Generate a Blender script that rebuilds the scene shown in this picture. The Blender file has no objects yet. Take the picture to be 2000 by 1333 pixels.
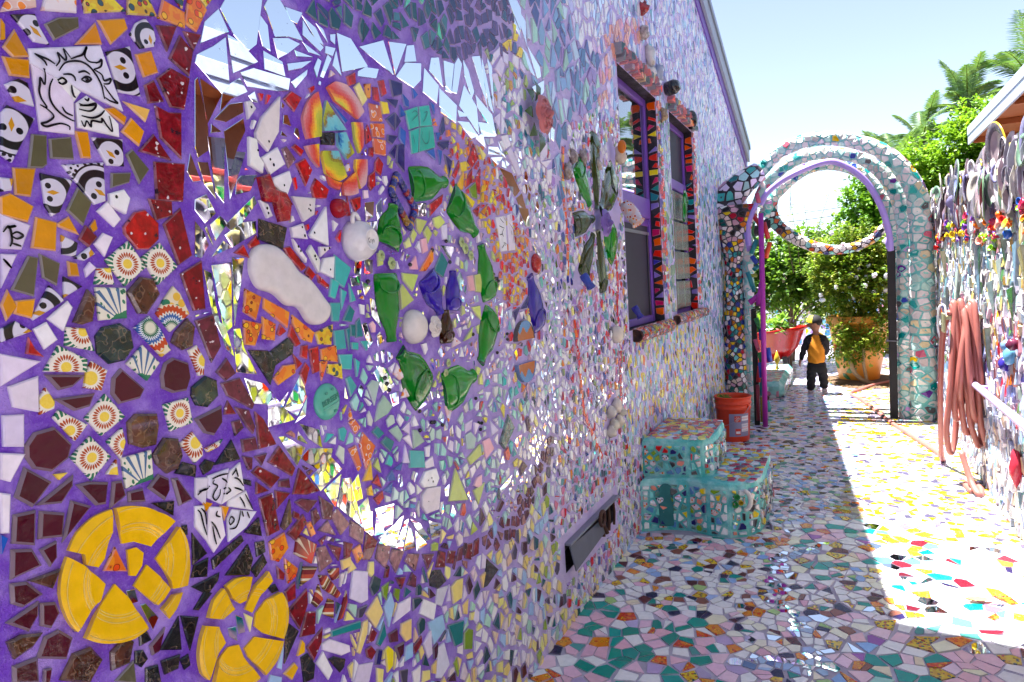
import bpy, math, random
from mathutils import Vector, Matrix, Quaternion, noise
from mathutils.geometry import delaunay_2d_cdt

scene = bpy.context.scene
COL = scene.collection

# ---------------------------------------------------------------- camera
cam_data = bpy.data.cameras.new('camera')
cam_data.sensor_width = 36.0
cam_data.lens = 24.12
cam_data.clip_start = 0.02
cam_data.clip_end = 2000.0
cam = bpy.data.objects.new('camera', cam_data)
COL.objects.link(cam)
right = Vector((0.90122176, 0.42911655, -0.06048409))
up = Vector((0.0225893, 0.0928635, 0.99542257))
fwd = Vector((-0.43276906, 0.89846277, -0.07399717))
m = Matrix((right, up, -fwd)).transposed().to_4x4()
m.translation = (0.0, 0.0, 1.5)
cam.matrix_world = m
scene.camera = cam

# ---------------------------------------------------------------- sky, sun, exposure
SUN_DIR = Vector((-0.232, 0.035, 0.972)).normalized()     # towards the sun: over the roof of the long wall
el = math.asin(SUN_DIR.z)
az = math.atan2(SUN_DIR.x, SUN_DIR.y)
world = bpy.data.worlds.new('World')
scene.world = world
world.use_nodes = True
wn = world.node_tree
wn.nodes.clear()
sky = wn.nodes.new('ShaderNodeTexSky')
sky.sky_type = 'NISHITA'
sky.sun_disc = False
sky.sun_elevation = el
sky.sun_rotation = az
sky.air_density = 0.8
sky.dust_density = 0.15
sky.altitude = 1200
sky.ozone_density = 1.0
bg = wn.nodes.new('ShaderNodeBackground')
bg.inputs['Strength'].default_value = 0.052
wo = wn.nodes.new('ShaderNodeOutputWorld')
hs = wn.nodes.new('ShaderNodeHueSaturation')      # thin summer haze: a paler blue all over
hs.inputs['Saturation'].default_value = 0.72
wn.links.new(sky.outputs[0], hs.inputs['Color'])
wn.links.new(hs.outputs[0], bg.inputs[0])
wn.links.new(bg.outputs[0], wo.inputs[0])

sun_data = bpy.data.lights.new('sun', 'SUN')
sun_data.energy = 4.5
sun_data.angle = math.radians(0.55)
sun_data.color = (1.0, 0.97, 0.92)
sun = bpy.data.objects.new('sun', sun_data)
COL.objects.link(sun)
sun.rotation_euler = (-SUN_DIR).to_track_quat('-Z', 'Y').to_euler()
sun.location = SUN_DIR * 40

scene.view_settings.view_transform = 'Standard'
scene.view_settings.look = 'None'
scene.view_settings.gamma = 1.0
scene.view_settings.exposure = 2.62
scene.view_settings.use_curve_mapping = False
scene.render.engine = 'CYCLES'
scene.cycles.max_bounces = 7
scene.cycles.diffuse_bounces = 4
scene.cycles.glossy_bounces = 4
scene.cycles.transmission_bounces = 4
scene.cycles.transparent_max_bounces = 6
scene.cycles.use_denoising = True
# ---------------------------------------------------------------- small helpers
rng = random.Random(7)
XW = -1.115          # face of the long mosaic wall
XF = 0.85            # face of the fence opposite

def s2l(c):
    out = []
    for v in c:
        v /= 255.0
        out.append(v / 12.92 if v <= 0.04045 else ((v + 0.055) / 1.055) ** 2.4)
    return tuple(out)

def hexc(h):
    return s2l((int(h[0:2], 16), int(h[2:4], 16), int(h[4:6], 16)))

def mixc(a, b, t):
    return tuple(a[i] * (1 - t) + b[i] * t for i in range(3))

def jit(c, r=rng, a=0.12):
    k = 1 + r.uniform(-a, a)
    return tuple(max(0.0, min(1.0, v * k * (1 + r.uniform(-a, a) * 0.35))) for v in c)

# ---------------------------------------------------------------- materials
MATS = {}

def new_mat(name, rough=0.3, spec=0.5, metal=0.0):
    mt = bpy.data.materials.new(name)
    mt.use_nodes = True
    nt = mt.node_tree
    b = nt.nodes['Principled BSDF']
    b.inputs['Roughness'].default_value = rough
    b.inputs['Metallic'].default_value = metal
    b.inputs['Specular IOR Level'].default_value = spec
    MATS[name] = mt
    return mt, nt, b

def nd(nt, t, **kw):
    n = nt.nodes.new(t)
    for k, v in kw.items():
        setattr(n, k, v)
    return n

def val(nt, sock, v):
    if hasattr(v, 'links') or hasattr(v, 'is_linked'):
        nt.links.new(v, sock)
    else:
        sock.default_value = v

def math_(nt, op, a, b=0.0, c=None):
    n = nd(nt, 'ShaderNodeMath', operation=op)
    val(nt, n.inputs[0], a)
    val(nt, n.inputs[1], b)
    if c is not None:
        val(nt, n.inputs[2], c)
    return n.outputs[0]

def mix_(nt, f, a, b, mode='MIX'):
    n = nd(nt, 'ShaderNodeMix', data_type='RGBA', blend_type=mode)
    val(nt, n.inputs[0], f)
    for s, v in ((n.inputs[6], a), (n.inputs[7], b)):
        if isinstance(v, tuple):
            s.default_value = (*v[:3], 1)
        else:
            nt.links.new(v, s)
    return n.outputs[2]

def tex_noise(nt, scale, detail=3.0, vec=None, rough=0.55, out=0):
    n = nd(nt, 'ShaderNodeTexNoise')
    n.inputs['Scale'].default_value = scale
    n.inputs['Detail'].default_value = detail
    n.inputs['Roughness'].default_value = rough
    if vec is not None:
        nt.links.new(vec, n.inputs['Vector'])
    return n.outputs[out]

def geo_pos(nt):
    return nd(nt, 'ShaderNodeNewGeometry').outputs['Position']

def ramp_(nt, f, stops, interp='LINEAR'):
    n = nd(nt, 'ShaderNodeValToRGB')
    n.color_ramp.interpolation = interp
    e = n.color_ramp.elements
    while len(e) < len(stops):
        e.new(0.5)
    for i, (p, c) in enumerate(stops):
        e[i].position = p
        e[i].color = (*c, 1)
    nt.links.new(f, n.inputs[0])
    return n.outputs[0]

def step_(nt, f, lo, hi):
    n = nd(nt, 'ShaderNodeMapRange', interpolation_type='SMOOTHSTEP')
    nt.links.new(f, n.inputs[0])
    n.inputs[1].default_value = lo
    n.inputs[2].default_value = hi
    return n.outputs[0]

def bump_(nt, b, h, dist, strength=1.0):
    n = nd(nt, 'ShaderNodeBump')
    n.inputs['Distance'].default_value = dist
    n.inputs['Strength'].default_value = strength
    nt.links.new(h, n.inputs['Height'])
    nt.links.new(n.outputs[0], b.inputs['Normal'])

def attr_col(nt):
    return nd(nt, 'ShaderNodeAttribute', attribute_name='col').outputs['Color']

def mk_ceramic():
    mt, nt, b = new_mat('glazed_ceramic', 0.16, 0.36)
    p = geo_pos(nt)
    c = attr_col(nt)
    n1 = tex_noise(nt, 45, 4, p)
    n2 = tex_noise(nt, 420, 2, p)
    f = math_(nt, 'MULTIPLY_ADD', n1, 0.34, 0.83)
    cc = mix_(nt, 1.0, c, f, 'MULTIPLY')
    dirt = step_(nt, tex_noise(nt, 16, 5, p, 0.7), 0.58, 0.8)
    cc = mix_(nt, math_(nt, 'MULTIPLY', dirt, 0.10), cc, (0.36, 0.30, 0.42))
    nt.links.new(cc, b.inputs['Base Color'])
    nt.links.new(math_(nt, 'MULTIPLY_ADD', n1, 0.3, 0.04), b.inputs['Roughness'])
    bump_(nt, b, math_(nt, 'ADD', n1, math_(nt, 'MULTIPLY', n2, 0.08)), 0.0016)
mk_ceramic()

def mk_speckle():
    mt, nt, b = new_mat('speckled_glaze', 0.12, 0.36)
    p = geo_pos(nt)
    c = attr_col(nt)
    cl = tex_noise(nt, 60, 4, p)
    cc = mix_(nt, step_(nt, cl, 0.35, 0.75), mix_(nt, 1.0, c, (0.45, 0.4, 0.45), 'MULTIPLY'), c)
    sp = tex_noise(nt, 75, 2, p, 0.4)
    cc = mix_(nt, step_(nt, sp, 0.685, 0.71), cc, (0.7, 0.62, 0.66))
    dk = tex_noise(nt, 52, 3, p, 0.6, 1)
    s = nd(nt, 'ShaderNodeSeparateColor')
    nt.links.new(dk, s.inputs[0])
    cc = mix_(nt, step_(nt, s.outputs[1], 0.62, 0.68), cc, (0.02, 0.006, 0.015))
    nt.links.new(cc, b.inputs['Base Color'])
    nt.links.new(math_(nt, 'MULTIPLY_ADD', cl, 0.3, 0.02), b.inputs['Roughness'])
    bump_(nt, b, cl, 0.0015)
mk_speckle()

def mk_mottle():
    mt, nt, b = new_mat('mottled_glaze', 0.08, 0.5)
    p = geo_pos(nt)
    c = attr_col(nt)
    cl = tex_noise(nt, 38, 5, p, 0.6)
    cc = mix_(nt, step_(nt, cl, 0.32, 0.72), mix_(nt, 1.0, c, (0.35, 0.3, 0.3), 'MULTIPLY'), c)
    vein = math_(nt, 'ABSOLUTE', math_(nt, 'SUBTRACT', tex_noise(nt, 30, 2, p), 0.5))
    cc = mix_(nt, math_(nt, 'MULTIPLY', math_(nt, 'SUBTRACT', 1.0, step_(nt, vein, 0.0, 0.02)), 0.5), cc, mix_(nt, 0.5, c, (0.5, 0.32, 0.2)))
    nt.links.new(cc, b.inputs['Base Color'])
    b.inputs['Coat Weight'].default_value = 0.4
    bump_(nt, b, cl, 0.003)
mk_mottle()

def mk_painted(name, spot, spot2, rim, scale):
    mt, nt, b = new_mat(name, 0.14, 0.5)
    p = geo_pos(nt)
    c = attr_col(nt)
    v = nd(nt, 'ShaderNodeTexVoronoi')
    v.inputs['Scale'].default_value = scale
    v.inputs['Randomness'].default_value = 0.9
    nt.links.new(p, v.inputs['Vector'])
    n1 = tex_noise(nt, scale * 0.7, 3, p)
    d = math_(nt, 'ADD', v.outputs['Distance'], math_(nt, 'MULTIPLY_ADD', n1, 0.3, -0.15))
    sc = nd(nt, 'ShaderNodeSeparateColor')
    nt.links.new(v.outputs['Color'], sc.inputs[0])
    pick = mix_(nt, step_(nt, sc.outputs[0], 0.48, 0.52), spot, spot2)
    cc = mix_(nt, step_(nt, n1, 0.5, 0.56), c, mix_(nt, 0.35, c, spot2))
    cc = mix_(nt, step_(nt, d, 0.40, 0.36), cc, rim)
    cc = mix_(nt, step_(nt, d, 0.33, 0.29), cc, pick)
    nt.links.new(cc, b.inputs['Base Color'])
    bump_(nt, b, n1, 0.001)
# yellow dish glaze with dark spots / orange flame glaze / red figures on white
mk_painted('spotted_yellow_glaze', hexc('2f4f55'), hexc('c23a1c'), hexc('4a3a1c'), 62)
mk_painted('flame_glaze', hexc('e04a14'), hexc('f2b81e'), hexc('7a2a10'), 55)
mk_painted('figure_glaze', hexc('c8402a'), hexc('ee8a2a'), hexc('e8dcd8'), 48)

def uv_xy(nt):
    t = nd(nt, 'ShaderNodeTexCoord').outputs['UV']
    s = nd(nt, 'ShaderNodeSeparateXYZ')
    nt.links.new(t, s.inputs[0])
    x, y = s.outputs[0], s.outputs[1]
    r = math_(nt, 'SQRT', math_(nt, 'ADD', math_(nt, 'MULTIPLY', x, x), math_(nt, 'MULTIPLY', y, y)))
    a = math_(nt, 'ARCTAN2', y, x)
    return t, x, y, r, a

def mk_sunburst():          # uv in units of the tile's half width, origin at the flower's centre
    mt, nt, b = new_mat('sunburst_tile_glaze', 0.2, 0.5)
    t, x, y, r, a = uv_xy(nt)
    n1 = tex_noise(nt, 9, 3, t)
    cream = mix_(nt, n1, hexc('e2dac8'), hexc('f2ecdc'))
    fr = math_(nt, 'FRACT', math_(nt, 'MULTIPLY', a, 24 / (2 * math.pi)))
    pw = math_(nt, 'ABSOLUTE', math_(nt, 'SUBTRACT', fr, 0.5))
    # petal width narrows towards both ends
    tr = math_(nt, 'DIVIDE', math_(nt, 'SUBTRACT', r, 0.34), 0.36)
    prof = math_(nt, 'MULTIPLY', math_(nt, 'SINE', math_(nt, 'MULTIPLY', math_(nt, 'MINIMUM', math_(nt, 'MAXIMUM', tr, 0.0), 1.0), math.pi)), 0.42)
    petal = math_(nt, 'LESS_THAN', pw, prof)
    cc = mix_(nt, petal, cream, mix_(nt, tex_noise(nt, 5, 2, t), hexc('8c2c0c'), hexc('c8602c')))
    cc = mix_(nt, step_(nt, r, 0.29, 0.26), cc, mix_(nt, n1, hexc('e8c020'), hexc('f4dc60')))
    # green leaves in the corners
    ar = math_(nt, 'MULTIPLY', math_(nt, 'ABSOLUTE', math_(nt, 'SINE', math_(nt, 'MULTIPLY', a, 2.0))), 1.0)
    corner = math_(nt, 'MULTIPLY', math_(nt, 'GREATER_THAN', r, 0.86), math_(nt, 'GREATER_THAN', ar, 0.35))
    leaf = math_(nt, 'MULTIPLY', corner, math_(nt, 'GREATER_THAN', math_(nt, 'SINE', math_(nt, 'ADD', math_(nt, 'MULTIPLY', a, 26.0), math_(nt, 'MULTIPLY', r, 6.0))), -0.35))
    cc = mix_(nt, leaf, cc, mix_(nt, n1, hexc('0c5a3c'), hexc('3c8a64')))
    edge = nd(nt, 'ShaderNodeAttribute', attribute_name='rimf').outputs['Fac']
    cc = mix_(nt, edge, cc, hexc('d8ccc0'))
    nt.links.new(cc, b.inputs['Base Color'])
    bump_(nt, b, n1, 0.0008)
mk_sunburst()

def mk_floral():
    mt, nt, b = new_mat('floral_tile_glaze', 0.2, 0.5)
    t, x, y, r, a = uv_xy(nt)
    n1 = tex_noise(nt, 3, 3, t)
    cream = mix_(nt, n1, hexc('dcdac4'), hexc('ece8d8'))
    v = nd(nt, 'ShaderNodeTexVoronoi')
    v.inputs['Scale'].default_value = 5.2
    mp = nd(nt, 'ShaderNodeMapping')
    mp.inputs['Scale'].default_value = (1.0, 0.62, 1)
    nt.links.new(t, mp.inputs[0])
    nt.links.new(mp.outputs[0], v.inputs['Vector'])
    side = math_(nt, 'GREATER_THAN', math_(nt, 'ABSOLUTE', x), 0.36)
    leaf = math_(nt, 'MULTIPLY', step_(nt, v.outputs['Distance'], 0.36, 0.30), side)
    cc = mix_(nt, leaf, cream, mix_(nt, n1, hexc('0c5034'), hexc('4c9070')))
    # blades fanning up from the middle of the foot
    yy = math_(nt, 'ADD', y, 0.8)
    a2 = math_(nt, 'ARCTAN2', x, yy)
    fan = math_(nt, 'MULTIPLY', math_(nt, 'GREATER_THAN', math_(nt, 'SINE', math_(nt, 'MULTIPLY', a2, 22.0)), 0.45), math_(nt, 'LESS_THAN', math_(nt, 'ABSOLUTE', a2), 0.55))
    fan = math_(nt, 'MULTIPLY', fan, math_(nt, 'LESS_THAN', yy, 1.5))
    cc = mix_(nt, fan, cc, hexc('4a6c94'))
    foot = math_(nt, 'LESS_THAN', math_(nt, 'ADD', yy, math_(nt, 'MULTIPLY', n1, 0.5)), 0.55)
    cc = mix_(nt, foot, cc, hexc('2c7a56'))
    nt.links.new(cc, b.inputs['Base Color'])
mk_floral()

def mk_folk():              # white tile painted with black bands, dots and bird eyes
    mt, nt, b = new_mat('black_and_white_tile_glaze', 0.16, 0.5)
    t, x, y, r, a = uv_xy(nt)
    ring = math_(nt, 'FRACT', math_(nt, 'ADD', math_(nt, 'MULTIPLY', r, 1.15), 0.05))
    band = math_(nt, 'MULTIPLY', step_(nt, ring, 0.52, 0.55), step_(nt, ring, 0.80, 0.77))
    thin = math_(nt, 'MULTIPLY', step_(nt, ring, 0.90, 0.92), step_(nt, ring, 0.98, 0.96))
    v = nd(nt, 'ShaderNodeTexVoronoi')
    v.inputs['Scale'].default_value = 6.5
    v.inputs['Randomness'].default_value = 0.3
    nt.links.new(t, v.inputs['Vector'])
    outer = math_(nt, 'GREATER_THAN', math_(nt, 'MULTIPLY', r, 1.15), 0.9)
    dots = math_(nt, 'MULTIPLY', step_(nt, v.outputs['Distance'], 0.36, 0.32), outer)
    # two eyes and a beak in the middle
    ey = math_(nt, 'ABSOLUTE', x)
    e = math_(nt, 'ADD', math_(nt, 'POWER', math_(nt, 'SUBTRACT', ey, 0.2), 2.0), math_(nt, 'POWER', math_(nt, 'SUBTRACT', y, 0.1), 2.0))
    eye = math_(nt, 'LESS_THAN', e, 0.008)
    ink = math_(nt, 'MAXIMUM', math_(nt, 'MAXIMUM', band, thin), math_(nt, 'MAXIMUM', dots, eye))
    cc = mix_(nt, ink, hexc('d2cede'), hexc('15131c'))
    bk = math_(nt, 'ADD', math_(nt, 'MULTIPLY', math_(nt, 'ABSOLUTE', x), 2.6), math_(nt, 'ABSOLUTE', math_(nt, 'ADD', y, 0.02)))
    cc = mix_(nt, math_(nt, 'LESS_THAN', bk, 0.2), cc, hexc('c8901c'))
    nt.links.new(cc, b.inputs['Base Color'])
mk_folk()

def mk_bands():             # striped border tiles and red petal tiles
    mt, nt, b = new_mat('banded_tile_glaze', 0.2, 0.5)
    t, x, y, r, a = uv_xy(nt)
    w = math_(nt, 'FRACT', math_(nt, 'MULTIPLY', math_(nt, 'ADD', x, math_(nt, 'MULTIPLY', y, 0.5)), 1.3))
    cc = ramp_(nt, w, [(0.0, hexc('7a1420')), (0.30, hexc('c8b890')), (0.36, hexc('5a3c22')), (0.5, hexc('a0742c')), (0.6, hexc('e0d4b8')), (0.74, hexc('b84a30'))], 'CONSTANT')
    nt.links.new(cc, b.inputs['Base Color'])
    mt, nt, b = new_mat('petal_tile_glaze', 0.2, 0.5)
    t, x, y, r, a = uv_xy(nt)
    s = math_(nt, 'ABSOLUTE', math_(nt, 'SUBTRACT', math_(nt, 'FRACT', math_(nt, 'MULTIPLY', a, 14 / (2 * math.pi))), 0.5))
    w = math_(nt, 'LESS_THAN', math_(nt, 'ADD', s, math_(nt, 'MULTIPLY', r, -0.06)), 0.06)
    cc = mix_(nt, w, mix_(nt, step_(nt, r, 0.3, 1.2), hexc('c04428'), hexc('7c1c20')), hexc('cbb8a0'))
    cc = mix_(nt, step_(nt, r, 0.36, 0.32), cc, hexc('d23a22'))
    nt.links.new(cc, b.inputs['Base Color'])
    mt, nt, b = new_mat('arc_tile_glaze', 0.2, 0.5)
    t, x, y, r, a = uv_xy(nt)
    w = math_(nt, 'ADD', r, math_(nt, 'MULTIPLY', math_(nt, 'SINE', math_(nt, 'MULTIPLY', a, 30.0)), 0.03))
    cc = ramp_(nt, w, [(0.0, hexc('dcdcc4')), (0.16, hexc('2f6c50')), (0.24, hexc('d4dce0')), (0.3, hexc('3c64a4')), (0.4, hexc('e2dccc')), (0.46, hexc('c0481c')), (0.62, hexc('e4d8b8'))], 'CONSTANT')
    v = nd(nt, 'ShaderNodeTexVoronoi')
    v.inputs['Scale'].default_value = 4.0
    nt.links.new(t, v.inputs['Vector'])
    sc = nd(nt, 'ShaderNodeSeparateColor')
    nt.links.new(v.outputs['Color'], sc.inputs[0])
    out = math_(nt, 'MULTIPLY', math_(nt, 'GREATER_THAN', r, 0.66), step_(nt, v.outputs['Distance'], 0.5, 0.44))
    cc = mix_(nt, out, cc, mix_(nt, math_(nt, 'GREATER_THAN', sc.outputs[0], 0.5), hexc('e0b43c'), hexc('2c7c58')))
    nt.links.new(cc, b.inputs['Base Color'])
mk_bands()

def mk_mirror():
    mt, nt, b = new_mat('mirror_glass', 0.015, 0.5, 1.0)
    p = geo_pos(nt)
    n = tex_noise(nt, 500, 2, p)
    spots = step_(nt, tex_noise(nt, 130, 3, p), 0.70, 0.76)
    cc = mix_(nt, spots, hexc('eef2f4'), (0.25, 0.22, 0.25))
    nt.links.new(cc, b.inputs['Base Color'])
    nt.links.new(math_(nt, 'MULTIPLY_ADD', step_(nt, tex_noise(nt, 25, 4, p), 0.5, 0.8), 0.10, 0.012), b.inputs['Roughness'])
mk_mirror()

def mk_bottle_glass():
    mt, nt, b = new_mat('slumped_glass', 0.07, 0.42)
    p = geo_pos(nt)
    c = attr_col(nt)
    n = tex_noise(nt, 34, 4, p)
    lw = nd(nt, 'ShaderNodeLayerWeight')
    lw.inputs[0].default_value = 0.45
    deep = mix_(nt, 1.0, c, (0.45, 0.5, 0.45), 'MULTIPLY')
    cc = mix_(nt, math_(nt, 'MULTIPLY_ADD', n, 0.9, -0.05), deep, c)
    nt.links.new(cc, b.inputs['Base Color'])
    b.inputs['Coat Weight'].default_value = 0.15
    b.inputs['Coat Roughness'].default_value = 0.02
    bump_(nt, b, n, 0.0012)
mk_bottle_glass()

def mk_grout(name, deep, pale, sc=9.0, smear=0.75, far=None):
    mt, nt, b = new_mat(name, 0.62, 0.35)
    p = geo_pos(nt)
    n1 = tex_noise(nt, sc, 5, p, 0.6)
    n2 = tex_noise(nt, sc * 26, 3, p)
    cc = mix_(nt, step_(nt, n1, 0.40, smear), deep, pale)
    cc = mix_(nt, math_(nt, 'MULTIPLY', step_(nt, n2, 0.5, 0.8), 0.35), cc, pale)
    n3 = tex_noise(nt, sc * 7, 4, p, 0.65)
    cc = mix_(nt, math_(nt, 'MULTIPLY', step_(nt, n3, 0.45, 0.8), 0.3), cc, pale)
    pit = step_(nt, tex_noise(nt, sc * 40, 2, p), 0.68, 0.74)
    cc = mix_(nt, math_(nt, 'MULTIPLY', pit, 0.5), cc, tuple(v * .45 for v in deep))
    if far:            # the far half of the wall was grouted in a paler lilac
        sx = nd(nt, 'ShaderNodeSeparateXYZ')
        nt.links.new(p, sx.inputs[0])
        cc = mix_(nt, step_(nt, math_(nt, 'ADD', sx.outputs[1], math_(nt, 'MULTIPLY', n1, 0.8)), 1.7, 3.1), cc, mix_(nt, n1, far, pale))
    nt.links.new(cc, b.inputs['Base Color'])
    bump_(nt, b, math_(nt, 'ADD', math_(nt, 'MULTIPLY', n1, 2.0), math_(nt, 'ADD', math_(nt, 'MULTIPLY', n3, .5), math_(nt, 'MULTIPLY', n2, 0.3))), 0.008)
    return mt
mk_grout('purple_grout', hexc('6c36bc'), hexc('b094e2'), 9.0, 0.76, hexc('d6d0e4'))
mk_grout('teal_grout', hexc('48b8b8'), hexc('b0e0de'))
mk_grout('grey_grout', hexc('a8a0b2'), hexc('ccc6d6'), 3.0)
mk_grout('dark_grout', hexc('201c26'), hexc('4a444e'))
mk_grout('fence_grout', hexc('8a8088'), hexc('c4bcc0'), 5.0)
mk_grout('aqua_grout', hexc('5fb4ae'), hexc('b8dcd8'))

def simple(name, h, rough=0.4, metal=0.0, nscale=0, var=0.25, bump=0.0, spec=0.5):
    mt, nt, b = new_mat(name, rough, spec, metal)
    c = hexc(h)
    if nscale:
        n = tex_noise(nt, nscale, 4, geo_pos(nt))
        cc = mix_(nt, n, tuple(v * (1 - var) for v in c), tuple(min(1, v * (1 + var)) for v in c))
        nt.links.new(cc, b.inputs['Base Color'])
        if bump:
            bump_(nt, b, n, bump)
    else:
        b.inputs['Base Color'].default_value = (*c, 1)
    return mt

# ---------------------------------------------------------------- mesh buffer
class Buf:
    """collects faces with a colour each and a material each; build() links ONE mesh object"""
    def __init__(s):
        s.v = []; s.f = []; s.c = []; s.m = []; s.uv = None; s.smooth = []
    def add(s, verts, faces, col, mat, uvs=None, smooth=False):
        o = len(s.v)
        s.v.extend(verts)
        for i, f in enumerate(faces):
            s.f.append([o + k for k in f])
        n = len(faces)
        if isinstance(col, list):
            s.c.extend(col)
        else:
            s.c.extend([col] * n)
        s.m.extend([mat] * n)
        s.smooth.extend([smooth] * n)
        if uvs is not None:
            if s.uv is None:
                s.uv = {}
            for k, q in enumerate(uvs):
                s.uv[o + k] = q
    def mesh(s, name, origin=None):
        me = bpy.data.meshes.new(name)
        vs = s.v
        if origin is not None:
            ox, oy, oz = origin
            vs = [(x - ox, y - oy, z - oz) for x, y, z in vs]
        me.from_pydata(vs, [], s.f)
        names = []
        for mname in s.m:
            if mname not in names:
                names.append(mname)
        for mname in names:
            me.materials.append(MATS[mname])
        idx = {n: i for i, n in enumerate(names)}
        me.polygons.foreach_set('material_index', [idx[q] for q in s.m])
        me.polygons.foreach_set('use_smooth', s.smooth)
        a = me.attributes.new('col', 'FLOAT_COLOR', 'FACE')
        flat = []
        for c in s.c:
            flat += [c[0], c[1], c[2], 1.0]
        a.data.foreach_set('color', flat)
        if s.uv is not None:
            uvl = me.uv_layers.new(name='UVMap')
            ll = []
            for f in s.f:
                for k in f:
                    ll.extend(s.uv.get(k, (0.0, 0.0)))
            uvl.data.foreach_set('uv', ll)
        me.update()
        return me
    def build(s, name, parent=None, origin=None, label=None, cat=None, group=None, kind=None, link=True):
        me = s.mesh(name, origin)
        ob = bpy.data.objects.new(name, me)
        COL.objects.link(ob)
        if parent is not None:
            ob.parent = parent
            if origin is not None:
                po = PARENT_ORIGIN.get(parent.name, (0, 0, 0))
                ob.location = (origin[0] - po[0], origin[1] - po[1], origin[2] - po[2])
            else:
                po = PARENT_ORIGIN.get(parent.name, (0, 0, 0))
                ob.location = (-po[0], -po[1], -po[2])
        elif origin is not None:
            ob.location = origin
        tag(ob, label, cat, group, kind)
        if parent is None and origin is not None:
            PARENT_ORIGIN[ob.name] = tuple(origin)
        elif origin is not None:
            PARENT_ORIGIN[ob.name] = tuple(origin)
        else:
            PARENT_ORIGIN[ob.name] = (0, 0, 0)
        return ob

PARENT_ORIGIN = {}

def tag(o, label=None, cat=None, group=None, kind=None):
    if label: o['label'] = label
    if cat: o['category'] = cat
    if group: o['group'] = group
    if kind: o['kind'] = kind
    return o

def thing(name, label, cat, loc=(0, 0, 0), group=None):
    o = bpy.data.objects.new(name, None)
    COL.objects.link(o)
    o.location = loc
    o.empty_display_size = 0.2
    PARENT_ORIGIN[o.name] = tuple(loc)
    return tag(o, label, cat, group)

# ---------------------------------------------------------------- 2-D polygons
def area2(p):
    return 0.5 * sum(p[i][0] * p[(i + 1) % len(p)][1] - p[(i + 1) % len(p)][0] * p[i][1] for i in range(len(p)))

def ccw(p):
    return p if area2(p) > 0 else p[::-1]

def cen(p):
    n = len(p)
    return (sum(q[0] for q in p) / n, sum(q[1] for q in p) / n)

def inside(pt, poly):
    x, y = pt
    r = False
    n = len(poly)
    j = n - 1
    for i in range(n):
        xi, yi = poly[i]
        xj, yj = poly[j]
        if (yi > y) != (yj > y) and x < (xj - xi) * (y - yi) / (yj - yi) + xi:
            r = not r
        j = i
    return r

def hull(pts):
    pts = sorted(set(pts))
    if len(pts) < 3:
        return pts
    def half(ps):
        h = []
        for p in ps:
            while len(h) >= 2 and (h[-1][0] - h[-2][0]) * (p[1] - h[-2][1]) - (h[-1][1] - h[-2][1]) * (p[0] - h[-2][0]) <= 0:
                h.pop()
            h.append(p)
        return h[:-1]
    return half(pts) + half(pts[::-1])

def clip_half(poly, nx, ny, d):
    """keep the side n.p <= d"""
    out = []
    n = len(poly)
    if n == 0:
        return out
    px, py = poly[-1]
    pd = nx * px + ny * py - d
    for q in poly:
        qx, qy = q
        qd = nx * qx + ny * qy - d
        if (pd <= 0) != (qd <= 0):
            t = pd / (pd - qd)
            out.append((px + (qx - px) * t, py + (qy - py) * t))
        if qd <= 0:
            out.append(q)
        px, py, pd = qx, qy, qd
    return out

def tidy(p, k=0.30):
    """merge short edges so cells turn into four- and five-sided shards"""
    a = abs(area2(p))
    lim = k * math.sqrt(a)
    p = list(p)
    ch = True
    while ch and len(p) > 3:
        ch = False
        for i in range(len(p)):
            q, w = p[i], p[(i + 1) % len(p)]
            if math.hypot(q[0] - w[0], q[1] - w[1]) < lim:
                mid = ((q[0] + w[0]) / 2, (q[1] + w[1]) / 2)
                j = (i + 1) % len(p)
                p[i] = mid
                p.pop(j)
                ch = True
                break
    return p

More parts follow.
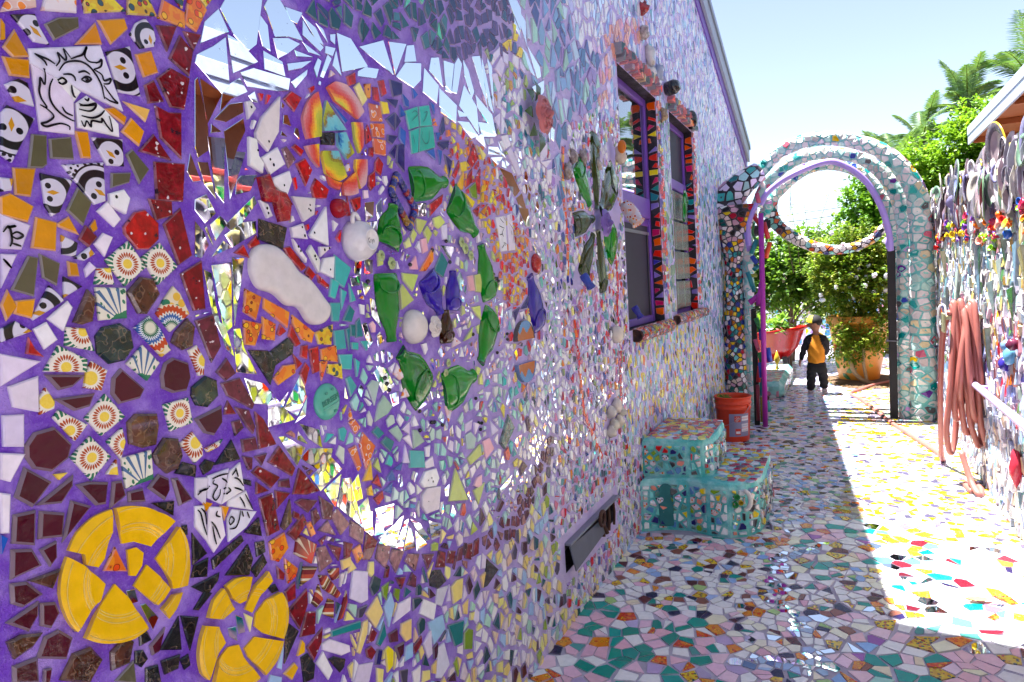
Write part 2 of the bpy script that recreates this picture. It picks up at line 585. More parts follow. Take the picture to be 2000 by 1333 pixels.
def shatter(seeds, gap, rad, heroes=(), asp=1.0, k=0.30, r=rng):
    """Voronoi cells of the seeds, shrunk by the joint width; cells keep clear of the hero outlines.
    seeds: (u, v, tag); gap(tag), rad(tag). asp stretches the cells along v. -> list of (poly, tag)"""
    pts = [Vector((u, v / asp)) for u, v, t in seeds]
    res = delaunay_2d_cdt(pts, [], [], 0, 1e-7)
    nb = {}
    vv, ee, orig = res[0], res[1], res[3]
    for a, b in ee:
        nb.setdefault(a, []).append(b)
        nb.setdefault(b, []).append(a)
    # grid of heroes
    G = 0.15
    grid = {}
    H = []
    for hp in heroes:
        h = ccw(hull([(a, b / asp) for a, b in hp]))
        if len(h) < 3:
            continue
        i = len(H)
        H.append(h)
        x0 = min(q[0] for q in h) - 0.08; x1 = max(q[0] for q in h) + 0.08
        y0 = min(q[1] for q in h) - 0.08; y1 = max(q[1] for q in h) + 0.08
        for gx in range(int(math.floor(x0 / G)), int(math.floor(x1 / G)) + 1):
            for gy in range(int(math.floor(y0 / G)), int(math.floor(y1 / G)) + 1):
                grid.setdefault((gx, gy), []).append(i)
    out = []
    for vi in range(len(vv)):
        if not orig[vi]:
            continue
        tg = seeds[orig[vi][0]][2]
        x, y = vv[vi]
        g = gap(tg) * 0.5
        R = rad(tg)
        ph = r.random() * 6.28
        poly = [(x + R * math.cos(ph + q * math.pi / 3), y + R * math.sin(ph + q * math.pi / 3)) for q in range(6)]
        ok = True
        for j in nb.get(vi, ()):
            qx, qy = vv[j]
            dx, dy = qx - x, qy - y
            L = math.hypot(dx, dy)
            if L < 1e-9:
                continue
            dx /= L; dy /= L
            poly = clip_half(poly, dx, dy, dx * x + dy * y + L / 2 - g)
            if len(poly) < 3:
                ok = False
                break
        if not ok:
            continue
        for hi in grid.get((int(math.floor(x / G)), int(math.floor(y / G))), ()):
            h = H[hi]
            best = -1e9
            n = len(h)
            for i in range(n):
                a = h[i]; b = h[(i + 1) % n]
                ex, ey = b[0] - a[0], b[1] - a[1]
                L = math.hypot(ex, ey)
                if L < 1e-9:
                    continue
                nx, ny = ey / L, -ex / L
                d = (x - a[0]) * nx + (y - a[1]) * ny
                if d > best:
                    best = d; bn = (nx, ny, nx * a[0] + ny * a[1])
            if best < g * 1.2:
                ok = False
                break
            if best < R + 0.02:
                poly = clip_half(poly, -bn[0], -bn[1], -(bn[2] + g * 1.6))
                if len(poly) < 3:
                    ok = False
                    break
        if not ok or len(poly) < 3:
            continue
        poly = tidy(poly, k)
        if len(poly) < 3 or abs(area2(poly)) < (0.22 * R) ** 2:
            continue
        out.append(([(a, b * asp) for a, b in poly], tg))
    return out

def crack(p, gap, r=rng):
    """break a piece in two along a random line"""
    c = cen(p)
    a = r.uniform(0, math.pi)
    nx, ny = math.cos(a), math.sin(a)
    s = math.sqrt(abs(area2(p)))
    d = nx * c[0] + ny * c[1] + r.uniform(-.12, .12) * s
    return [q for q in (clip_half(p, nx, ny, d - gap / 2), clip_half(p, -nx, -ny, -d - gap / 2)) if len(q) > 2 and abs(area2(q)) > (.28 * s) ** 2]

def roughen(p, r=rng, k=.06):
    """hand-nipped outline: corners pulled in unevenly, one now and then knocked off, long sides not quite straight"""
    c = cen(p)
    out = []
    n = len(p)
    s = math.sqrt(abs(area2(p)))
    knock = r.randrange(n) if n < 6 and r.random() < .10 else -1
    for i in range(n):
        x, y = p[i]
        t = r.random() * k
        x, y = x + (c[0] - x) * t, y + (c[1] - y) * t
        if i == knock:
            a, b = p[i - 1], p[(i + 1) % n]
            f = r.uniform(.18, .34)
            out.append((x + (a[0] - x) * f, y + (a[1] - y) * f))
            out.append((x + (b[0] - x) * f, y + (b[1] - y) * f))
        else:
            out.append((x, y))
        b = p[(i + 1) % n]
        L = math.hypot(b[0] - p[i][0], b[1] - p[i][1])
        if L > .9 * s and r.random() < .25:
            f = r.uniform(.35, .65); q = r.uniform(.015, .06)
            mx, my = p[i][0] + (b[0] - p[i][0]) * f, p[i][1] + (b[1] - p[i][1]) * f
            out.append((mx + (c[0] - mx) * (q + t), my + (c[1] - my) * (q + t)))
    return out

def grow(p, d):
    """move every corner outwards along its bisector"""
    p = ccw(p)
    out = []
    n = len(p)
    for i in range(n):
        a, b, c = p[i - 1], p[i], p[(i + 1) % n]
        e1 = Vector((b[0] - a[0], b[1] - a[1])); e2 = Vector((c[0] - b[0], c[1] - b[1]))
        if e1.length < 1e-9 or e2.length < 1e-9:
            out.append(b); continue
        e1.normalize(); e2.normalize()
        nx = Vector((e1.y + e2.y, -e1.x - e2.x))
        if nx.length < .2:
            out.append(b); continue
        nx.normalize()
        k = d / max(.5, nx.dot(Vector((e1.y, -e1.x))))
        out.append((b[0] + nx.x * k, b[1] + nx.y * k))
    return out

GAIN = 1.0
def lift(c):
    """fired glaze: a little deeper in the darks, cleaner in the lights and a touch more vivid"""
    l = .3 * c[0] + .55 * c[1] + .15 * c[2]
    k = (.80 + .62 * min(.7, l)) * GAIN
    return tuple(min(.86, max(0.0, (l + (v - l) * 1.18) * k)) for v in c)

# ---------------------------------------------------------------- pieces on a plane
class Plane:
    def __init__(s, O, U, V):
        s.O, s.U, s.V = Vector(O), Vector(U), Vector(V)
        s.N = s.U.cross(s.V).normalized()
    def at(s, u, v, n=0.0):
        q = s.O + s.U * u + s.V * v + s.N * n
        return (q.x, q.y, q.z)

WALL = Plane((XW, 0, 0), (0, 1, 0), (0, 0, 1))
FENCE = Plane((XF, 0, 0), (0, -1, 0), (0, 0, 1))
GROUND = Plane((0, 0, 0), (1, 0, 0), (0, 1, 0))

def shard(buf, pl, poly, h, bev, col, mat, rim=None, tilt=0.0, uvf=None, sunk=0.002, simple_=False, r=rng, base=0.0):
    """a flat piece with its own thickness, bevelled edge of paler body clay, slightly tilted out of the wall"""
    poly = ccw(poly)
    if mat == 'glazed_ceramic':
        col = lift(col)
    n = len(poly)
    cx, cy = cen(poly)
    tx, ty = (r.uniform(-tilt, tilt), r.uniform(-tilt, tilt)) if tilt else (0, 0)
    size = math.sqrt(abs(area2(poly)))
    bev = min(bev, size * 0.12)
    vs = []
    uv = []
    def hgt(u, v, k):
        return base + k + (u - cx) * tx + (v - cy) * ty
    if simple_:
        for u, v in poly:
            vs.append(pl.at(u, v, base - sunk)); uv.append((u, v))
        for u, v in poly:
            vs.append(pl.at(u, v, max(base + 0.0012, hgt(u, v, h)))); uv.append((u, v))
        faces = [list(range(n, 2 * n))]
        faces += [[i, (i + 1) % n, n + (i + 1) % n, n + i] for i in range(n)]
        cols = [col] + [rim or mixc(col, (0.62, 0.55, 0.66), 0.35)] * n
    else:
        for u, v in poly:
            vs.append(pl.at(u, v, base - sunk)); uv.append((u, v))
        for u, v in poly:
            vs.append(pl.at(u, v, max(base + 0.0006, hgt(u, v, h - bev)))); uv.append((u, v))
        ins = []
        for i in range(n):          # inset along the corner bisector
            a = poly[i - 1]; b = poly[i]; c = poly[(i + 1) % n]
            e1 = Vector((b[0] - a[0], b[1] - a[1])); e2 = Vector((c[0] - b[0], c[1] - b[1]))
            if e1.length < 1e-9 or e2.length < 1e-9:
                ins.append(b); continue
            e1.normalize(); e2.normalize()
            nx = Vector((-e1.y - e2.y, e1.x + e2.x))
            if nx.length < 1e-6:
                ins.append(b); continue
            nx.normalize()
            k = bev / max(0.35, nx.dot(Vector((-e1.y, e1.x))))
            q = (b[0] + nx.x * k, b[1] + nx.y * k)
            ins.append(q)
        for u, v in ins:
            vs.append(pl.at(u, v, max(base + 0.0012, hgt(u, v, h)))); uv.append((u, v))
        faces = [list(range(2 * n, 3 * n))]
        faces += [[n + i, n + (i + 1) % n, 2 * n + (i + 1) % n, 2 * n + i] for i in range(n)]
        faces += [[i, (i + 1) % n, n + (i + 1) % n, n + i] for i in range(n)]
        rc = rim or mixc(col, (0.62, 0.55, 0.66), 0.42)
        cols = [col] + [mixc(col, rc, 0.6)] * n + [rc] * n
    uvs = [uvf(u, v) for u, v in uv] if uvf else None
    buf.add(vs, faces, cols, mat, uvs)

def sweep(buf, pts, radii, col, mat, seg=10, cap=True, smooth=True, close=False):
    """tube along points"""
    P = [Vector(p) for p in pts]
    n = len(P)
    if not isinstance(radii, (list, tuple)):
        radii = [radii] * n
    vs = []
    nrm = None
    for i in range(n):
        if close:
            t = (P[(i + 1) % n] - P[i - 1])
        else:
            t = P[min(i + 1, n - 1)] - P[max(i - 1, 0)]
        if t.length < 1e-9:
            t = Vector((0, 0, 1))
        t.normalize()
        if nrm is None:
            nrm = t.orthogonal().normalized()
        else:
            nrm = (nrm - t * nrm.dot(t))
            if nrm.length < 1e-6:
                nrm = t.orthogonal()
            nrm.normalize()
        bi = t.cross(nrm)
        for k in range(seg):
            a = 2 * math.pi * k / seg
            q = P[i] + (nrm * math.cos(a) + bi * math.sin(a)) * radii[i]
            vs.append((q.x, q.y, q.z))
    faces = []
    m = n if close else n - 1
    for i in range(m):
        for k in range(seg):
            a = i * seg + k; b = i * seg + (k + 1) % seg
            c = ((i + 1) % n) * seg + (k + 1) % seg; d = ((i + 1) % n) * seg + k
            faces.append([a, b, c, d])
    if cap and not close:
        faces.append(list(range(seg))[::-1])
        faces.append(list(range((n - 1) * seg, n * seg)))
    buf.add(vs, faces, col, mat, None, smooth)

def lathe(buf, prof, O, axis, col, mat, seg=24, smooth=True, sx=1.0, ref=None):
    """surface of revolution: prof = [(radius, height)] along axis from O"""
    O = Vector(O); ax = Vector(axis).normalized()
    e1 = (Vector(ref) if ref is not None else ax.orthogonal()).normalized()
    e1 = (e1 - ax * e1.dot(ax)).normalized()
    e2 = ax.cross(e1)
    vs = []
    for r_, h in prof:
        for k in range(seg):
            a = 2 * math.pi * k / seg
            q = O + ax * h + e1 * (r_ * sx * math.cos(a)) + e2 * (r_ * math.sin(a))
            vs.append((q.x, q.y, q.z))
    faces = []
    for i in range(len(prof) - 1):
        for k in range(seg):
            faces.append([i * seg + k, i * seg + (k + 1) % seg, (i + 1) * seg + (k + 1) % seg, (i + 1) * seg + k])
    if prof[0][0] > 1e-6:
        faces.append(list(range(seg))[::-1])
    if prof[-1][0] > 1e-6:
        faces.append(list(range((len(prof) - 1) * seg, len(prof) * seg)))
    buf.add(vs, faces, col, mat, None, smooth)

def box(buf, lo, hi, col, mat, bev=0.0):
    x0, y0, z0 = lo; x1, y1, z1 = hi
    if bev <= 0:
        vs = [(x0, y0, z0), (x1, y0, z0), (x1, y1, z0), (x0, y1, z0), (x0, y0, z1), (x1, y0, z1), (x1, y1, z1), (x0, y1, z1)]
        fs = [[3, 2, 1, 0], [4, 5, 6, 7], [0, 1, 5, 4], [1, 2, 6, 5], [2, 3, 7, 6], [3, 0, 4, 7]]
        buf.add(vs, fs, col, mat)
        return
    vs = []
    for sx in (0, 1):
        for sy in (0, 1):
            for sz in (0, 1):
                X = (x0, x1)[sx]; Y = (y0, y1)[sy]; Z = (z0, z1)[sz]
                dx = bev * (1 if sx == 0 else -1); dy = bev * (1 if sy == 0 else -1); dz = bev * (1 if sz == 0 else -1)
                vs += [(X, Y + dy, Z + dz), (X + dx, Y, Z + dz), (X + dx, Y + dy, Z)]
    import bmesh
    bm = bmesh.new()
    bv = [bm.verts.new(v) for v in vs]
    bmesh.ops.convex_hull(bm, input=bv)
    bm.verts.index_update()
    bmesh.ops.recalc_face_normals(bm, faces=bm.faces)
    buf.add([tuple(v.co) for v in bm.verts], [[v.index for v in f.verts] for f in bm.faces], col, mat)
    bm.free()

def blob(buf, O, rx, ry, rz, col, mat, seg=12, rings=8, rot=None, wob=0.0, r=rng):
    vs = []; fs = []
    O = Vector(O)
    off = Vector((r.random() * 50, r.random() * 50, r.random() * 50))
    for i in range(rings + 1):
        th = math.pi * i / rings
        for k in range(seg):
            a = 2 * math.pi * k / seg
            d = Vector((math.sin(th) * math.cos(a), math.sin(th) * math.sin(a), math.cos(th)))
            w = 1 + (wob * noise.noise(d * 1.7 + off) if wob else 0)
            p = Vector((d.x * rx, d.y * ry, d.z * rz)) * w
            if rot is not None:
                p = rot @ p
            p = p + O
            vs.append((p.x, p.y, p.z))
    for i in range(rings):
        for k in range(seg):
            fs.append([i * seg + k, (i + 1) * seg + k, (i + 1) * seg + (k + 1) % seg, i * seg + (k + 1) % seg])
    buf.add(vs, fs, col, mat, None, True)

def catmull(pts, n=8, close=False):
    P = [Vector(p) for p in pts]
    out = []
    N = len(P)
    rg = range(N) if close else range(N - 1)
    for i in rg:
        if close:
            a, b, c, d = P[i - 1], P[i], P[(i + 1) % N], P[(i + 2) % N]
        else:
            a, b, c, d = P[max(i - 1, 0)], P[i], P[i + 1], P[min(i + 2, N - 1)]
        for k in range(n):
            t = k / n
            out.append(0.5 * ((2 * b) + (c - a) * t + (2 * a - 5 * b + 4 * c - d) * t * t + (3 * b - a - 3 * c + d) * t ** 3))
    if not close:
        out.append(P[-1])
    return out

def pick(pal, r=rng):
    t = r.random() * sum(w for _, w in pal)
    for c, w in pal:
        t -= w
        if t <= 0:
            return c
    return pal[-1][0]

def text_mesh(buf, body, O, U, V, size, col, mat, depth=0.0008, align='CENTER'):
    """raised lettering, flat letters of a little thickness"""
    cu = bpy.data.curves.new('lettering', 'FONT')
    cu.body = body
    cu.size = size
    cu.align_x = align
    cu.align_y = 'CENTER'
    cu.resolution_u = 2
    cu.extrude = depth
    ob = bpy.data.objects.new('lettering', cu)
    COL.objects.link(ob)
    dg = bpy.context.evaluated_depsgraph_get()
    me = bpy.data.meshes.new_from_object(ob.evaluated_get(dg))
    O, U, V = Vector(O), Vector(U), Vector(V)
    N = U.cross(V).normalized()
    vs = []
    for v in me.vertices:
        q = O + U * v.co.x + V * v.co.y + N * v.co.z
        vs.append((q.x, q.y, q.z))
    buf.add(vs, [list(p.vertices) for p in me.polygons], col, mat)
    bpy.data.objects.remove(ob)
    bpy.data.curves.remove(cu)
    bpy.data.meshes.remove(me)
# mosaic pieces on the long wall: kind, then corner points (distance along the wall, height) in millimetres
TRACED = '''
pw 635,1958 645,1978 685,1992 685,1981
pw 696,1980 702,1998 751,2015 749,1994
py 763,2019 818,2037 838,2026 765,1999
py 847,2047 888,2061 900,2037 843,2022
po 918,2070 962,2063 959,2035 905,2035
po 975,2091 997,2099 1015,2085 986,2035 962,2044
py 944,2083 963,2090 958,2071
py 1003,2104 1031,2111 1014,2092
ol 698,1958 719,1974 750,1984 750,1970 710,1939
or 744,1941 780,1985 788,1955
or 788,1992 835,2010 839,1995 806,1961
or 633,1905 651,1934 666,1901 644,1894
or 631,1890 666,1894 663,1870 638,1867
or 633,1943 635,1939 634,1918 630,1916
bw 650,1956 682,1967 686,1951 697,1929 677,1927
bw 845,1987 858,2009 877,2023 890,2011 892,1993 888,1980 862,1969
bw 797,1942 838,1963 850,1884 811,1882
or 851,1953 882,1968 892,1935 863,1920
dr 900,2019 941,2029 916,1981
dr 958,2026 995,2030 975,1998
dr 948,2014 973,1993 959,1946 921,1967
dr 890,1922 919,1947 958,1938 941,1879 913,1878
dr 864,1904 881,1915 896,1884 867,1874
dr 880,1871 907,1864 933,1869 924,1785 885,1816
dr 840,1785 871,1817 900,1778
dr 867,1769 930,1773 918,1704 864,1702
bw 630,1849 648,1862 660,1859 664,1827 642,1829
bw 619,1806 629,1818 664,1807 624,1737 612,1745
op 820,1865 866,1862 857,1841
or 782,1845 799,1851 820,1839 815,1828
or 810,1813 830,1838 851,1821 839,1796
or 728,1799 748,1800 749,1779 747,1760 734,1759
ol 660,1781 680,1783 676,1740 669,1734 650,1732
ol 685,1779 718,1787 719,1754 685,1751
bw 756,1792 806,1797 804,1755 776,1752
ol 814,1775 826,1784 854,1755 834,1729
bw 702,1740 769,1753 764,1692 746,1684
bw 667,1722 712,1718 686,1667 676,1661 668,1675
or 628,1727 657,1730 646,1688 627,1689
ol 783,1738 817,1742 812,1727 781,1716
bw 608,1709 623,1710 619,1694 607,1692
wd 775,1702 799,1711 809,1699 798,1673 774,1683
or 605,1681 619,1687 649,1671 638,1649 603,1656
ol 722,1707 741,1686 724,1650 702,1671
sf 669,1912 783,1949 812,1851 704,1880 669,1892
sf 670,1889 699,1879 727,1850 723,1795 673,1791
sf 702,1877 716,1879 741,1864 727,1845
sf 734,1844 753,1860 781,1844 803,1825 802,1804 732,1807
bl2 603,1656 640,1642 624,1607 598,1607
bl2 597,1597 616,1596 592,1551
or 653,1655 681,1649 675,1606 642,1610
or 684,1647 702,1659 714,1634 685,1644
wh 769,1688 788,1661 777,1650 751,1673
or 736,1646 744,1655 744,1643 739,1639
dr 716,1625 728,1645 743,1629 729,1614
rd 795,1648 818,1675 838,1680 862,1658 859,1631 837,1613 816,1613 795,1637
dr 849,1701 893,1701 892,1676 859,1666
dr 874,1658 912,1688 926,1603 897,1586
dr 900,1567 947,1591 946,1501 921,1499
dd 923,1478 963,1487 974,1424 951,1397
bw 688,1628 710,1618 704,1598 686,1600
bw 707,1594 729,1610 736,1602 719,1591
wh 741,1618 757,1635 770,1630 754,1600
sb:792:1585 756,1591 799,1622 826,1581 786,1549
sb:856:1587 824,1597 861,1622 891,1581 850,1550
sb:757:1578 733,1553 740,1576 760,1577 764,1552
ol 606,1546 635,1595 647,1593 635,1536
ol 652,1597 679,1585 671,1553 653,1563
or 693,1587 706,1584 707,1566 693,1567
bw 684,1562 708,1548 682,1534
wh 719,1576 728,1586 736,1578 720,1566
br 789,1536 816,1561 840,1558 850,1531 820,1499 805,1499
fl 734,1545 784,1543 781,1494 735,1493
br 719,1540 729,1527 721,1492 704,1488 693,1492
mx:866:1466 841,1497 859,1520 879,1543 892,1530 907,1493 864,1463
or 589,1524 600,1543 609,1520 594,1503
or 610,1527 635,1529 628,1503 607,1511
bw 630,1501 659,1548 678,1527 631,1500
wh 654,1499 685,1523 690,1515 674,1481
wh 631,1484 649,1493 661,1466 643,1455
bw 585,1488 605,1497 624,1482 583,1471
sb:703:1475 680,1483 706,1478 718,1444 675,1456
gk 726,1466 738,1478 769,1483 786,1469 788,1442 770,1421 743,1419 725,1438
mx:823:1472 796,1474 825,1491 846,1464 860,1429 843,1420
br 875,1458 904,1482 917,1465 909,1433 888,1427 866,1442
fl 775,1413 806,1441 835,1407 808,1382
mr 838,1384 848,1405 866,1413 896,1399 897,1373 886,1351 859,1350 838,1362
sb:929:1401 902,1423 918,1429 933,1402 926,1375 918,1374
rd 616,1450 622,1471 627,1454 637,1442
wh 581,1451 631,1434 577,1407
sb:670:1421 640,1420 664,1454 704,1428 701,1411
mr 641,1412 697,1403 678,1390 657,1388
sb:707:1398 703,1408 713,1423 736,1406 723,1377 698,1385
mr 747,1393 763,1405 801,1366 792,1352 754,1348 742,1366
gk 901,1353 933,1369 956,1357 957,1328 930,1311 906,1318 898,1338
wh 586,1402 627,1411 622,1360 590,1373
wh 575,1360 601,1357 596,1311 571,1318
wh 566,1306 595,1298 573,1264 562,1270
wh 560,1249 571,1244 562,1190 554,1193
bl 553,1187 559,1181 551,1165
sb:637:1372 626,1355 628,1379 637,1391 647,1369 645,1361
mr 651,1373 711,1371 702,1354 677,1351
sb:723:1331 695,1335 730,1366 758,1325 717,1302
sb:665:1320 645,1345 653,1353 693,1323 673,1304
br 765,1312 781,1324 819,1317 822,1296 813,1264 787,1264 765,1277
sb:866:1310 838,1330 887,1333 892,1288 846,1282
mr 902,1292 963,1304 962,1274 939,1253 919,1263
mr 600,1310 614,1327 642,1329 665,1297 658,1278 632,1264 608,1274 599,1293
sb:695:1269 665,1277 697,1302 727,1263 692,1233
sb:753:1278 727,1288 752,1304 755,1281 745,1257
br 806,1246 831,1270 858,1262 864,1231 852,1210 829,1208 811,1228
fl 748,1254 801,1255 801,1205 751,1203
sb:894:1248 864,1254 890,1268 908,1238 907,1221 890,1212
sb:927:1220 917,1231 956,1238 946,1228 922,1224
bk 937,1194 980,1232 997,1190
bk 849,1202 865,1217 892,1203 888,1185
bk 903,1200 916,1209 934,1199 926,1188 909,1183
sb:732:1232 720,1235 737,1252 737,1230
sb:643:1251 637,1256 652,1254 642,1248
mr 579,1238 595,1277 629,1246 599,1218
mr 608,1217 663,1246 660,1232 641,1211
mr 670,1229 687,1229 719,1220 712,1188 696,1190
mr 729,1217 743,1216 746,1191 721,1179
mr 754,1193 779,1191 781,1171 753,1178
mr 792,1190 813,1208 832,1194 831,1174 821,1161
mr 841,1192 850,1191 876,1144 849,1141
mr 574,1211 603,1209 596,1160 568,1172
mr 611,1205 643,1192 637,1158 604,1166
mr 638,1150 658,1207 686,1189
mr 565,1161 592,1152 601,1125 560,1121
mr 605,1148 627,1152 625,1128 615,1119
br 584,1108 626,1107 613,1085
mr 559,1112 578,1107 597,1081 571,1074 557,1084
mr 548,1059 591,1070 589,1050 575,1034
mr 596,1065 615,1058 619,1040 606,1024 593,1034
br 546,1030 564,1031 591,1022 577,1008 552,1004
mr 584,988 596,1012 616,1013 635,992 623,965
br 612,936 635,965 660,962 677,934 654,909
mr 549,990 581,987 579,951 548,968
mr 588,946 591,963 599,961 594,943
P1 643,1132 659,1156 686,1171 719,1175 715,1137 700,1097 688,1087 666,1100 665,1118
P1 726,1175 760,1167 800,1145 832,1116 810,1103 784,1086 753,1106 732,1111
P1 840,1103 854,1075 857,1040 850,986 814,997 813,1012 805,1032 790,1062
P1 740,1097 756,1095 769,1080 764,1060 750,1046 739,1051
P1 745,1031 773,1057 795,1027 810,998 795,986 783,980
P1 639,1124 659,1105 662,1101 686,1072 697,1055 686,1031 667,1025 641,999 627,1036 623,1070 627,1097
P1 712,1048 735,1013 761,948 735,943 696,953 653,983 672,1011 697,1034
P1 791,968 815,984 837,979 823,953 806,942
po 719,1106 734,1062 698,1078
mi 734,1025 746,1022 748,1002 738,1004
mi 757,990 763,989 783,955 773,942
P2 884,908 900,935 926,949 938,916 950,895 921,888
P2 931,951 956,956 995,944 981,899 964,900 944,920
P2 1004,920 1043,937 1049,913 1020,897 992,868 975,883
P2 1001,862 1030,878 1071,878 1087,842 1085,803 1066,775 1016,812 995,837
P2 875,897 907,879 921,840 893,824 871,791 858,811 856,852
P2 925,829 952,820 960,791 994,727 964,727 883,778 900,816
P2 965,805 992,816 1068,769 1048,737 1012,722 971,785
mi 953,880 966,867 969,840 955,842
mi 932,862 948,857 948,832 933,848
bk 797,1160 838,1150 834,1128
bk 871,1078 898,1031 867,1023
bk 869,1018 899,1019 893,987 862,998
bz 909,1013 982,1033 987,1023 910,996
bz 994,1038 1032,1054 1034,1017
bz 939,970 997,1009 1005,978 993,950
bk 1019,1006 1041,1002 1041,979 1020,978
bz 1002,956 1035,974 1042,955 1012,938
bk 860,979 921,980 917,968 892,952
bk 860,936 887,959 899,949 869,932
bk 785,897 824,936 823,877
bk 831,935 865,917 842,867 838,891
bk 1085,803 1115,768 1069,721
bk 748,950 757,950 766,923 747,924
mr 765,913 794,930 779,896 768,896
br 695,938 720,950 732,936 723,906 693,908
bk 737,916 750,912 756,894 745,887 736,897
bk 822,857 837,858 839,839 827,837
bz 783,875 819,867 812,846 787,850
bk 753,877 774,871 777,839 750,854
ol 699,886 730,902 731,865
bk 1042,901 1061,899 1068,883 1052,885
bk 853,1099 860,1098 859,1082 853,1082
sf2 889,1179 914,1174 905,1125 885,1146
sf2 917,1176 964,1177 940,1116 912,1136
sf2 969,1171 995,1181 999,1126 945,1115
sf2 960,1114 1004,1120 1018,1078 957,1105
sf2 883,1127 900,1122 900,1055 879,1091
sf2 912,1116 939,1107 938,1089 943,1050 915,1028 903,1052
sf2 953,1080 967,1093 1025,1071 996,1048 951,1036
or 901,1130 918,1122 905,1113
or 941,1109 959,1102 947,1082
dr 972,1299 981,1311 995,1285 970,1289
dd 970,1350 1015,1353 1045,1295 1040,1288 980,1325
dd 960,1374 986,1396 1005,1367 980,1356
dd 999,1297 1031,1283 1042,1247 1036,1237 1022,1254
dr 1049,1276 1068,1258 1097,1198 1051,1200
dd 987,1269 1005,1268 1013,1253 992,1242
dd 1006,1227 1041,1225 1044,1200 1008,1202
dd 1007,1193 1028,1184 1024,1163 1017,1163
dd 1039,1185 1068,1184 1053,1165
dr 1073,1166 1105,1191 1147,1132 1138,1117
dr 1027,1154 1042,1162 1099,1124 1073,1109
dr 1034,1130 1064,1105 1032,1108
dd 1098,1116 1126,1113 1126,1094 1098,1104
dr 1039,1094 1076,1095 1084,1012 1053,1011
dr 1085,1097 1125,1080 1085,1060
dr 1136,1077 1161,1126 1217,1060 1176,1063
dd 1140,1055 1160,1057 1207,1039 1176,1022
br 1092,1018 1123,1065 1122,1018 1100,1007
dr 1134,1036 1147,1026 1148,1013 1130,1026
dr 1110,995 1161,1020 1169,999 1131,973
dd 1189,1018 1202,1021 1214,995 1190,986
dd 1218,1045 1260,1010 1250,979 1225,991
po 1171,995 1181,997 1195,964 1182,964
dp 1206,968 1239,979 1262,937
dp 1254,989 1275,996 1315,946 1281,932
dp 1322,951 1369,915 1359,880 1315,918
dp 1377,896 1418,865 1381,829 1360,842
po 1055,994 1099,999 1106,964 1076,945 1057,956
dr 1236,924 1277,899 1266,874
dr 1293,908 1320,892 1305,867 1288,869
dr 1206,942 1227,946 1212,932
bk 1001,1146 1019,1138 1020,1130 1004,1137
mi 1031,1349 1077,1332 1101,1308 1085,1288 1047,1298
mi 1085,1288 1108,1297 1158,1240 1084,1241
mi 1095,1303 1118,1282 1125,1287 1146,1304 1123,1271
mi 1133,1272 1194,1339 1202,1285 1168,1248
mi 1178,1246 1204,1281 1195,1243 1161,1232
mi 1110,1210 1125,1208 1184,1169 1155,1138 1131,1176
mi 1175,1226 1234,1199 1242,1157 1201,1188
mi 1171,1149 1198,1163 1276,1145 1268,1128 1223,1110
mi 1198,1098 1268,1126 1303,1089 1225,1058
mi 1238,1054 1298,1075 1270,1006
mi 1279,1004 1306,1061 1334,1057 1364,921
mi 1338,1040 1365,1056 1373,994 1345,995
mi 1358,975 1394,988 1407,885 1366,916
mi 1422,950 1503,937 1490,886 1445,891
mi 1426,870 1528,886 1501,861 1456,838
dr 1092,827 1151,849 1149,815 1120,773
dr 1088,871 1118,879 1114,846 1090,847
dr 1070,934 1088,912 1085,900 1072,909
po 1094,943 1128,907 1121,892 1099,887 1095,910
ds 1135,866 1147,903 1188,886 1173,870
ds 1196,863 1219,852 1261,790 1249,787 1205,828
ds 1228,863 1263,854 1258,832 1239,836
dp 1193,928 1222,923 1241,880 1200,872
su:1173:911 1125,943 1135,970 1146,976 1194,937 1172,904
po 1321,877 1349,880 1358,847 1335,840
dr 1367,872 1383,898 1418,865 1388,831 1360,838
dp 1409,823 1423,853 1472,831 1461,803 1442,785
dp 1468,800 1481,819 1532,793 1490,752
dp 1536,765 1553,778 1605,758 1581,720
dd 1624,749 1681,729 1643,700
dr 1688,686 1711,727 1744,710 1734,668
dr 1749,676 1767,706 1803,692 1784,660
dd 1808,658 1827,691 1851,689 1837,652
dr 1861,648 1881,684 1911,678 1899,628
dr 1911,634 1932,678 1959,678 1947,630
dr 1122,752 1145,798 1171,787 1165,738
dr 1138,719 1191,737 1183,707 1156,680
ye 1108,717 1123,741 1128,732 1125,715
ye 1065,697 1095,704 1103,690 1084,674
bk 1119,704 1138,703 1157,669 1149,640 1122,644
ds 1166,811 1191,841 1199,804 1178,797
ds 1198,771 1220,795 1235,784 1228,746
ds 1248,732 1284,786 1284,762 1260,731
tl 1221,716 1326,691 1324,674 1220,704
wh 1187,701 1211,700 1279,651 1280,636 1249,643 1188,689
wh 1296,765 1315,826 1368,802 1362,731 1338,734
cr 1275,867 1308,864 1303,844 1279,846
cr 1298,829 1310,854 1325,830
cr 1371,799 1380,822 1396,818 1392,788 1382,784
tk 1375,758 1394,781 1422,759 1409,736 1385,733
dr 1438,759 1452,785 1462,777 1452,753
dr 1488,736 1531,721 1509,699
dd 1539,697 1565,718 1582,701 1575,673
cr 1352,699 1400,721 1418,673 1384,647
lb 1426,682 1460,705 1469,671 1439,623
wh 1463,622 1490,661 1549,655 1541,620
wh 1588,590 1612,620 1674,578 1656,539
tk 1559,644 1593,633 1604,621 1579,616 1559,614
bk 1651,664 1670,682 1712,667 1738,623 1693,620 1653,644
gy 1674,580 1688,617 1744,603 1702,560
cr 1766,591 1800,599 1836,589 1821,532 1773,536
lb 1627,543 1703,529 1710,484 1647,468
gr 1426,715 1426,737 1453,738 1438,698
gr 1473,695 1481,709 1498,699 1488,673
cr 1305,621 1337,682 1353,680 1346,649 1316,612
tl 1385,601 1421,642 1426,605 1397,590
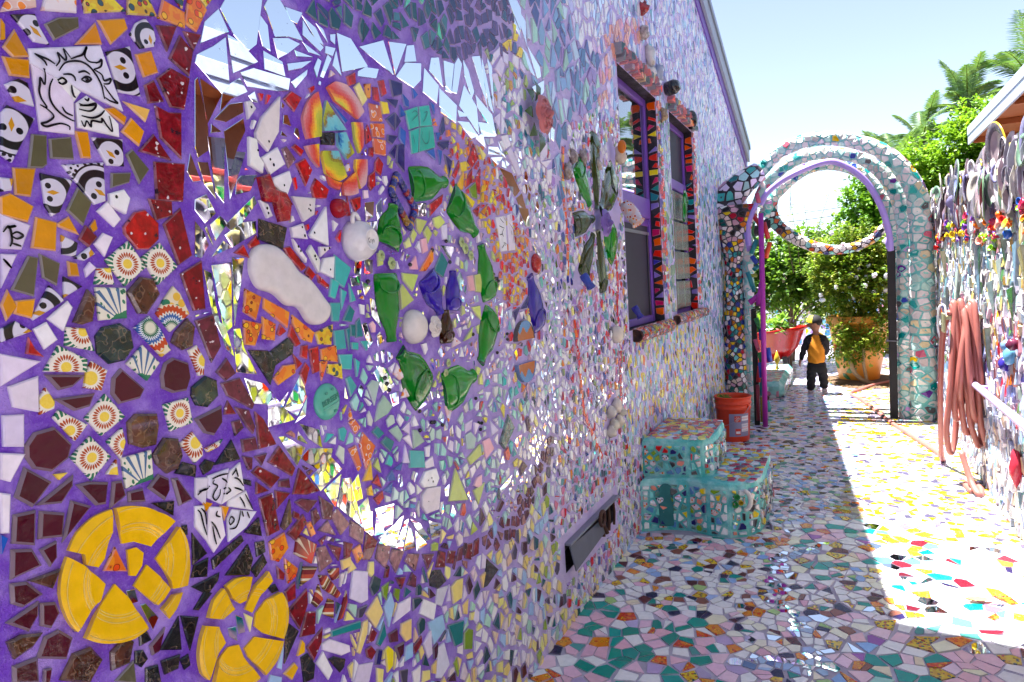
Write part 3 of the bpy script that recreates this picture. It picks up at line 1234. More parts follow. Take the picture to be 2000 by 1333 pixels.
dr 1349,623 1369,652 1387,629 1371,616
dd 1438,600 1475,597 1474,564 1444,577
cr 1490,578 1497,601 1541,593 1535,543 1512,545
wh 1596,494 1636,516 1635,445 1614,442
tl 1733,483 1825,454 1807,391 1765,403
gr 1825,413 1850,416 1879,397 1866,341 1818,365
bk 1974,502 2008,585 2081,520 1996,498
yl 1418,567 1432,570 1451,550 1442,511 1421,506
nv 1373,553 1387,585 1405,574 1391,543
dr 1341,607 1360,607 1377,584 1359,573 1345,587
mr 1462,553 1501,546 1494,519 1475,511
lb 1498,495 1510,530 1540,524 1535,488
dr 1542,512 1587,521 1585,504 1551,489
wh 1165,667 1187,681 1213,623 1198,611
wh 1285,552 1307,584 1361,563 1340,522
wh 1650,361 1670,446 1701,443 1722,365 1675,348
bk 1206,654 1222,651 1261,625 1254,609 1239,606
mi 1430,856 1473,870 1526,891 1541,891 1495,820
mi 1499,818 1550,874 1565,874 1526,800
mi 1536,795 1566,851 1573,844 1589,785
mi 1598,827 1648,772 1599,772
mi 1576,870 1620,842 1670,778 1637,785
mi 1678,775 1669,834 1734,803 1721,769
mi 1371,959 1408,947 1400,884 1369,915
mi 1414,883 1426,933 1453,877
mi 997,2018 1011,2060 1045,2094 1064,2060
mi 1053,2100 1069,2124 1168,2157 1141,2056 1118,2037 1081,2059
mi 1153,2088 1161,2119 1177,2106 1180,2054 1161,2058
mi 1175,2145 1189,2165 1222,2176 1263,2134 1287,2108 1240,2103 1200,2090
mi 984,1990 1026,2016 1058,2043 1055,1949 1036,1931 980,1975
mi 1065,2051 1092,2048 1139,2020 1071,1980
mi 1240,2165 1292,2169 1273,2142 1254,2143
mi 1295,2152 1313,2132 1358,2111 1346,2099 1291,2120
mi 1293,2162 1336,2148 1359,2119 1338,2120
mi 1195,2083 1239,2095 1275,2095 1235,2064 1205,2046
mi 1162,2046 1213,2038 1219,2010 1162,2010
mi 1232,2038 1310,2066 1277,2043 1233,2025
mi 1261,2075 1322,2078 1264,2066
mi 1289,2102 1345,2088 1307,2086
mi 1322,2051 1338,2077 1346,2074 1328,2035
mi 1342,2038 1373,2095 1384,2091 1350,2038
mi 1370,2116 1402,2120 1391,2100 1368,2101
mi 1242,2000 1294,2040 1290,2029 1251,1992
mi 1391,2076 1407,2114 1418,2061
mi 1342,2159 1363,2153 1377,2128
mi 1391,2150 1406,2154 1403,2133 1392,2136
mi 1415,2159 1469,2162 1533,2113 1425,2072
mi 1505,2153 1611,2199 1648,2122
mi 1640,2204 1725,2224 1659,2125
mi 1491,2087 1525,2105 1580,2115 1566,2090 1489,2077
mi 1714,2172 1732,2220 1766,2232 1772,2189
mi 1666,2119 1718,2168 1797,2187 1791,2140 1750,2109
mi 1803,2108 1817,2178 1892,2146 1875,2091
mi 1847,2182 1861,2220 1903,2233 1920,2153
mi 1935,2230 1978,2234 1972,2146 1939,2158
mi 1900,2139 1967,2106 1962,2066 1893,2086
mi 986,1944 1034,1929 993,1863
mi 1041,1940 1087,1969 1103,1948 1058,1925 1028,1894
mi 1093,1983 1128,2001 1233,2005 1225,1979 1196,1972 1107,1961
mi 1014,1874 1053,1909 1086,1920 1086,1903 1041,1876
mi 974,1939 979,1943 992,1854 988,1809 965,1794 960,1811
mi 991,1835 1031,1837 1015,1713 1000,1730
mi 1035,1853 1086,1887 1088,1866 1063,1827 1033,1767
mi 1034,1764 1060,1817 1082,1818 1072,1797 1033,1721
mi 1055,1757 1068,1768 1109,1775 1086,1742 1050,1732
mi 964,1782 984,1783 996,1718 974,1742
Q1 1263,1925 1282,1961 1323,1998 1332,1957 1322,1893 1273,1878
Q1 1358,2017 1389,2037 1436,2039 1498,1987 1469,1962 1383,1989
Q1 1351,1983 1364,1971 1419,1925 1334,1908 1332,1935
Q1 1382,1911 1415,1919 1443,1872 1413,1852 1381,1881
Q1 1448,1950 1488,1957 1483,1894 1465,1875 1450,1904
Q1 1265,1861 1311,1874 1307,1817 1283,1833
Q1 1323,1859 1380,1868 1408,1808 1379,1793 1328,1807 1319,1850
Q1 1330,1802 1385,1792 1374,1772 1341,1779
Q1 1388,1790 1443,1825 1449,1772 1390,1760
Q1 1447,1857 1495,1864 1481,1799 1460,1784 1442,1837
bk 1325,1901 1376,1910 1373,1882 1325,1876
bl 1371,1981 1428,1950 1418,1942
rd 1211,1957 1235,1978 1266,1971 1239,1936
rd 1233,1816 1262,1831 1282,1809 1257,1772
rd 1225,1853 1235,1860 1258,1849 1250,1838
rd 1277,1765 1293,1790 1337,1768 1326,1748 1283,1744
dp 1193,1843 1205,1850 1229,1826 1207,1806
rd 1441,2061 1474,2080 1474,2054 1448,2042
cr 1470,2043 1487,2057 1515,2022 1496,2004
po 1513,2059 1537,2067 1532,2030 1516,2028
rd 1576,2084 1598,2091 1608,2059 1589,2048
rd 1549,2060 1567,2064 1573,2030 1549,2029
pf 1527,2013 1571,2018 1580,1979 1531,1970
pf 1530,1961 1586,1972 1582,1936 1530,1929
pf 1532,1924 1588,1927 1583,1887 1534,1886
yl 1580,2030 1608,2034 1615,2006 1586,1999
rd 1501,1940 1513,1954 1525,1920 1501,1906
rd 1535,1861 1550,1876 1568,1862 1555,1831 1531,1841
rd 1503,1821 1528,1836 1526,1799 1505,1785 1497,1796
rd 1515,1895 1529,1899 1526,1876 1510,1878
nv 1629,2101 1687,2104 1683,2074 1640,2058
nv 1606,2042 1658,2051 1647,2030
nv 1599,1987 1638,2011 1632,1968
nv 1645,2012 1669,1996 1639,1965
nv 1601,1945 1648,1950 1619,1924 1598,1928
nv 1605,1896 1634,1922 1622,1886
nv 1645,1924 1677,1933 1667,1854 1635,1875
bl 1671,2039 1691,2017 1667,2008
bl 1663,1978 1689,1969 1679,1925 1656,1946
bl 1683,2076 1716,2062 1714,2044 1694,2044
bl 1741,2102 1764,2090 1746,2077
tf 1696,2029 1759,2053 1760,1998 1710,1980
tf 1772,2056 1824,2071 1835,2016 1769,1999
tf 1713,1974 1759,1991 1746,1920 1717,1913
tf 1768,1995 1838,2012 1844,1951 1755,1923
bl 1834,2083 1856,2078 1853,2054
bl 1854,1994 1881,1999 1864,1973
nv 1883,2009 1907,2051 1911,2014 1890,1996
nv 1868,1969 1931,1984 1923,1958
nv 1901,1936 1943,1923 1921,1872
bl 1793,1929 1839,1945 1843,1913
bl 1861,1944 1883,1943 1869,1903
wd 1117,1865 1138,1901 1194,1955 1181,1879 1146,1832 1116,1855
wd 1096,1851 1115,1850 1116,1816 1129,1802 1123,1783 1090,1796
wd 1128,1815 1172,1841 1191,1810 1147,1784
wd 1155,1774 1203,1795 1208,1775 1187,1735 1151,1765
wd 1096,1924 1107,1928 1119,1916 1099,1893
rr 1112,1770 1137,1780 1152,1749 1183,1745 1200,1722 1122,1723
rr 1150,1736 1178,1736 1197,1721 1186,1686 1162,1682 1156,1704
wd 1198,1669 1234,1680 1245,1647 1201,1649
wd 1200,1642 1237,1601 1234,1594 1207,1621
wd 1244,1619 1256,1630 1281,1598 1275,1572
wd 1287,1629 1326,1630 1287,1607
wd 1298,1602 1334,1606 1323,1557 1281,1572
wd 1257,1658 1318,1723 1315,1635 1261,1651
wd 1211,1739 1282,1742 1273,1705 1240,1687
wd 1111,1721 1130,1715 1141,1693 1129,1688
rd 1399,1711 1405,1757 1411,1712
rd 1419,1751 1457,1762 1454,1736 1434,1725
rd 1171,1622 1188,1626 1235,1581 1221,1574 1181,1607
rd 1233,1569 1245,1581 1264,1565 1252,1554
rd 1272,1563 1309,1539 1306,1532 1275,1547
rd 1034,1610 1056,1625 1068,1602
rd 1071,1627 1094,1646 1101,1631 1074,1622
bz 1107,1682 1184,1668 1167,1622 1102,1641
po 1052,1534 1092,1517 1072,1472 1042,1489
po 1100,1514 1169,1480 1160,1448 1096,1494
po 1091,1474 1125,1457 1119,1424 1088,1429
po 1040,1471 1087,1460 1063,1418 1036,1422
po 1180,1472 1245,1429 1235,1408 1203,1418 1178,1455
rd 1129,1435 1140,1454 1155,1440 1138,1431
rd 1163,1429 1173,1452 1197,1408 1182,1404
bk 1048,1408 1098,1400 1117,1372 1099,1331
bk 1104,1397 1160,1422 1175,1407 1170,1387 1119,1370
ps 1250,1428 1312,1442 1300,1395 1258,1401
rd 1201,1401 1219,1401 1213,1371 1196,1380
rd 1225,1391 1254,1395 1250,1338 1232,1336
rd 1172,1385 1196,1362 1178,1352
rd 1189,1339 1209,1361 1218,1349 1201,1312
po 1264,1387 1317,1391 1318,1351 1264,1365
po 1255,1359 1282,1356 1258,1316
py 1284,1348 1331,1344 1332,1308 1281,1330
po 1109,1340 1139,1363 1172,1362 1172,1344 1121,1326
tq 1340,1610 1398,1580 1365,1532 1333,1550
tq 1322,1552 1347,1544 1328,1507 1309,1513
tq 1353,1527 1373,1519 1350,1478
tq 1387,1538 1406,1498 1388,1495
tq 1309,1494 1346,1493 1335,1450 1313,1453
tl 1353,1451 1381,1486 1397,1471 1382,1445
tl 1378,1437 1396,1436 1392,1409 1377,1410
tl 1403,1443 1416,1450 1423,1406 1398,1405
tq 1315,1427 1350,1426 1353,1382 1316,1382
tl 1359,1427 1374,1430 1367,1376
tq 1325,1366 1375,1362 1367,1326 1333,1334
tq 1415,1391 1440,1389 1435,1369
tq 1347,1305 1362,1309 1383,1281 1359,1261
mi 979,1663 1003,1680 1019,1669 987,1637
mi 1017,1665 1097,1728 1100,1716 1035,1651
mi 1013,1644 1057,1671 1095,1676 1093,1654 1028,1623
mi 976,1603 1006,1631 1024,1621
mi 944,1664 959,1647 968,1624 950,1600 937,1602
mi 949,1708 975,1720 991,1687 965,1668 947,1691
mi 974,1582 1018,1588 1007,1461 991,1450
mi 1025,1598 1053,1598 1038,1541 1016,1463
mi 955,1573 967,1567 972,1500 990,1425 966,1482
mi 976,1472 990,1462 1005,1402 989,1419
mi 1013,1454 1026,1453 1032,1415 1061,1358 1011,1369
mi 1478,1748 1515,1755 1507,1718 1476,1704
mi 1527,1748 1550,1767 1549,1730 1526,1707
mi 1481,1697 1522,1703 1514,1642 1480,1636
mi 1419,1600 1444,1600 1433,1560 1415,1568
mi 1460,1604 1489,1600 1485,1568 1452,1564
mi 1395,1557 1433,1560 1430,1537 1399,1537
mi 1440,1544 1474,1532 1449,1512
mi 1470,1500 1483,1495 1504,1424 1471,1455
mi 1427,1434 1443,1437 1463,1387 1448,1376
mi 1474,1320 1501,1313 1544,1260 1513,1244
mi 1485,1401 1499,1408 1513,1386 1488,1374
ft 2235,1763 2312,1774 2308,1647 2262,1643
ft 2332,1778 2367,1787 2382,1651 2327,1647
yl 1996,1924 2038,1935 2039,1905 2002,1897
ye 1971,1852 2018,1902 2005,1840 1979,1833
yl 2013,1826 2079,1804 2061,1787
ye 2143,1865 2167,1871 2164,1852 2129,1843
ye 2134,1838 2151,1842 2147,1810 2124,1811
rd 2054,1937 2100,2000 2127,1958 2079,1920
rd 2036,1879 2078,1915 2066,1867 2027,1848
rd 2095,1881 2140,1928 2122,1837 2100,1840
gr 2047,1845 2094,1870 2098,1819 2065,1821
po 2152,1887 2198,1887 2182,1856 2160,1862
rd 2070,1775 2117,1797 2095,1759
or 2175,1805 2147,1768 2125,1774
nv 1867,1962 1887,1970 1929,1972 1893,1952
cr 2138,1996 2181,1976 2161,1957
rd 1945,1878 1991,1928 1989,1908 1959,1870
lm 1713,1725 1766,1720 1728,1682 1713,1694
lm 1749,1687 1768,1706 1791,1685 1766,1656
lm 1809,1732 1848,1742 1873,1724 1834,1703 1812,1709
wh 1853,1711 1886,1718 1880,1674 1857,1671
pk 1729,1664 1755,1669 1763,1633 1737,1625
lm 1622,1565 1700,1560 1666,1516 1624,1547
lm 1606,1522 1618,1534 1667,1489 1606,1466
pk 1664,1591 1695,1613 1702,1578 1666,1578
po 1714,1573 1795,1643 1790,1606 1747,1573
tl 1794,1573 1842,1630 1875,1597 1841,1554
mi 1845,1649 1929,1647 1891,1609
mi 1914,1534 1949,1568 1975,1538 1956,1508
lm 2046,1557 2096,1562 2082,1499 2049,1503
pk 1998,1553 2030,1558 2039,1506 2002,1507
lm 1944,1345 2006,1383 1992,1354
lm 2015,1450 2070,1452 2070,1408 2044,1422
mi 1722,1766 1773,1773 1768,1738 1726,1733
rd 1794,1772 1874,1808 1862,1783 1794,1740
mi 2292,1948 2395,1939 2456,1882 2410,1854
mi 2423,1849 2476,1872 2505,1821 2472,1794
mi 2228,1975 2323,1991 2275,1960
mi 2213,1997 2264,2016 2299,1996
mi 2440,1815 2527,1816 2540,1750 2495,1748
mi 2575,1672 2634,1642 2638,1617 2592,1629
mi 2210,1534 2260,1539 2255,1500 2206,1507
mi 2217,1451 2249,1455 2238,1377 2205,1363
nv 2328,1417 2392,1431 2344,1381
nv 2405,1425 2477,1470 2456,1428
lm 1515,1618 1535,1615 1532,1590 1514,1586
mi 1463,1307 1488,1318 1514,1254 1493,1249
mi 1488,1318 1514,1308 1543,1258 1521,1252
pw 1547,1291 1565,1314 1593,1276 1574,1270
pw 1575,1218 1602,1255 1640,1216
mi 1526,1235 1562,1237 1559,1208 1536,1203
mi 1641,1193 1667,1207 1696,1179 1654,1168
pw 1803,1153 1844,1145 1819,1104
mi 1758,1125 1779,1143 1794,1123 1783,1106
pw 1868,1331 1882,1364 1928,1340
mi 1784,1325 1805,1342 1824,1316 1800,1304
sg 1450,1178 1469,1219 1495,1238 1529,1204 1506,1188
sg 1429,1275 1450,1286 1476,1276 1452,1222
tl 1434,1152 1455,1162 1482,1138 1458,1131
tl 1469,1116 1491,1127 1524,1105 1504,1084
sg 1510,1140 1544,1146 1566,1115 1553,1101
pf 1352,1228 1358,1204 1346,1202
pf 1345,1195 1367,1198 1385,1175 1365,1163
pf 1380,1132 1396,1157 1439,1114 1397,1064
pf 1337,1130 1362,1132 1379,1076 1366,1068
wh 1568,1132 1599,1143 1596,1113
wh 1572,1105 1599,1110 1610,1070
wh 1560,1038 1576,1082 1589,1031
sg 1619,1117 1639,1113 1674,1073 1617,1066
tq 1597,1064 1667,1045 1665,997 1591,1017
wh 1676,1054 1701,1053 1693,1023 1677,1027
wh 1666,1011 1710,1018 1714,989 1672,993
sg 1918,1038 1950,1041 1983,1013 1963,982 1922,991
wh 1918,1074 1966,1079 1951,1051 1920,1048
wh 1980,1066 2011,1055 1980,1030
wh 2095,1048 2149,1004 2100,998
lm 1918,961 2007,987 2013,948 1936,936
pk 2030,992 2076,993 2105,948 2044,930
wd 1635,960 1663,984 1722,978 1735,946 1715,928 1649,942
wd 1639,922 1665,933 1740,918 1723,854 1656,862 1635,891
lm 1787,858 1837,947 1901,828
ye 1381,1036 1418,1079 1418,1029
lm 1429,1063 1444,1078 1453,1041
ye 1397,1011 1410,1015 1414,990 1398,995
rd 1421,1021 1442,1035 1455,998
rd 1422,979 1457,987 1458,968 1436,958
bl 1481,1016 1507,1030 1518,1002 1483,1007
bl 1515,1033 1552,1038 1543,1021
bl 1464,988 1503,997 1493,970
lm 1945,846 2022,850 1970,791
pk 1971,880 2004,882 1998,836 1947,861
mi 2138,795 2237,818 2221,799 2142,777
gg 2155,958 2236,1043 2281,988 2188,928
mr 2306,823 2337,845 2376,816 2316,796
mr 2098,728 2139,755 2161,737 2121,716
mi 1934,2232 1998,2239 1970,2143 1937,2143
mi 2008,2242 2036,2269 2055,2255 2005,2149 1976,2147
mi 2129,2297 2187,2315 2214,2223 2233,2141
mi 2062,2271 2095,2245 2130,2182 2110,2157 2067,2228
mi 2205,2320 2226,2268 2268,2138 2235,2158 2207,2252
mi 2246,2326 2279,2303 2275,2139
mi 1908,2136 2000,2108 1988,2052 1899,2068
mi 2061,2186 2140,2133 2145,2045 2021,2113
mi 2140,2174 2255,2130 2276,2063 2151,2135
mi 2008,2095 2091,2092 2016,2077
mi 2150,2083 2238,2094 2269,2056 2172,2040
mi 2215,2009 2289,2021 2324,1999 2211,1985
mi 2292,2044 2349,1991 2318,2003
mi 2004,2060 2077,2069 2138,2034 2092,2021
mi 2125,2026 2174,2050 2191,2006
mi 2234,1975 2323,1990 2281,1959
mi 2461,2601 2533,2626 2573,2604 2553,2515 2484,2575
mi 2543,2594 2612,2569 2607,2478 2562,2530
mi 2614,2474 2731,2420 2742,2385 2708,2370
mi 2566,2454 2609,2442 2675,2368 2630,2375
mi 2637,2316 2774,2374 2767,2327 2713,2296
mi 2761,2288 2798,2309 2818,2209 2788,2126
mi 2824,2191 2868,2186 2851,2137 2817,2144
mi 2501,2546 2546,2513 2550,2491 2504,2518
wh 2291,2349 2353,2394 2349,2365 2307,2332
wh 2303,2304 2362,2363 2384,2335 2351,2288
wh 2378,2384 2423,2380 2412,2348 2380,2351
wh 2473,2399 2515,2399 2509,2356 2462,2367
wh 2528,2391 2577,2374 2567,2353 2532,2368
wh 2275,2275 2314,2290 2339,2246 2317,2219
wh 2310,2218 2337,2229 2328,2166 2303,2167
wh 2272,2122 2319,2148 2305,2090
wh 2332,2145 2354,2121 2335,2079 2322,2076
wh 2320,2065 2374,2080 2396,2044 2354,2026
wh 2366,2016 2395,2038 2480,1951 2449,1936
wh 2680,2070 2770,2117 2762,2064 2689,2021
wh 2689,2021 2812,2052 2737,2009
wh 2752,1998 2806,2011 2787,1944 2748,1972
yl 2490,2519 2511,2520 2499,2481
yl 2482,2459 2492,2485 2528,2490 2510,2462
yl 2382,2413 2439,2447 2419,2401
yl 2502,2407 2536,2446 2564,2442 2545,2410
yl 2438,2441 2460,2453 2454,2411
'''
BOTTLES = '''
green 1700 1822 1895 1851 88
green 1928 1808 2074 1700 108
green 1567 1639 1603 1753 91
green 1546 1566 1549 1379 94
green 2157 1476 2106 1663 103
green 2170 1422 2051 1258 111
green 1700 1209 1586 1349 122
green 1803 1192 1999 1223 116
purple 1751 1560 1811 1443 90
purple 1893 1446 1903 1572 71
brown 1839 1347 1843 1451 65
purple 2584 1340 2506 1555 127
green 3139 2089 3286 1899 134
dark 3425 2268 3395 1883 126
dark 3750 2096 3462 1882 183
dark 3050 1784 3330 1832 99
green 3681 1682 3503 1822 210
dark 3124 1533 3317 1749 116
dark 3445 1463 3395 1779 110
green 5726 2189 5581 1973 123
'''
REGIONS = '''
ringglass 2316,2096 2511,2033 2760,1746 2875,1502 2815,1187 2632,882 2373,736 2159,665 2067,733 2291,819 2480,957 2608,1211 2641,1507 2568,1736 2404,1940
slate 1280,2242 1314,2173 1386,2172 1598,2208 1748,2223 1896,2276 1952,2237 1994,2504
plum 1994,2504 1951,2229 2076,2295 2250,2352 2399,2384 2482,2494 2535,2703
maroon 1006,1396 1075,1212 1244,987 1469,800 1688,675 1937,609 2259,592 2467,688 2657,854 2584,935 2435,822 2252,703 2057,663 1845,688 1617,773 1434,883 1254,1072 1138,1232 1064,1368
fiery 1807,2041 1960,2055 2163,1998 2328,1874 2462,1690 2587,1508 2569,1383 2267,1440 2195,1662 2062,1795 1845,1886
sea 1301,1462 1414,1428 1532,1307 1696,1179 2012,1158 2241,1253 2345,1202 2410,991 2245,812 1994,757 1851,736 1484,922 1334,1101 1215,1192
bits 1448,1873 1845,1886 2062,1795 2195,1662 2284,1401 2241,1253 2012,1158 1696,1179 1532,1307 1414,1428 1424,1676
white_fan 2399,2384 2606,2351 2722,2065 2827,1593 2757,1327 2622,1380 2559,1674 2404,1940 2255,2103 2204,2304
steel 2535,2703 2530,2508 2650,2301 2800,2011 2906,1708 2988,2036 3051,2230 3487,2401 3573,2669 3193,2711 3021,2882
pinkor 3046,2586 3080,2422 3078,2317 3469,2390 3511,2497 3282,2592 3157,2699
rain 3775,2929 3739,2877 3494,2442 3714,2448 3754,2690 4210,2961 4599,3090 4643,3186 4233,3088
paleup 3021,2882 3193,2711 3573,2669 3487,2401 3800,2396 3958,2744 4809,2725 5486,2832 6321,2784 7405,2614 7291,2136 9939,2326 10795,3132 7212,4425
lilacmix 2800,2011 3064,2314 3487,2401 3903,2415 4022,1232 3697,911 3699,324 3921,7 2719,59 2640,548 2629,861 2708,1199 2813,1503 2850,1750
winright 4747,2780 5486,2832 6077,2733 5991,1260 4819,1172 4536,1262
aqua 6130,2447 8144,2711 7617,629 6447,1049 5991,1260
yelblue 3858,1244 4819,1172 6489,1236 8086,926 8211,-220 6546,268 4033,638 3729,494
lower_red 2941,862 3708,675 3750,309 3451,313 3066,511
cream 1115,1042 1469,800 1688,675 1937,609 2259,592 2657,854 2717,1065 2834,814 2856,526 2690,280 3447,286 3843,219 3915,-22 2118,-86 1061,577
glass 962,1916 993,2001 1100,2041 1131,1954 1086,1860 1030,1779 1007,1685 945,1464 936,1543 942,1700
glass 981,1461 1022,1479 1090,1342 1198,1196 1344,1020 1481,895 1430,856 1247,1012 1102,1194 1018,1331
rednest 1103,1948 1229,2010 1538,2087 1570,1891 1486,1666 1323,1646 1189,1676 1070,1784
'''
STROKES = '''
708,1889 718,1903 731,1910 746,1913 759,1909 770,1897 777,1883 779,1869 780,1861
697,1874 691,1861 689,1844 694,1831 705,1821 719,1815 725,1814
737,1825 755,1825 769,1832 778,1842
673,1906 683,1904 694,1902 703,1898
673,1906 686,1899 690,1892
704,1895 711,1906 709,1917 719,1909 722,1914 719,1926 729,1915
729,1913 739,1919 750,1926 758,1940 753,1925 760,1917 773,1919
770,1917 777,1921 782,1926 779,1914 766,1906
766,1906 779,1901 783,1892 795,1898 791,1889 781,1886
781,1884 787,1876 796,1865 803,1859 790,1860 781,1864
685,1887 686,1876 683,1862 678,1871 676,1860 674,1850 676,1839 683,1827 673,1829
673,1829 684,1824 692,1815 682,1805 672,1800 679,1797 691,1802 703,1806 715,1804 715,1798
736,1817 740,1808 745,1818 751,1810 754,1820 770,1821 772,1827 780,1816 788,1809 787,1824 785,1834
743,1884 752,1891 760,1889 752,1882 743,1884
749,1888 754,1888 753,1885 750,1885
704,1873 712,1879 718,1875 711,1869 705,1871
739,1894 750,1899 759,1896
714,1885 726,1888 732,1885 733,1879
726,1871 726,1862 728,1854 731,1853
745,1854 750,1852 753,1857
735,1844 746,1843 763,1850 761,1842 751,1835 734,1835
736,1841 762,1847
707,1833 712,1825 723,1822
922,1170 942,1172 961,1170
915,1158 907,1154 890,1155
886,1149 900,1155 909,1154
927,1167 923,1161 933,1153 924,1143 920,1135 926,1127 936,1134 939,1145
970,1164 981,1174 975,1180
981,1174 985,1157
975,1158 986,1151 996,1135
945,1165 955,1156 956,1146 946,1143
958,1143 963,1135 953,1132
945,1134 956,1131
973,1138 984,1132 993,1126
883,1121 889,1112 893,1089 898,1067
891,1122 899,1109 900,1087
911,1089 920,1074 928,1049
913,1079 915,1057 918,1041
927,1105 924,1097 933,1091
952,1076 959,1083 965,1074 955,1068 952,1076
952,1060 967,1058 977,1070 983,1088
986,1086 989,1073
998,1083 1004,1065
984,1116 992,1101 995,1090
998,1118 1008,1096 1014,1081
2260,1762 2289,1747
2292,1770 2303,1754
2250,1734 2293,1728
2245,1700 2277,1707
2286,1725 2271,1707 2282,1697
2352,1780 2356,1757
2335,1750 2365,1729 2369,1706 2358,1677
2351,1722 2355,1705
2279,1674 2298,1672 2290,1663
2257,1651 2285,1669
2373,1683 2384,1666
1724,2028 1741,2038 1756,2033 1738,2018 1721,2006
1791,2042 1809,2050 1798,2030 1779,2012
1720,1966 1729,1941
1775,1985 1768,1966 1787,1951 1806,1963 1815,1996
600,1630 609,1639 611,1619 607,1609
610,1626 619,1631 627,1626 618,1621 610,1626
607,1638 618,1640 607,1636
611,1614 623,1610
598,1589 607,1576 596,1591
'''
# ---------------------------------------------------------------- the long mosaic house on the left
for _n, _h, _r in (('purple_paint', '6f45a8', 0.35), ('dark_metal', '3c3a40', 0.45), ('grey_metal', '8a8c98', 0.4), ('rust', '4a2c22', 0.75),
                   ('fascia_paint', '9aa0b0', 0.5), ('white_paint', 'd4dae4', 0.45), ('fascia_white', 'b4c0d4', 0.5), ('brown_paint', 'a06a42', 0.55), ('soffit_wood', 'a05a2c', 0.5),
                   ('dark_room', '15121c', 0.6), ('roof_felt', '3a3a40', 0.8)):
    simple(_n, _h, _r, 0.6 if _n in ('grey_metal',) else 0.0, 14, 0.18, 0.001)

house = thing('mosaic_house', 'long lavender house wall covered from ground to roof in broken tile, mirror and bottle mosaic', 'house', (XW, 4.0, 0))

Y_RIDGE = 2.65
def roof_z(y):
    return 4.111 - (Y_RIDGE + abs(y - Y_RIDGE) - 6.864) * 0.2945
WIN = [(3.90, 4.81, 1.22, 2.75), (5.22, 6.09, 1.21, 2.75)]
VENT = (2.72, 3.43, 0.245, 0.378)
Y_END, Y_TALL, Y_BACK, TALL_Z = 9.92, 3.40, -4.0, 8.7

b = Buf()
def wq(y0, y1, z00, z01, z10, z11):
    b.add([(XW, y0, z00), (XW, y1, z01), (XW, y1, z11), (XW, y0, z10)], [[0, 1, 2, 3]], (0.3, 0.2, 0.5), 'purple_grout')
def wcol(y0, y1, holes):
    za = 0.0
    for h0, h1 in holes:
        wq(y0, y1, za, za, h0, h0)
        za = h1
    wq(y0, y1, za, za, roof_z(y0), roof_z(y1))
wcol(Y_BACK, Y_RIDGE, [])
wcol(Y_RIDGE, VENT[0], [])
wcol(VENT[0], VENT[1], [(VENT[2], VENT[3])])
wcol(VENT[1], WIN[0][0], [])
wcol(WIN[0][0], WIN[0][1], [WIN[0][2:]])
wcol(WIN[0][1], WIN[1][0], [])
wcol(WIN[1][0], WIN[1][1], [WIN[1][2:]])
wcol(WIN[1][1], Y_END, [])
# far end, back, and the end wall nearer the street
XB = XW - 5.0
b.add([(XW, Y_END, 0), (XB, Y_END, 0), (XB, Y_END, roof_z(Y_END)), (XW, Y_END, roof_z(Y_END))], [[0, 1, 2, 3]], (0.4,) * 3, 'white_paint')
b.add([(XB, Y_BACK, 0), (XB, Y_BACK, roof_z(Y_BACK)), (XB, Y_END, roof_z(Y_END)), (XB, Y_END, 0)], [[0, 1, 2, 3]], (0.4,) * 3, 'white_paint')
b.add([(XW, Y_BACK, 0), (XW, Y_BACK, roof_z(Y_BACK)), (XB, Y_BACK, roof_z(Y_BACK)), (XB, Y_BACK, 0)], [[0, 1, 2, 3]], (0.4,) * 3, 'white_paint')
for (y0, y1, z0, z1) in WIN + [VENT]:
    d = 0.135 if z1 > 1 else 0.10
    for q in ([(XW, y0, z0), (XW - d, y0, z0), (XW - d, y0, z1), (XW, y0, z1)], [(XW, y1, z1), (XW - d, y1, z1), (XW - d, y1, z0), (XW, y1, z0)],
              [(XW, y0, z1), (XW - d, y0, z1), (XW - d, y1, z1), (XW, y1, z1)], [(XW, y1, z0), (XW - d, y1, z0), (XW - d, y0, z0), (XW, y0, z0)]):
        b.add(q, [[0, 1, 2, 3]], (0.1,) * 3, 'dark_grout')
wall = b.build('wall', house, (XW, 4.0, 0))

b = Buf()   # unseen block on the ridge, added and sized to shade the near paving
box(b, (XW - 1.5, 1.75, 4.9), (XW - 0.012, Y_TALL, TALL_Z), (0.5, 0.4, 0.6), 'purple_grout')
b.build('roof_shade_block', house, (XW - 1, 2.5, 6))

b = Buf()   # sloping roof with its barge board along the rake
def rbox(x0, x1, dz0, dz1, mat):
    for ys in ((Y_RIDGE, Y_END + 0.06), (Y_BACK - .06, Y_RIDGE - .001)):
        rslab(x0, x1, dz0, dz1, mat, ys)
def rslab(x0, x1, dz0, dz1, mat, ys):
    vs = []
    for y in ys:
        z = roof_z(y)
        vs += [(x0, y, z + dz0), (x1, y, z + dz0), (x1, y, z + dz1), (x0, y, z + dz1)]
    b.add(vs, [[3, 2, 1, 0], [4, 5, 6, 7], [0, 1, 5, 4], [1, 2, 6, 5], [2, 3, 7, 6], [3, 0, 4, 7]], (0.5,) * 3, mat)
rbox(XB - 0.1, XW + 0.02, 0.0, 0.05, 'roof_felt')
roof = b.build('roof', house, (XW - 2, 6, 4))
b = Buf()
rbox(XW + 0.022, XW + 0.050, -0.16, 0.065, 'fascia_paint')
rbox(XW + 0.052, XW + 0.066, 0.0, 0.067, 'grey_metal')
b.build('barge_board', roof, (XW, 6, 4))
b = Buf()
rbox(XW + 0.003, XW + 0.018, -0.27, -0.03, 'purple_paint')
b.build('frieze_board', roof, (XW, 6, 4))

# ------------------------------------------------ the mosaic itself
def PQ(s):
    return [tuple(int(k) / 1000.0 for k in p.split(',')) for p in s.split()]

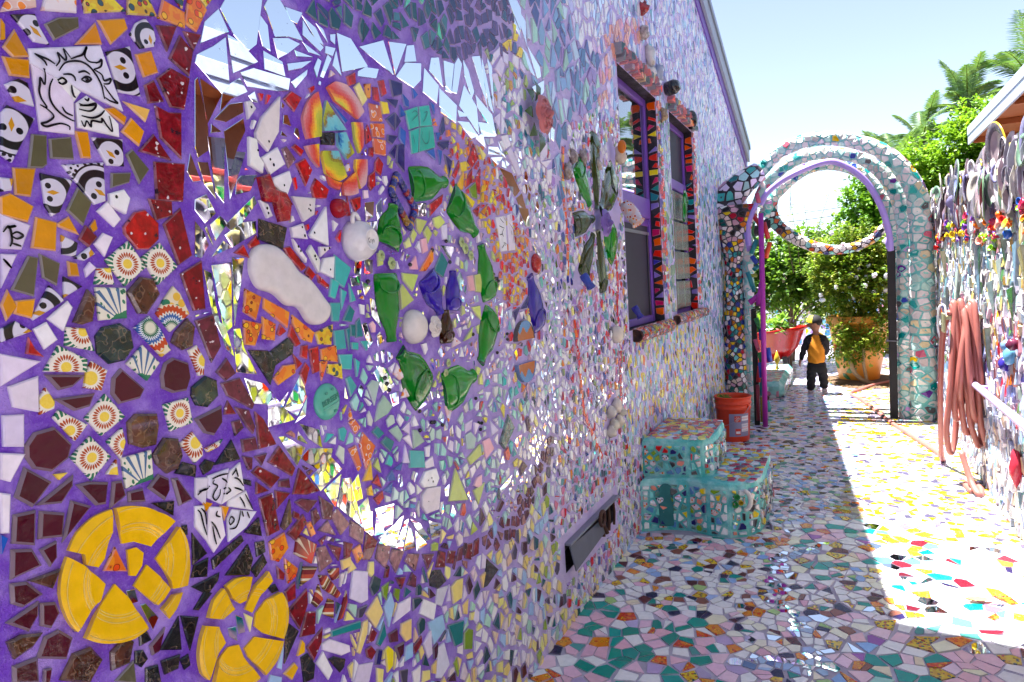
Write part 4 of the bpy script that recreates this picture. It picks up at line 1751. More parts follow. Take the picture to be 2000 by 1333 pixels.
WHITE = hexc('d2cade'); LAV = hexc('c4b8dc')
KIND = {   # kind: (colour, material, name, thickness mm)
    'or': ('cc8e14', 'glazed_ceramic', 'tile', 5), 'op': ('d8a868', 'glazed_ceramic', 'tile', 5), 'ol': ('5e5a44', 'glazed_ceramic', 'tile', 5),
    'wh': ('d4cce0', 'glazed_ceramic', 'tile', 6), 'gy': ('c8c4d2', 'glazed_ceramic', 'tile', 6), 'cr': ('e4cb88', 'glazed_ceramic', 'tile', 7),
    'yl': ('e6c830', 'glazed_ceramic', 'tile', 6), 'ye': ('dcae1c', 'glazed_ceramic', 'tile', 6), 'rd': ('d81412', 'speckled_glaze', 'speckled_tile', 6),
    'dr': ('960a1e', 'speckled_glaze', 'speckled_tile', 6), 'dd': ('7a2a40', 'speckled_glaze', 'speckled_tile', 6), 'dp': ('b07c7c', 'speckled_glaze', 'speckled_tile', 6),
    'mr': ('4c0e22', 'glazed_ceramic', 'maroon_tile', 7), 'br': ('5a2c14', 'mottled_glaze', 'brown_tile', 9), 'gk': ('10302c', 'mottled_glaze', 'green_tile', 8),
    'bk': ('0e0e12', 'mottled_glaze', 'black_tile', 5), 'bz': ('2c241c', 'mottled_glaze', 'black_tile', 6), 'nv': ('28206a', 'glazed_ceramic', 'tile', 6),
    'bl': ('2c5ab0', 'glazed_ceramic', 'tile', 6), 'lb': ('9cbcdc', 'glazed_ceramic', 'tile', 7), 'tl': ('1c7c80', 'glazed_ceramic', 'tile', 6),
    'tk': ('183c46', 'glazed_ceramic', 'tile', 6), 'tq': ('52aca8', 'glazed_ceramic', 'tile', 6), 'sg': ('a4bcae', 'glazed_ceramic', 'tile', 6),
    'lm': ('bcc878', 'glazed_ceramic', 'tile', 7), 'pk': ('d8a8b0', 'glazed_ceramic', 'tile', 7), 'gr': ('7c9a34', 'glazed_ceramic', 'tile', 6),
    'gg': ('1c6c58', 'mottled_glaze', 'green_tile', 9), 'ps': ('dcb81c', 'spotted_yellow_glaze', 'painted_tile', 6),
    'po': ('e0701c', 'flame_glaze', 'painted_tile', 6), 'py': ('dcc414', 'spotted_yellow_glaze', 'painted_tile', 6), 'pw': ('dcd0d8', 'figure_glaze', 'painted_tile', 6),
    'pf': ('d46030', 'figure_glaze', 'painted_tile', 6), 'bw': ('d0ccdc', 'black_and_white_tile_glaze', 'patterned_tile', 6), 'bl2': ('d4cee0', 'glazed_ceramic', 'tile', 6),
    'sf': ('d6d0e2', 'glazed_ceramic', 'face_tile', 6), 'sf2': ('d6d0e2', 'glazed_ceramic', 'face_tile', 6), 'ft': ('d0cad8', 'glazed_ceramic', 'face_tile', 6),
    'tf': ('48b09c', 'glazed_ceramic', 'face_tile', 6), 'sb': ('e6dfcf', 'sunburst_tile_glaze', 'flower_tile', 7), 'fl': ('e0dcc8', 'floral_tile_glaze', 'flower_tile', 7),
    'mx': ('e0dcc8', 'arc_tile_glaze', 'flower_tile', 7), 'ds': ('a06030', 'banded_tile_glaze', 'patterned_tile', 7), 'su': ('b04030', 'petal_tile_glaze', 'patterned_tile', 7),
    'wd': ('d8d2d2', 'glazed_ceramic', 'dotted_tile', 9), 'rr': ('b01420', 'mottled_glaze', 'red_dish_shard', 16), 'mi': ('e0e4e8', 'mirror_glass', 'mirror_shard', 4),
}
pieces = []      # every piece of the wall: dict(name, poly, draw(buf))
heroes = []
STROKE = [PQ(s) for s in STROKES.strip().splitlines()]

def dish_shard(buf, poly, c, R, col_at, hgt_at, thick=0.004):
    """curved shard of a broken plate: its surface follows the plate's profile"""
    poly = ccw(poly)
    dense = []
    n = len(poly)
    for i in range(n):
        a, q = poly[i], poly[(i + 1) % n]
        L = math.hypot(q[0] - a[0], q[1] - a[1])
        k = max(1, int(L / 0.007))
        ra, rq = math.hypot(a[0] - c[0], a[1] - c[1]), math.hypot(q[0] - c[0], q[1] - c[1])
        for t in range(k):
            x, y = a[0] + (q[0] - a[0]) * t / k, a[1] + (q[1] - a[1]) * t / k
            if ra > .86 * R and rq > .86 * R and L < 1.3 * R:      # the plate's own round rim
                w = ra + (rq - ra) * t / k
                dd = math.hypot(x - c[0], y - c[1])
                x, y = c[0] + (x - c[0]) * w / dd, c[1] + (y - c[1]) * w / dd
            dense.append((x, y))
    x0 = min(p[0] for p in poly); x1 = max(p[0] for p in poly); y0 = min(p[1] for p in poly); y1 = max(p[1] for p in poly)
    pts = [Vector(p) for p in dense]
    nb_ = len(pts)
    st = 0.0075
    y = y0
    while y < y1:
        x = x0
        while x < x1:
            q = (x + rng.uniform(-.001, .001), y + rng.uniform(-.001, .001))
            if inside(q, poly) and min((q[0] - d[0]) ** 2 + (q[1] - d[1]) ** 2 for d in dense) > 0.004 ** 2:
                pts.append(Vector(q))
            x += st
        y += st
    edges = [(i, (i + 1) % nb_) for i in range(nb_)]
    r_ = delaunay_2d_cdt(pts, edges, [], 1, 1e-7)
    V2, F = r_[0], r_[2]
    vs, cols, fs = [], [], []
    for p in V2:
        d = math.hypot(p[0] - c[0], p[1] - c[1]) / R
        vs.append(WALL.at(p[0], p[1], hgt_at(d) + thick))
    for f in F:
        mx = sum(V2[k][0] for k in f) / len(f); my = sum(V2[k][1] for k in f) / len(f)
        fs.append(list(f)); cols.append(col_at(math.hypot(mx - c[0], my - c[1]) / R, mx, my))
    buf.add(vs, fs, cols, 'glazed_ceramic', None, True)
    o = len(dense)
    vs2 = [WALL.at(p[0], p[1], -0.002) for p in dense] + [WALL.at(p[0], p[1], hgt_at(math.hypot(p[0] - c[0], p[1] - c[1]) / R) + thick) for p in dense]
    buf.add(vs2, [[i, (i + 1) % o, o + (i + 1) % o, o + i] for i in range(o)], mixc(cols[0], (0.7, 0.62, 0.5), 0.15), 'glazed_ceramic')

def make_draw(kind, poly, extra):
    colh, mat, nm, th = KIND[kind]
    base = hexc(colh)
    def draw(buf, simple_=False):
        col = jit(base, rng, 0.14 if kind not in ('sb', 'fl', 'mx', 'bw', 'ds', 'su') else 0.02)
        c = cen(poly)
        uvf = None
        if kind in ('sb', 'fl', 'mx', 'bw', 'ds', 'su'):
            if extra:
                c = extra
            s = 0.042 if kind in ('sb', 'fl') else 0.05
            ang = 0.785 if kind == 'sb' else rng.uniform(0, 6.28)
            if kind == 'fl':
                ang = rng.uniform(-0.4, 0.4)
            if kind == 'mx':
                c = extra; s = 0.07
            if kind == 'su':
                s = 0.05
            if kind == 'sb' and extra and len(poly) == 4:
                # turn the pattern to the tile's own corners
                q = max(poly, key=lambda p: (p[0] - c[0]) ** 2 + (p[1] - c[1]) ** 2)
                ang = -math.atan2(q[1] - c[1], q[0] - c[0]) + 0.785
                s = max(0.03, min(0.045, math.hypot(q[0] - c[0], q[1] - c[1]) * 0.74))
            ca, sa = math.cos(ang), math.sin(ang)
            if kind == 'bw':
                q_ = rng.choice(poly); k_ = rng.choice((.2, .5, .8, .9))
                c = (c[0] + (q_[0] - c[0]) * k_, c[1] + (q_[1] - c[1]) * k_)
                s = rng.uniform(.045, .065)
            uvf = lambda u, v: (((u - c[0]) * ca - (v - c[1]) * sa) / s, ((u - c[0]) * sa + (v - c[1]) * ca) / s)
        if kind == 'mi':
            shard(buf, WALL, poly, 0.0035, 0.0008, col, mat, col, 0.02 if poly[0][0] < 2.6 else .06, None, 0.002, simple_)
        else:
            rimc = {'bk': col, 'bz': col, 'gk': col, 'br': mixc(col, (0.5, 0.4, 0.3), .3), 'rr': col}.get(kind)
            shard(buf, WALL, poly, th / 1000.0, 0.0022 if kind not in ('gk', 'br', 'mr', 'rr', 'gg') else 0.004, col, mat, rimc, 0.02, uvf, 0.002, simple_)
        if kind == 'wd':       # black dots on the broken white dish
            hp = hull(poly)
            for _ in range(rng.choice((1, 2, 2, 3))):
                k = rng.random() * 0.6
                q = poly[rng.randrange(len(poly))]
                u, v = c[0] + (q[0] - c[0]) * k, c[1] + (q[1] - c[1]) * k
                rr = rng.uniform(0.0016, 0.0032)
                buf.add([WALL.at(u + rr * math.cos(a * 0.9), v + rr * 1.2 * math.sin(a * 0.9), th / 1000.0 + 0.0008 + 0.02 * rr) for a in range(7)], [list(range(7))], (0.01, 0.01, 0.012), 'glazed_ceramic')
    return draw

plates = {}
for L in TRACED.strip().splitlines():
    k, rest = L.split(' ', 1)
    extra = None
    if ':' in k:
        k, ex, ey = k.split(':')
        extra = (int(ex) / 1000.0, int(ey) / 1000.0)
    poly = PQ(rest)
    # uneven, chipped outlines: a slight wander on every corner
    poly = [(u + rng.uniform(-.0007, .0007), v + rng.uniform(-.0007, .0007)) for u, v in poly]
    poly = grow(poly, .0022 if k == 'mi' else (0 if k in ('P1', 'P2', 'Q1') else .0016))
    heroes.append(poly)
    if k in ('P1', 'P2', 'Q1'):
        plates.setdefault(k, []).append(poly)
        continue
    pieces.append(dict(name=KIND[k][2], poly=poly, draw=make_draw(k, poly, extra), kind=k, traced=True))

# bottles fused flat into the wall
BCOL = {'green': hexc('0e9426'), 'purple': hexc('3a1eb0'), 'brown': hexc('44200f'), 'dark': hexc('3c4c22')}
def bottle(base, tip, w, kind):
    bx, by = base; tx, ty = tip
    dx, dy = tx - bx, ty - by
    L = math.hypot(dx, dy)
    dx /= L; dy /= L
    px, py = -dy, dx
    hw = w * .58
    prof = [(0.0, 0.86), (0.02, 0.97), (0.10, 1.0), (0.35, 1.0), (0.55, 0.93), (0.70, 0.68), (0.82, 0.42), (0.93, 0.32), (0.945, 0.38), (1.0, 0.36)]
    dome = 0.020
    vs, fs = [], []
    nseg = 9
    for t, k in prof:
        for j in range(nseg):
            s = -1 + 2 * j / (nseg - 1)
            h = dome * (1 - abs(s) ** 2.4) * (0.55 + 0.45 * k) + 0.002
            if 0.05 < t < 0.6:                 # the belly has sunk in while melting
                h -= 0.009 * math.exp(-(s / 0.45) ** 2) * math.sin((t - 0.05) / 0.55 * math.pi)
            if t < 0.03:
                h *= 0.6
            u = bx + dx * L * t + px * hw * k * s
            v = by + dy * L * t + py * hw * k * s
            vs.append(WALL.at(u, v, h))
    for i in range(len(prof) - 1):
        for j in range(nseg - 1):
            fs.append([i * nseg + j, i * nseg + j + 1, (i + 1) * nseg + j + 1, (i + 1) * nseg + j])
    o = len(vs)
    rim = [i * nseg for i in range(len(prof))] + [(len(prof) - 1) * nseg + j for j in range(1, nseg)] + [i * nseg + nseg - 1 for i in range(len(prof) - 2, -1, -1)] + [j for j in range(nseg - 2, 0, -1)]
    for r_ in rim:
        x, y, z = vs[r_]
        vs.append((XW - 0.001, y, z))
    m_ = len(rim)
    for i in range(m_):
        fs.append([rim[i], o + i, o + (i + 1) % m_, rim[(i + 1) % m_]])
    bb = Buf()
    col = jit(BCOL[kind], rng, 0.15)
    bb.add(vs, fs, col, 'slumped_glass', None, True)
    # the folded-over round foot of the bottle
    ring = []
    for a in range(17):
        t = 2 * math.pi * a / 16
        u = bx + dx * (hw * 0.55 + hw * 0.45 * math.cos(t)) + px * hw * 0.78 * math.sin(t)
        v = by + dy * (hw * 0.55 + hw * 0.45 * math.cos(t)) + py * hw * 0.78 * math.sin(t)
        ring.append(WALL.at(u, v, 0.013 + 0.006 * math.cos(t)))
    sweep(bb, ring[:-1], 0.0028, col, 'slumped_glass', 6, False, True, True)
    bb.build('bottle', house, WALL.at(bx + dx * L / 2, by + dy * L / 2))
    out = []
    for t, k in ((0, .95), (.4, 1.05), (.7, .75), (1.0, .45)):
        out.append((bx + dx * L * t + px * hw * k, by + dy * L * t + py * hw * k))
    for t, k in ((1.0, .45), (.7, .75), (.4, 1.05), (0, .95)):
        out.append((bx + dx * L * t - px * hw * k, by + dy * L * t - py * hw * k))
    heroes.append(out)

for L in BOTTLES.strip().splitlines():
    k, x0, y0, x1, y1, w = L.split()
    bottle((int(x0) / 1e3, int(y0) / 1e3), (int(x1) / 1e3, int(y1) / 1e3), int(w) / 1e3, k)

def circle_poly(c, r_, n=12, sy=1.0):
    return [(c[0] + r_ * math.cos(6.2832 * k / n), c[1] + r_ * sy * math.sin(6.2832 * k / n)) for k in range(n)]

# two yellow plates, broken and set back with wide joints
YEL = hexc('eebc04')
for key in ('P1', 'P2'):
    P = plates[key]
    xs = [q[0] for p in P for q in p]; ys = [q[1] for p in P for q in p]
    c = ((min(xs) + max(xs)) / 2, (min(ys) + max(ys)) / 2)
    R = max(max(xs) - min(xs), max(ys) - min(ys)) / 2
    root = None
    hgt = lambda d: 0.001 + 0.005 * max(0.0, min(1.0, (d - 0.60) / 0.10)) + 0.002 * max(0.0, min(1.0, (d - 0.7) / 0.3)) - (0.003 * max(0.0, (d - .93) / .07))
    for i, poly in enumerate(P):
        bb = Buf()
        base = jit(YEL, rng, 0.05)
        dish_shard(bb, poly, c, R, lambda d, x, y: base, hgt)
        for rr in (.60, .635, .70, .93):       # thrown rings in the glaze
            run = []
            for q in range(181):
                a = q * math.pi / 90
                pt = (c[0] + rr * R * math.cos(a), c[1] + rr * R * math.sin(a))
                if inside(pt, poly) and q < 180:
                    run.append(WALL.at(pt[0], pt[1], hgt(rr) + .0042))
                else:
                    if len(run) > 2:
                        sweep(bb, run, .0009, mixc(base, (.75, .72, .3), .35), 'glazed_ceramic', 5)
                    run = []
        o = bb.build('plate' if root is None else 'plate_shard', house if root is None else root, WALL.at(*cen(poly)))
        if root is None:
            root = o
# the rainbow-ringed dish
def rainbow(d, x, y):
    stops = [(0.0, '1c2c48'), (0.12, '2a78b8'), (0.2, '6cc4d0'), (0.36, '7cc4c8'), (0.42, '8a6a28'), (0.5, 'a8b430'), (0.64, 'c8c438'), (0.70, 'f0cc30'), (0.77, 'ee9030'), (0.84, 'd8402c'), (0.94, 'd86c6c'), (1.05, 'd8a8a8')]
    d += 0.03 * math.sin(9 * math.atan2(y, x) + d * 9)
    for i in range(len(stops) - 1):
        if d <= stops[i + 1][0]:
            t = max(0, (d - stops[i][0]) / (stops[i + 1][0] - stops[i][0]))
            return mixc(hexc(stops[i][1]), hexc(stops[i + 1][1]), t)
    return hexc(stops[-1][1])
P = plates['Q1']
xs = [q[0] for p in P for q in p]; ys = [q[1] for p in P for q in p]
c = ((min(xs) + max(xs)) / 2, (min(ys) + max(ys)) / 2)
rx, ry = (max(xs) - min(xs)) / 2, (max(ys) - min(ys)) / 2
root = None
for poly in P:
    bb = Buf()
    def colf(d, x, y):
        return rainbow(math.hypot((x - c[0]) / rx, (y - c[1]) / ry) * 1.02, x - c[0], y - c[1])
    dish_shard(bb, poly, c, rx, colf, lambda d: 0.004)
    o = bb.build('rainbow_dish' if root is None else 'dish_shard', house if root is None else root, WALL.at(*cen(poly)))
    if root is None:
        root = o

# white bone-shaped serving dish
b = Buf()
BONE = [(1.067, 1.595), (1.082, 1.621), (1.111, 1.63), (1.146, 1.625), (1.181, 1.6), (1.206, 1.572), (1.244, 1.551), (1.286, 1.507), (1.303, 1.484), (1.291, 1.458), (1.258, 1.446), (1.223, 1.456), (1.197, 1.489), (1.159, 1.498), (1.125, 1.523), (1.083, 1.537), (1.066, 1.566)]
cc_ = cen(BONE)
dense = [(p.x, p.y) for p in catmull([(u, v, 0) for u, v in BONE], 5, True)]
rings = [(1.0, -0.001), (1.0, 0.007), (0.96, 0.012), (0.88, 0.015), (0.76, 0.017), (0.6, 0.018), (0.35, 0.018)]
vs, fs = [], []
nD = len(dense)
for k, h in rings:
    for u, v in dense:
        # shrink towards the dish's long axis rather than its middle
        t = max(0.15, min(0.85, ((u - 1.075) * 0.80 - (v - 1.60) * 0.60) / 0.29))
        ax, ay = 1.082 + 0.20 * t, 1.585 - 0.12 * t
        vs.append(WALL.at(ax + (u - ax) * k, ay + (v - ay) * k, h))
for i in range(len(rings) - 1):
    for j in range(nD):
        fs.append([i * nD + j, i * nD + (j + 1) % nD, (i + 1) * nD + (j + 1) % nD, (i + 1) * nD + j])
fs.append([(len(rings) - 1) * nD + j for j in range(nD)])
b.add(vs, fs, hexc('d9d2d0'), 'glazed_ceramic', None, True)
b.build('serving_dish', house, WALL.at(*cc_))
heroes += [[BONE[i] for i in (0, 1, 2, 3, 4, 13, 14, 15, 16)], [BONE[i] for i in (4, 5, 6, 12, 13)], [BONE[i] for i in (6, 7, 8, 9, 10, 11, 12)]]

# teacups, bowls, flowers and other whole pottery cemented to the wall
def cup(cu, cv, r_, depth, name, colh='dcd8dc', handle=None, foot=True, squash=1.0):
    bb = Buf()
    col = hexc(colh)
    prof = [(r_ * 1.0, -0.002), (r_ * 1.0, depth * 0.25), (r_ * 0.92, depth * 0.55), (r_ * 0.74, depth * 0.82), (r_ * 0.52, depth * 0.95)]
    if foot:
        prof += [(r_ * 0.52, depth * 1.02), (r_ * 0.44, depth * 1.02), (r_ * 0.42, depth * 0.97), (0.0005, depth * 0.965)]
    else:
        prof += [(r_ * 0.2, depth), (0.0005, depth * 1.01)]
    lathe(bb, prof, WALL.at(cu, cv), (1, 0, 0), col, 'glazed_ceramic', 28, True, squash, (0, 1, 0))
    o = bb.build(name, house, WALL.at(cu, cv))
    if handle:
        hb = Buf()
        a = math.radians(handle)
        pts = []
        for k in range(9):
            t = math.pi * k / 8
            rr = r_ * (0.9 + 0.42 * math.sin(t))
            off = r_ * 0.42 * math.cos(t)
            pts.append(WALL.at(cu + math.cos(a) * rr - math.sin(a) * off * 0.6, cv + math.sin(a) * rr + math.cos(a) * off * 0.6, depth * 0.35))
        sweep(hb, pts, 0.006, col, 'glazed_ceramic', 8)
        hb.build('handle', o, WALL.at(cu, cv))
    heroes.append(circle_poly((cu, cv), r_ * 1.05 * max(1, squash)))
    return o
cu_ = cup(1.425, 1.648, 0.052, 0.055, 'teacup', 'e0dcdc', 105)
sb_ = Buf()                       # the potter's brushed signature on the cup's foot
for st in ([(-.012, .004), (-.010, -.008)], [(-.012, -.001), (-.006, .005)], [(-.011, -.003), (-.005, -.008)], [(-.003, .001), (-.002, -.007)], [(.001, .001), (.004, -.005), (.007, .002), (.002, -.011)], [(.010, .001), (.013, -.003), (.010, -.007), (.008, -.003), (.010, .001)]):
    sweep(sb_, [WALL.at(1.425 + u, 1.648 + v, 0.055 * 0.967) for u, v in st], 0.0006, (0.08, 0.07, 0.08), 'glazed_ceramic', 5)
sb_.build('signature', cu_, WALL.at(1.425, 1.648))
cup(1.655, 1.412, 0.050, 0.040, 'bowl', 'dad2cc', None, False, 1.0)
cup(1.364, 1.726, 0.024, 0.028, 'red_cup', 'a01420', None, True)
cup(1.271, 1.261, 0.044, 0.014, 'turquoise_dish', '5cb49c', None, False)
cup(3.60, 1.225, 0.048, 0.05, 'shell', 'd8ccc0', None, False)
tb = Buf()
text_mesh(tb, 'BEREEM', WALL.at(1.271, 1.265, 0.0150), Vector((0, .97, .24)), Vector((0, -.24, .97)), 0.018, hexc('3c8c78'), 'glazed_ceramic', 0.0012)
sweep(tb, [WALL.at(1.245, 1.244, 0.0150), WALL.at(1.298, 1.257, 0.0150)], 0.001, hexc('8cd0c0'), 'glazed_ceramic', 5)
for (u, v) in ((1.258, 1.283), (1.281, 1.290), (1.286, 1.236)):
    blob(tb, WALL.at(u, v, 0.0145), 0.002, 0.006, 0.004, hexc('4c9c88'), 'glazed_ceramic', 8, 5)
tb.build('stamped_word', house, WALL.at(1.271, 1.26))
heroes.append(circle_poly((1.271, 1.261), 0.05))

def rose_flower(cu, cv, r_, name, colh, leaf=None, turns=3):
    bb = Buf()
    col = hexc(colh)
    cx = r_ * 0.55
    for ring in range(turns):
        rr = r_ * (1 - 0.27 * ring)
        npet = 6 - ring
        for k in range(npet):
            a0 = 2 * math.pi * (k + 0.5 * (ring % 2)) / npet
            vs, fs = [], []
            for i in range(5):
                t = i / 4
                for j in range(6):
                    s = -1 + 2 * j / 5
                    a = a0 + s * 0.72 * (0.6 + 0.5 * math.sin(t * 2.4))
                    rad = rr * (0.25 + 0.75 * t) * (1 - 0.16 * s * s) + rng.uniform(-.03, .03) * rr
                    h = cx * (0.35 + 0.32 * ring) + rr * 0.55 * math.sin(t * 1.9) - (rr * 0.24 * t ** 3) + 0.12 * rr * abs(s)
                    vs.append(WALL.at(cu + rad * math.cos(a), cv + rad * math.sin(a), h))
            for i in range(4):
                for j in range(5):
                    fs.append([i * 6 + j, i * 6 + j + 1, (i + 1) * 6 + j + 1, (i + 1) * 6 + j])
            bb.add(vs, fs, jit(col, rng, 0.08), 'glazed_ceramic', None, True)
    blob(bb, WALL.at(cu, cv, cx * 1.25), r_ * 0.4, r_ * 0.25, r_ * 0.25, mixc(col, (0, 0, 0), 0.2), 'glazed_ceramic', 10, 6)
    o = bb.build(name, house, WALL.at(cu, cv))
    if leaf:
        lb = Buf()
        for k in range(5):
            a = 1.7 + k * 0.75
            pts = []
            u0, v0 = cu + r_ * .7 * math.cos(a), cv + r_ * .7 * math.sin(a)
            d = (math.cos(a), math.sin(a))
            L = r_ * rng.uniform(.8, 1.2)
            vs = []
            for t, w in ((0, .05), (.3, .3), (.6, .32), (1, .02)):
                for s in (-1, 1):
                    vs.append(WALL.at(u0 + d[0] * L * t - d[1] * w * L * s, v0 + d[1] * L * t + d[0] * w * L * s, 0.012 + 0.02 * math.sin(t * 3)))
            lb.add(vs, [[0, 1, 3, 2], [2, 3, 5, 4], [4, 5, 7, 6]], jit(hexc(leaf), rng, .3), 'glazed_ceramic', None, True)
        lb.build('leaves', o, WALL.at(cu, cv))
    heroes.append(circle_poly((cu, cv), r_ * 1.1))
rose_flower(2.655, 2.205, 0.082, 'ceramic_rose', 'b8686c', '46603a')
rose_flower(1.755, 1.405, 0.034, 'white_flower', 'd8d0cc')
rose_flower(3.425, 1.812, 0.075, 'purple_flower', '7458a8')
for (u, v, r_) in ((1.524, 1.613, .016), (1.568, 1.593, .018), (1.965, 1.665, .018), (1.985, 1.645, .02), (2.021, 1.623, .018), (1.835, 1.285, .014), (1.815, 1.255, .014)):
    rose_flower(u, v, r_, 'ruffled_piece', 'b0c088', None, 2)
# round red finial, knobs and snails along the wall further on
b = Buf(); blob(b, WALL.at(2.559, 1.602, .012), .02, .03, .04, hexc('c8201c'), 'mottled_glaze', 14, 10); b.build('red_knob', house, WALL.at(2.559, 1.602)); heroes.append(circle_poly((2.559, 1.602), .045))
for (u, v, r_) in ((3.42, 0.83, .042), (3.52, .85, .05), (3.46, .75, .045), (3.55, .76, .04), (3.40, .73, .04), (3.60, .80, .03)):
    b = Buf(); blob(b, WALL.at(u, v, .02), .028, r_ * .8, r_ * .8, jit(hexc('d2c8bc'), rng, .1), 'glazed_ceramic', 12, 8, None, .4); b.build('shell', house, WALL.at(u, v))
heroes.append(circle_poly((3.5, .79), .12))
# pot with an open mouth, jutting out beside the window, and the clay bird above it
b = Buf()
lathe(b, [(0.026, 0.0), (0.038, .03), (0.042, .09), (.034, .13), (.040, .145), (.035, .145), (.028, .12), (.028, .05), (0.001, .04)], WALL.at(3.74, 1.94, 0.05), (0.55, -0.1, -0.8), hexc('d0c4cc'), 'figure_glaze', 18)
b.build('clay_jar', house, WALL.at(3.70, 1.95)); heroes.append(circle_poly((3.70, 1.9), .11))
b = Buf()
blob(b, WALL.at(3.72, 2.20, .05), .03, .042, .05, hexc('c8b4a4'), 'glazed_ceramic', 12, 8, None, .3)
blob(b, WALL.at(3.68, 2.235, .07), .025, .022, .036, hexc('d0701c'), 'glazed_ceramic', 10, 7)
for dv in (-.012, .018):
    blob(b, WALL.at(3.735, 2.215 + dv, .078), .006, .007, .007, (0.01, 0.01, 0.01), 'glazed_ceramic', 8, 6)
b.build('clay_mask', house, WALL.at(3.7, 2.2)); heroes.append(circle_poly((3.7, 2.21), .08))
for (u, v, a, h) in ((4.62, 2.97, .085, 'd6cdc8'), (4.60, 2.86, .07, 'd6cdc8'), (4.47, 3.08, .05, 'cfc6c2'), (4.50, 3.25, .05, 'b83038'), (4.86, 2.93, .07, 'a8b0c4'), (4.93, 2.66, .05, 'c8a880')):
    b = Buf(); blob(b, WALL.at(u, v, .02), .035, a * .48, a * .85, hexc(h), 'mottled_glaze' if a < .06 else 'glazed_ceramic', 12, 8, None, .9); b.build('pottery_figure', house, WALL.at(u, v))
heroes.append(circle_poly((4.62, 2.95), .12))
b = Buf(); lathe(b, [(.04, .0), (.052, .02), (.052, .08), (.035, .11), (.001, .113)], WALL.at(5.13, 2.88, 0), (1, -.3, .1), hexc('14161c'), 'mottled_glaze', 18); b.build('black_pot', house, WALL.at(5.13, 2.88)); heroes.append(circle_poly((5.13, 2.88), .09))
b = Buf(); blob(b, WALL.at(5.95, 2.82, .03), .05, .05, .08, hexc('1c1a20'), 'mottled_glaze', 10, 8); b.build('black_pot', house, WALL.at(5.95, 2.82)); heroes.append(circle_poly((5.95, 2.82), .09))
for (u, v, h) in ((3.90, 1.36, '2c28a8'), (3.05, 1.55, '3c50c0')):
    b = Buf(); lathe(b, [(.020, .0), (.022, .02), (.016, .05), (.023, .075), (.020, .075), (.001, .04)], WALL.at(u, v, .035), (.5, 0, -.85), hexc(h), 'slumped_glass', 14); b.build('blue_cup', house, WALL.at(u, v)); heroes.append(circle_poly((u, v - .02), .045))
for (u, v, s) in ((3.20, 2.115, 1), (3.43, 2.115, .9), (2.98, 2.02, 1.1), (3.06, 2.10, .8)):
    b = Buf(); blob(b, WALL.at(u, v, .012), .02, .030 * s, .040 * s, jit(hexc('b8a8a0'), rng, .15), 'mottled_glaze', 10, 7, None, .7); b.build('shell', house, WALL.at(u, v))
heroes.append(circle_poly((3.20, 2.115), .05)); heroes.append(circle_poly((3.43, 2.115), .05)); heroes.append(circle_poly((3.0, 2.04), .06))
# painted round dish, sky blue above and orange below, broken across
for (c_, sgn) in (((2.41, 1.315), 1), ((2.405, 1.205), -1)):
    poly = [(c_[0] + .085 * math.cos(a), c_[1] + sgn * (-.01 + .075 * math.sin(a))) for a in [math.pi * k / 12 for k in range(13)]]
    def colf(d, x, y, s_=sgn, c2=c_):
        e = s_ * (y - c2[1]) + .012 * math.sin((x - c2[0]) * 90)
        if d > 0.88: return hexc('262a34') if s_ > 0 else hexc('3c6ca8')
        return hexc('5c94c4') if e > .028 else hexc('b86a2c')
    bb = Buf()
    dish_shard(bb, poly, (c_[0], c_[1] - sgn * .01), .085, colf, lambda d: .006 + .006 * d)
    bb.build('painted_dish', house, WALL.at(*c_)); heroes.append(poly)
# blue and red picture frame lying crooked in the mosaic
b = Buf()
FR = [(1.591, 1.789), (1.623, 1.839), (1.708, 1.752), (1.669, 1.696)]
for i in range(4):
    p, q = FR[i], FR[(i + 1) % 4]
    for k in range(9):
        t = (k + .5) / 9
        blob(b, WALL.at(p[0] + (q[0] - p[0]) * t, p[1] + (q[1] - p[1]) * t, .008), .010, .011, .013, hexc(('3040b0', '3040b0', 'b02030', '4038a0', '20307c', 'd0a020')[rng.randrange(6)]), 'mottled_glaze', 8, 6)
b.build('beaded_frame', house, WALL.at(1.665, 1.735)); heroes.append([(1.578, 1.79), (1.622, 1.855), (1.722, 1.752), (1.67, 1.68)])

# black beads pressed into the joints in small clusters
bead_px = [(1.463, 1.545), (1.505, 1.285), (1.512, 1.268), (1.52, 1.25), (1.555, 1.535), (1.665, 1.59), (1.66, 1.165), (1.655, 1.11), (1.72, 1.12), (1.735, 1.118), (1.78, 1.10), (2.0, 1.145), (2.01, 1.06), (2.03, 1.055), (2.02, 1.035),
           (2.19, 1.56), (2.20, 1.545), (2.215, 1.545), (2.225, 1.535), (2.17, 1.37), (2.27, 1.34), (2.27, 1.32), (2.18, 1.28), (1.87, 1.50), (2.01, 1.36), (1.89, 1.60), (1.62, 1.70), (1.79, 1.635), (1.875, 1.665), (2.10, 1.30)]
for (u, v) in bead_px:
    b = Buf()
    blob(b, WALL.at(u, v, .004), .006, .0062, .0062, (.006, .006, .008), 'mottled_glaze', 10, 6)
    b.build('bead', house, WALL.at(u, v))
    heroes.append(circle_poly((u, v), .007, 8))

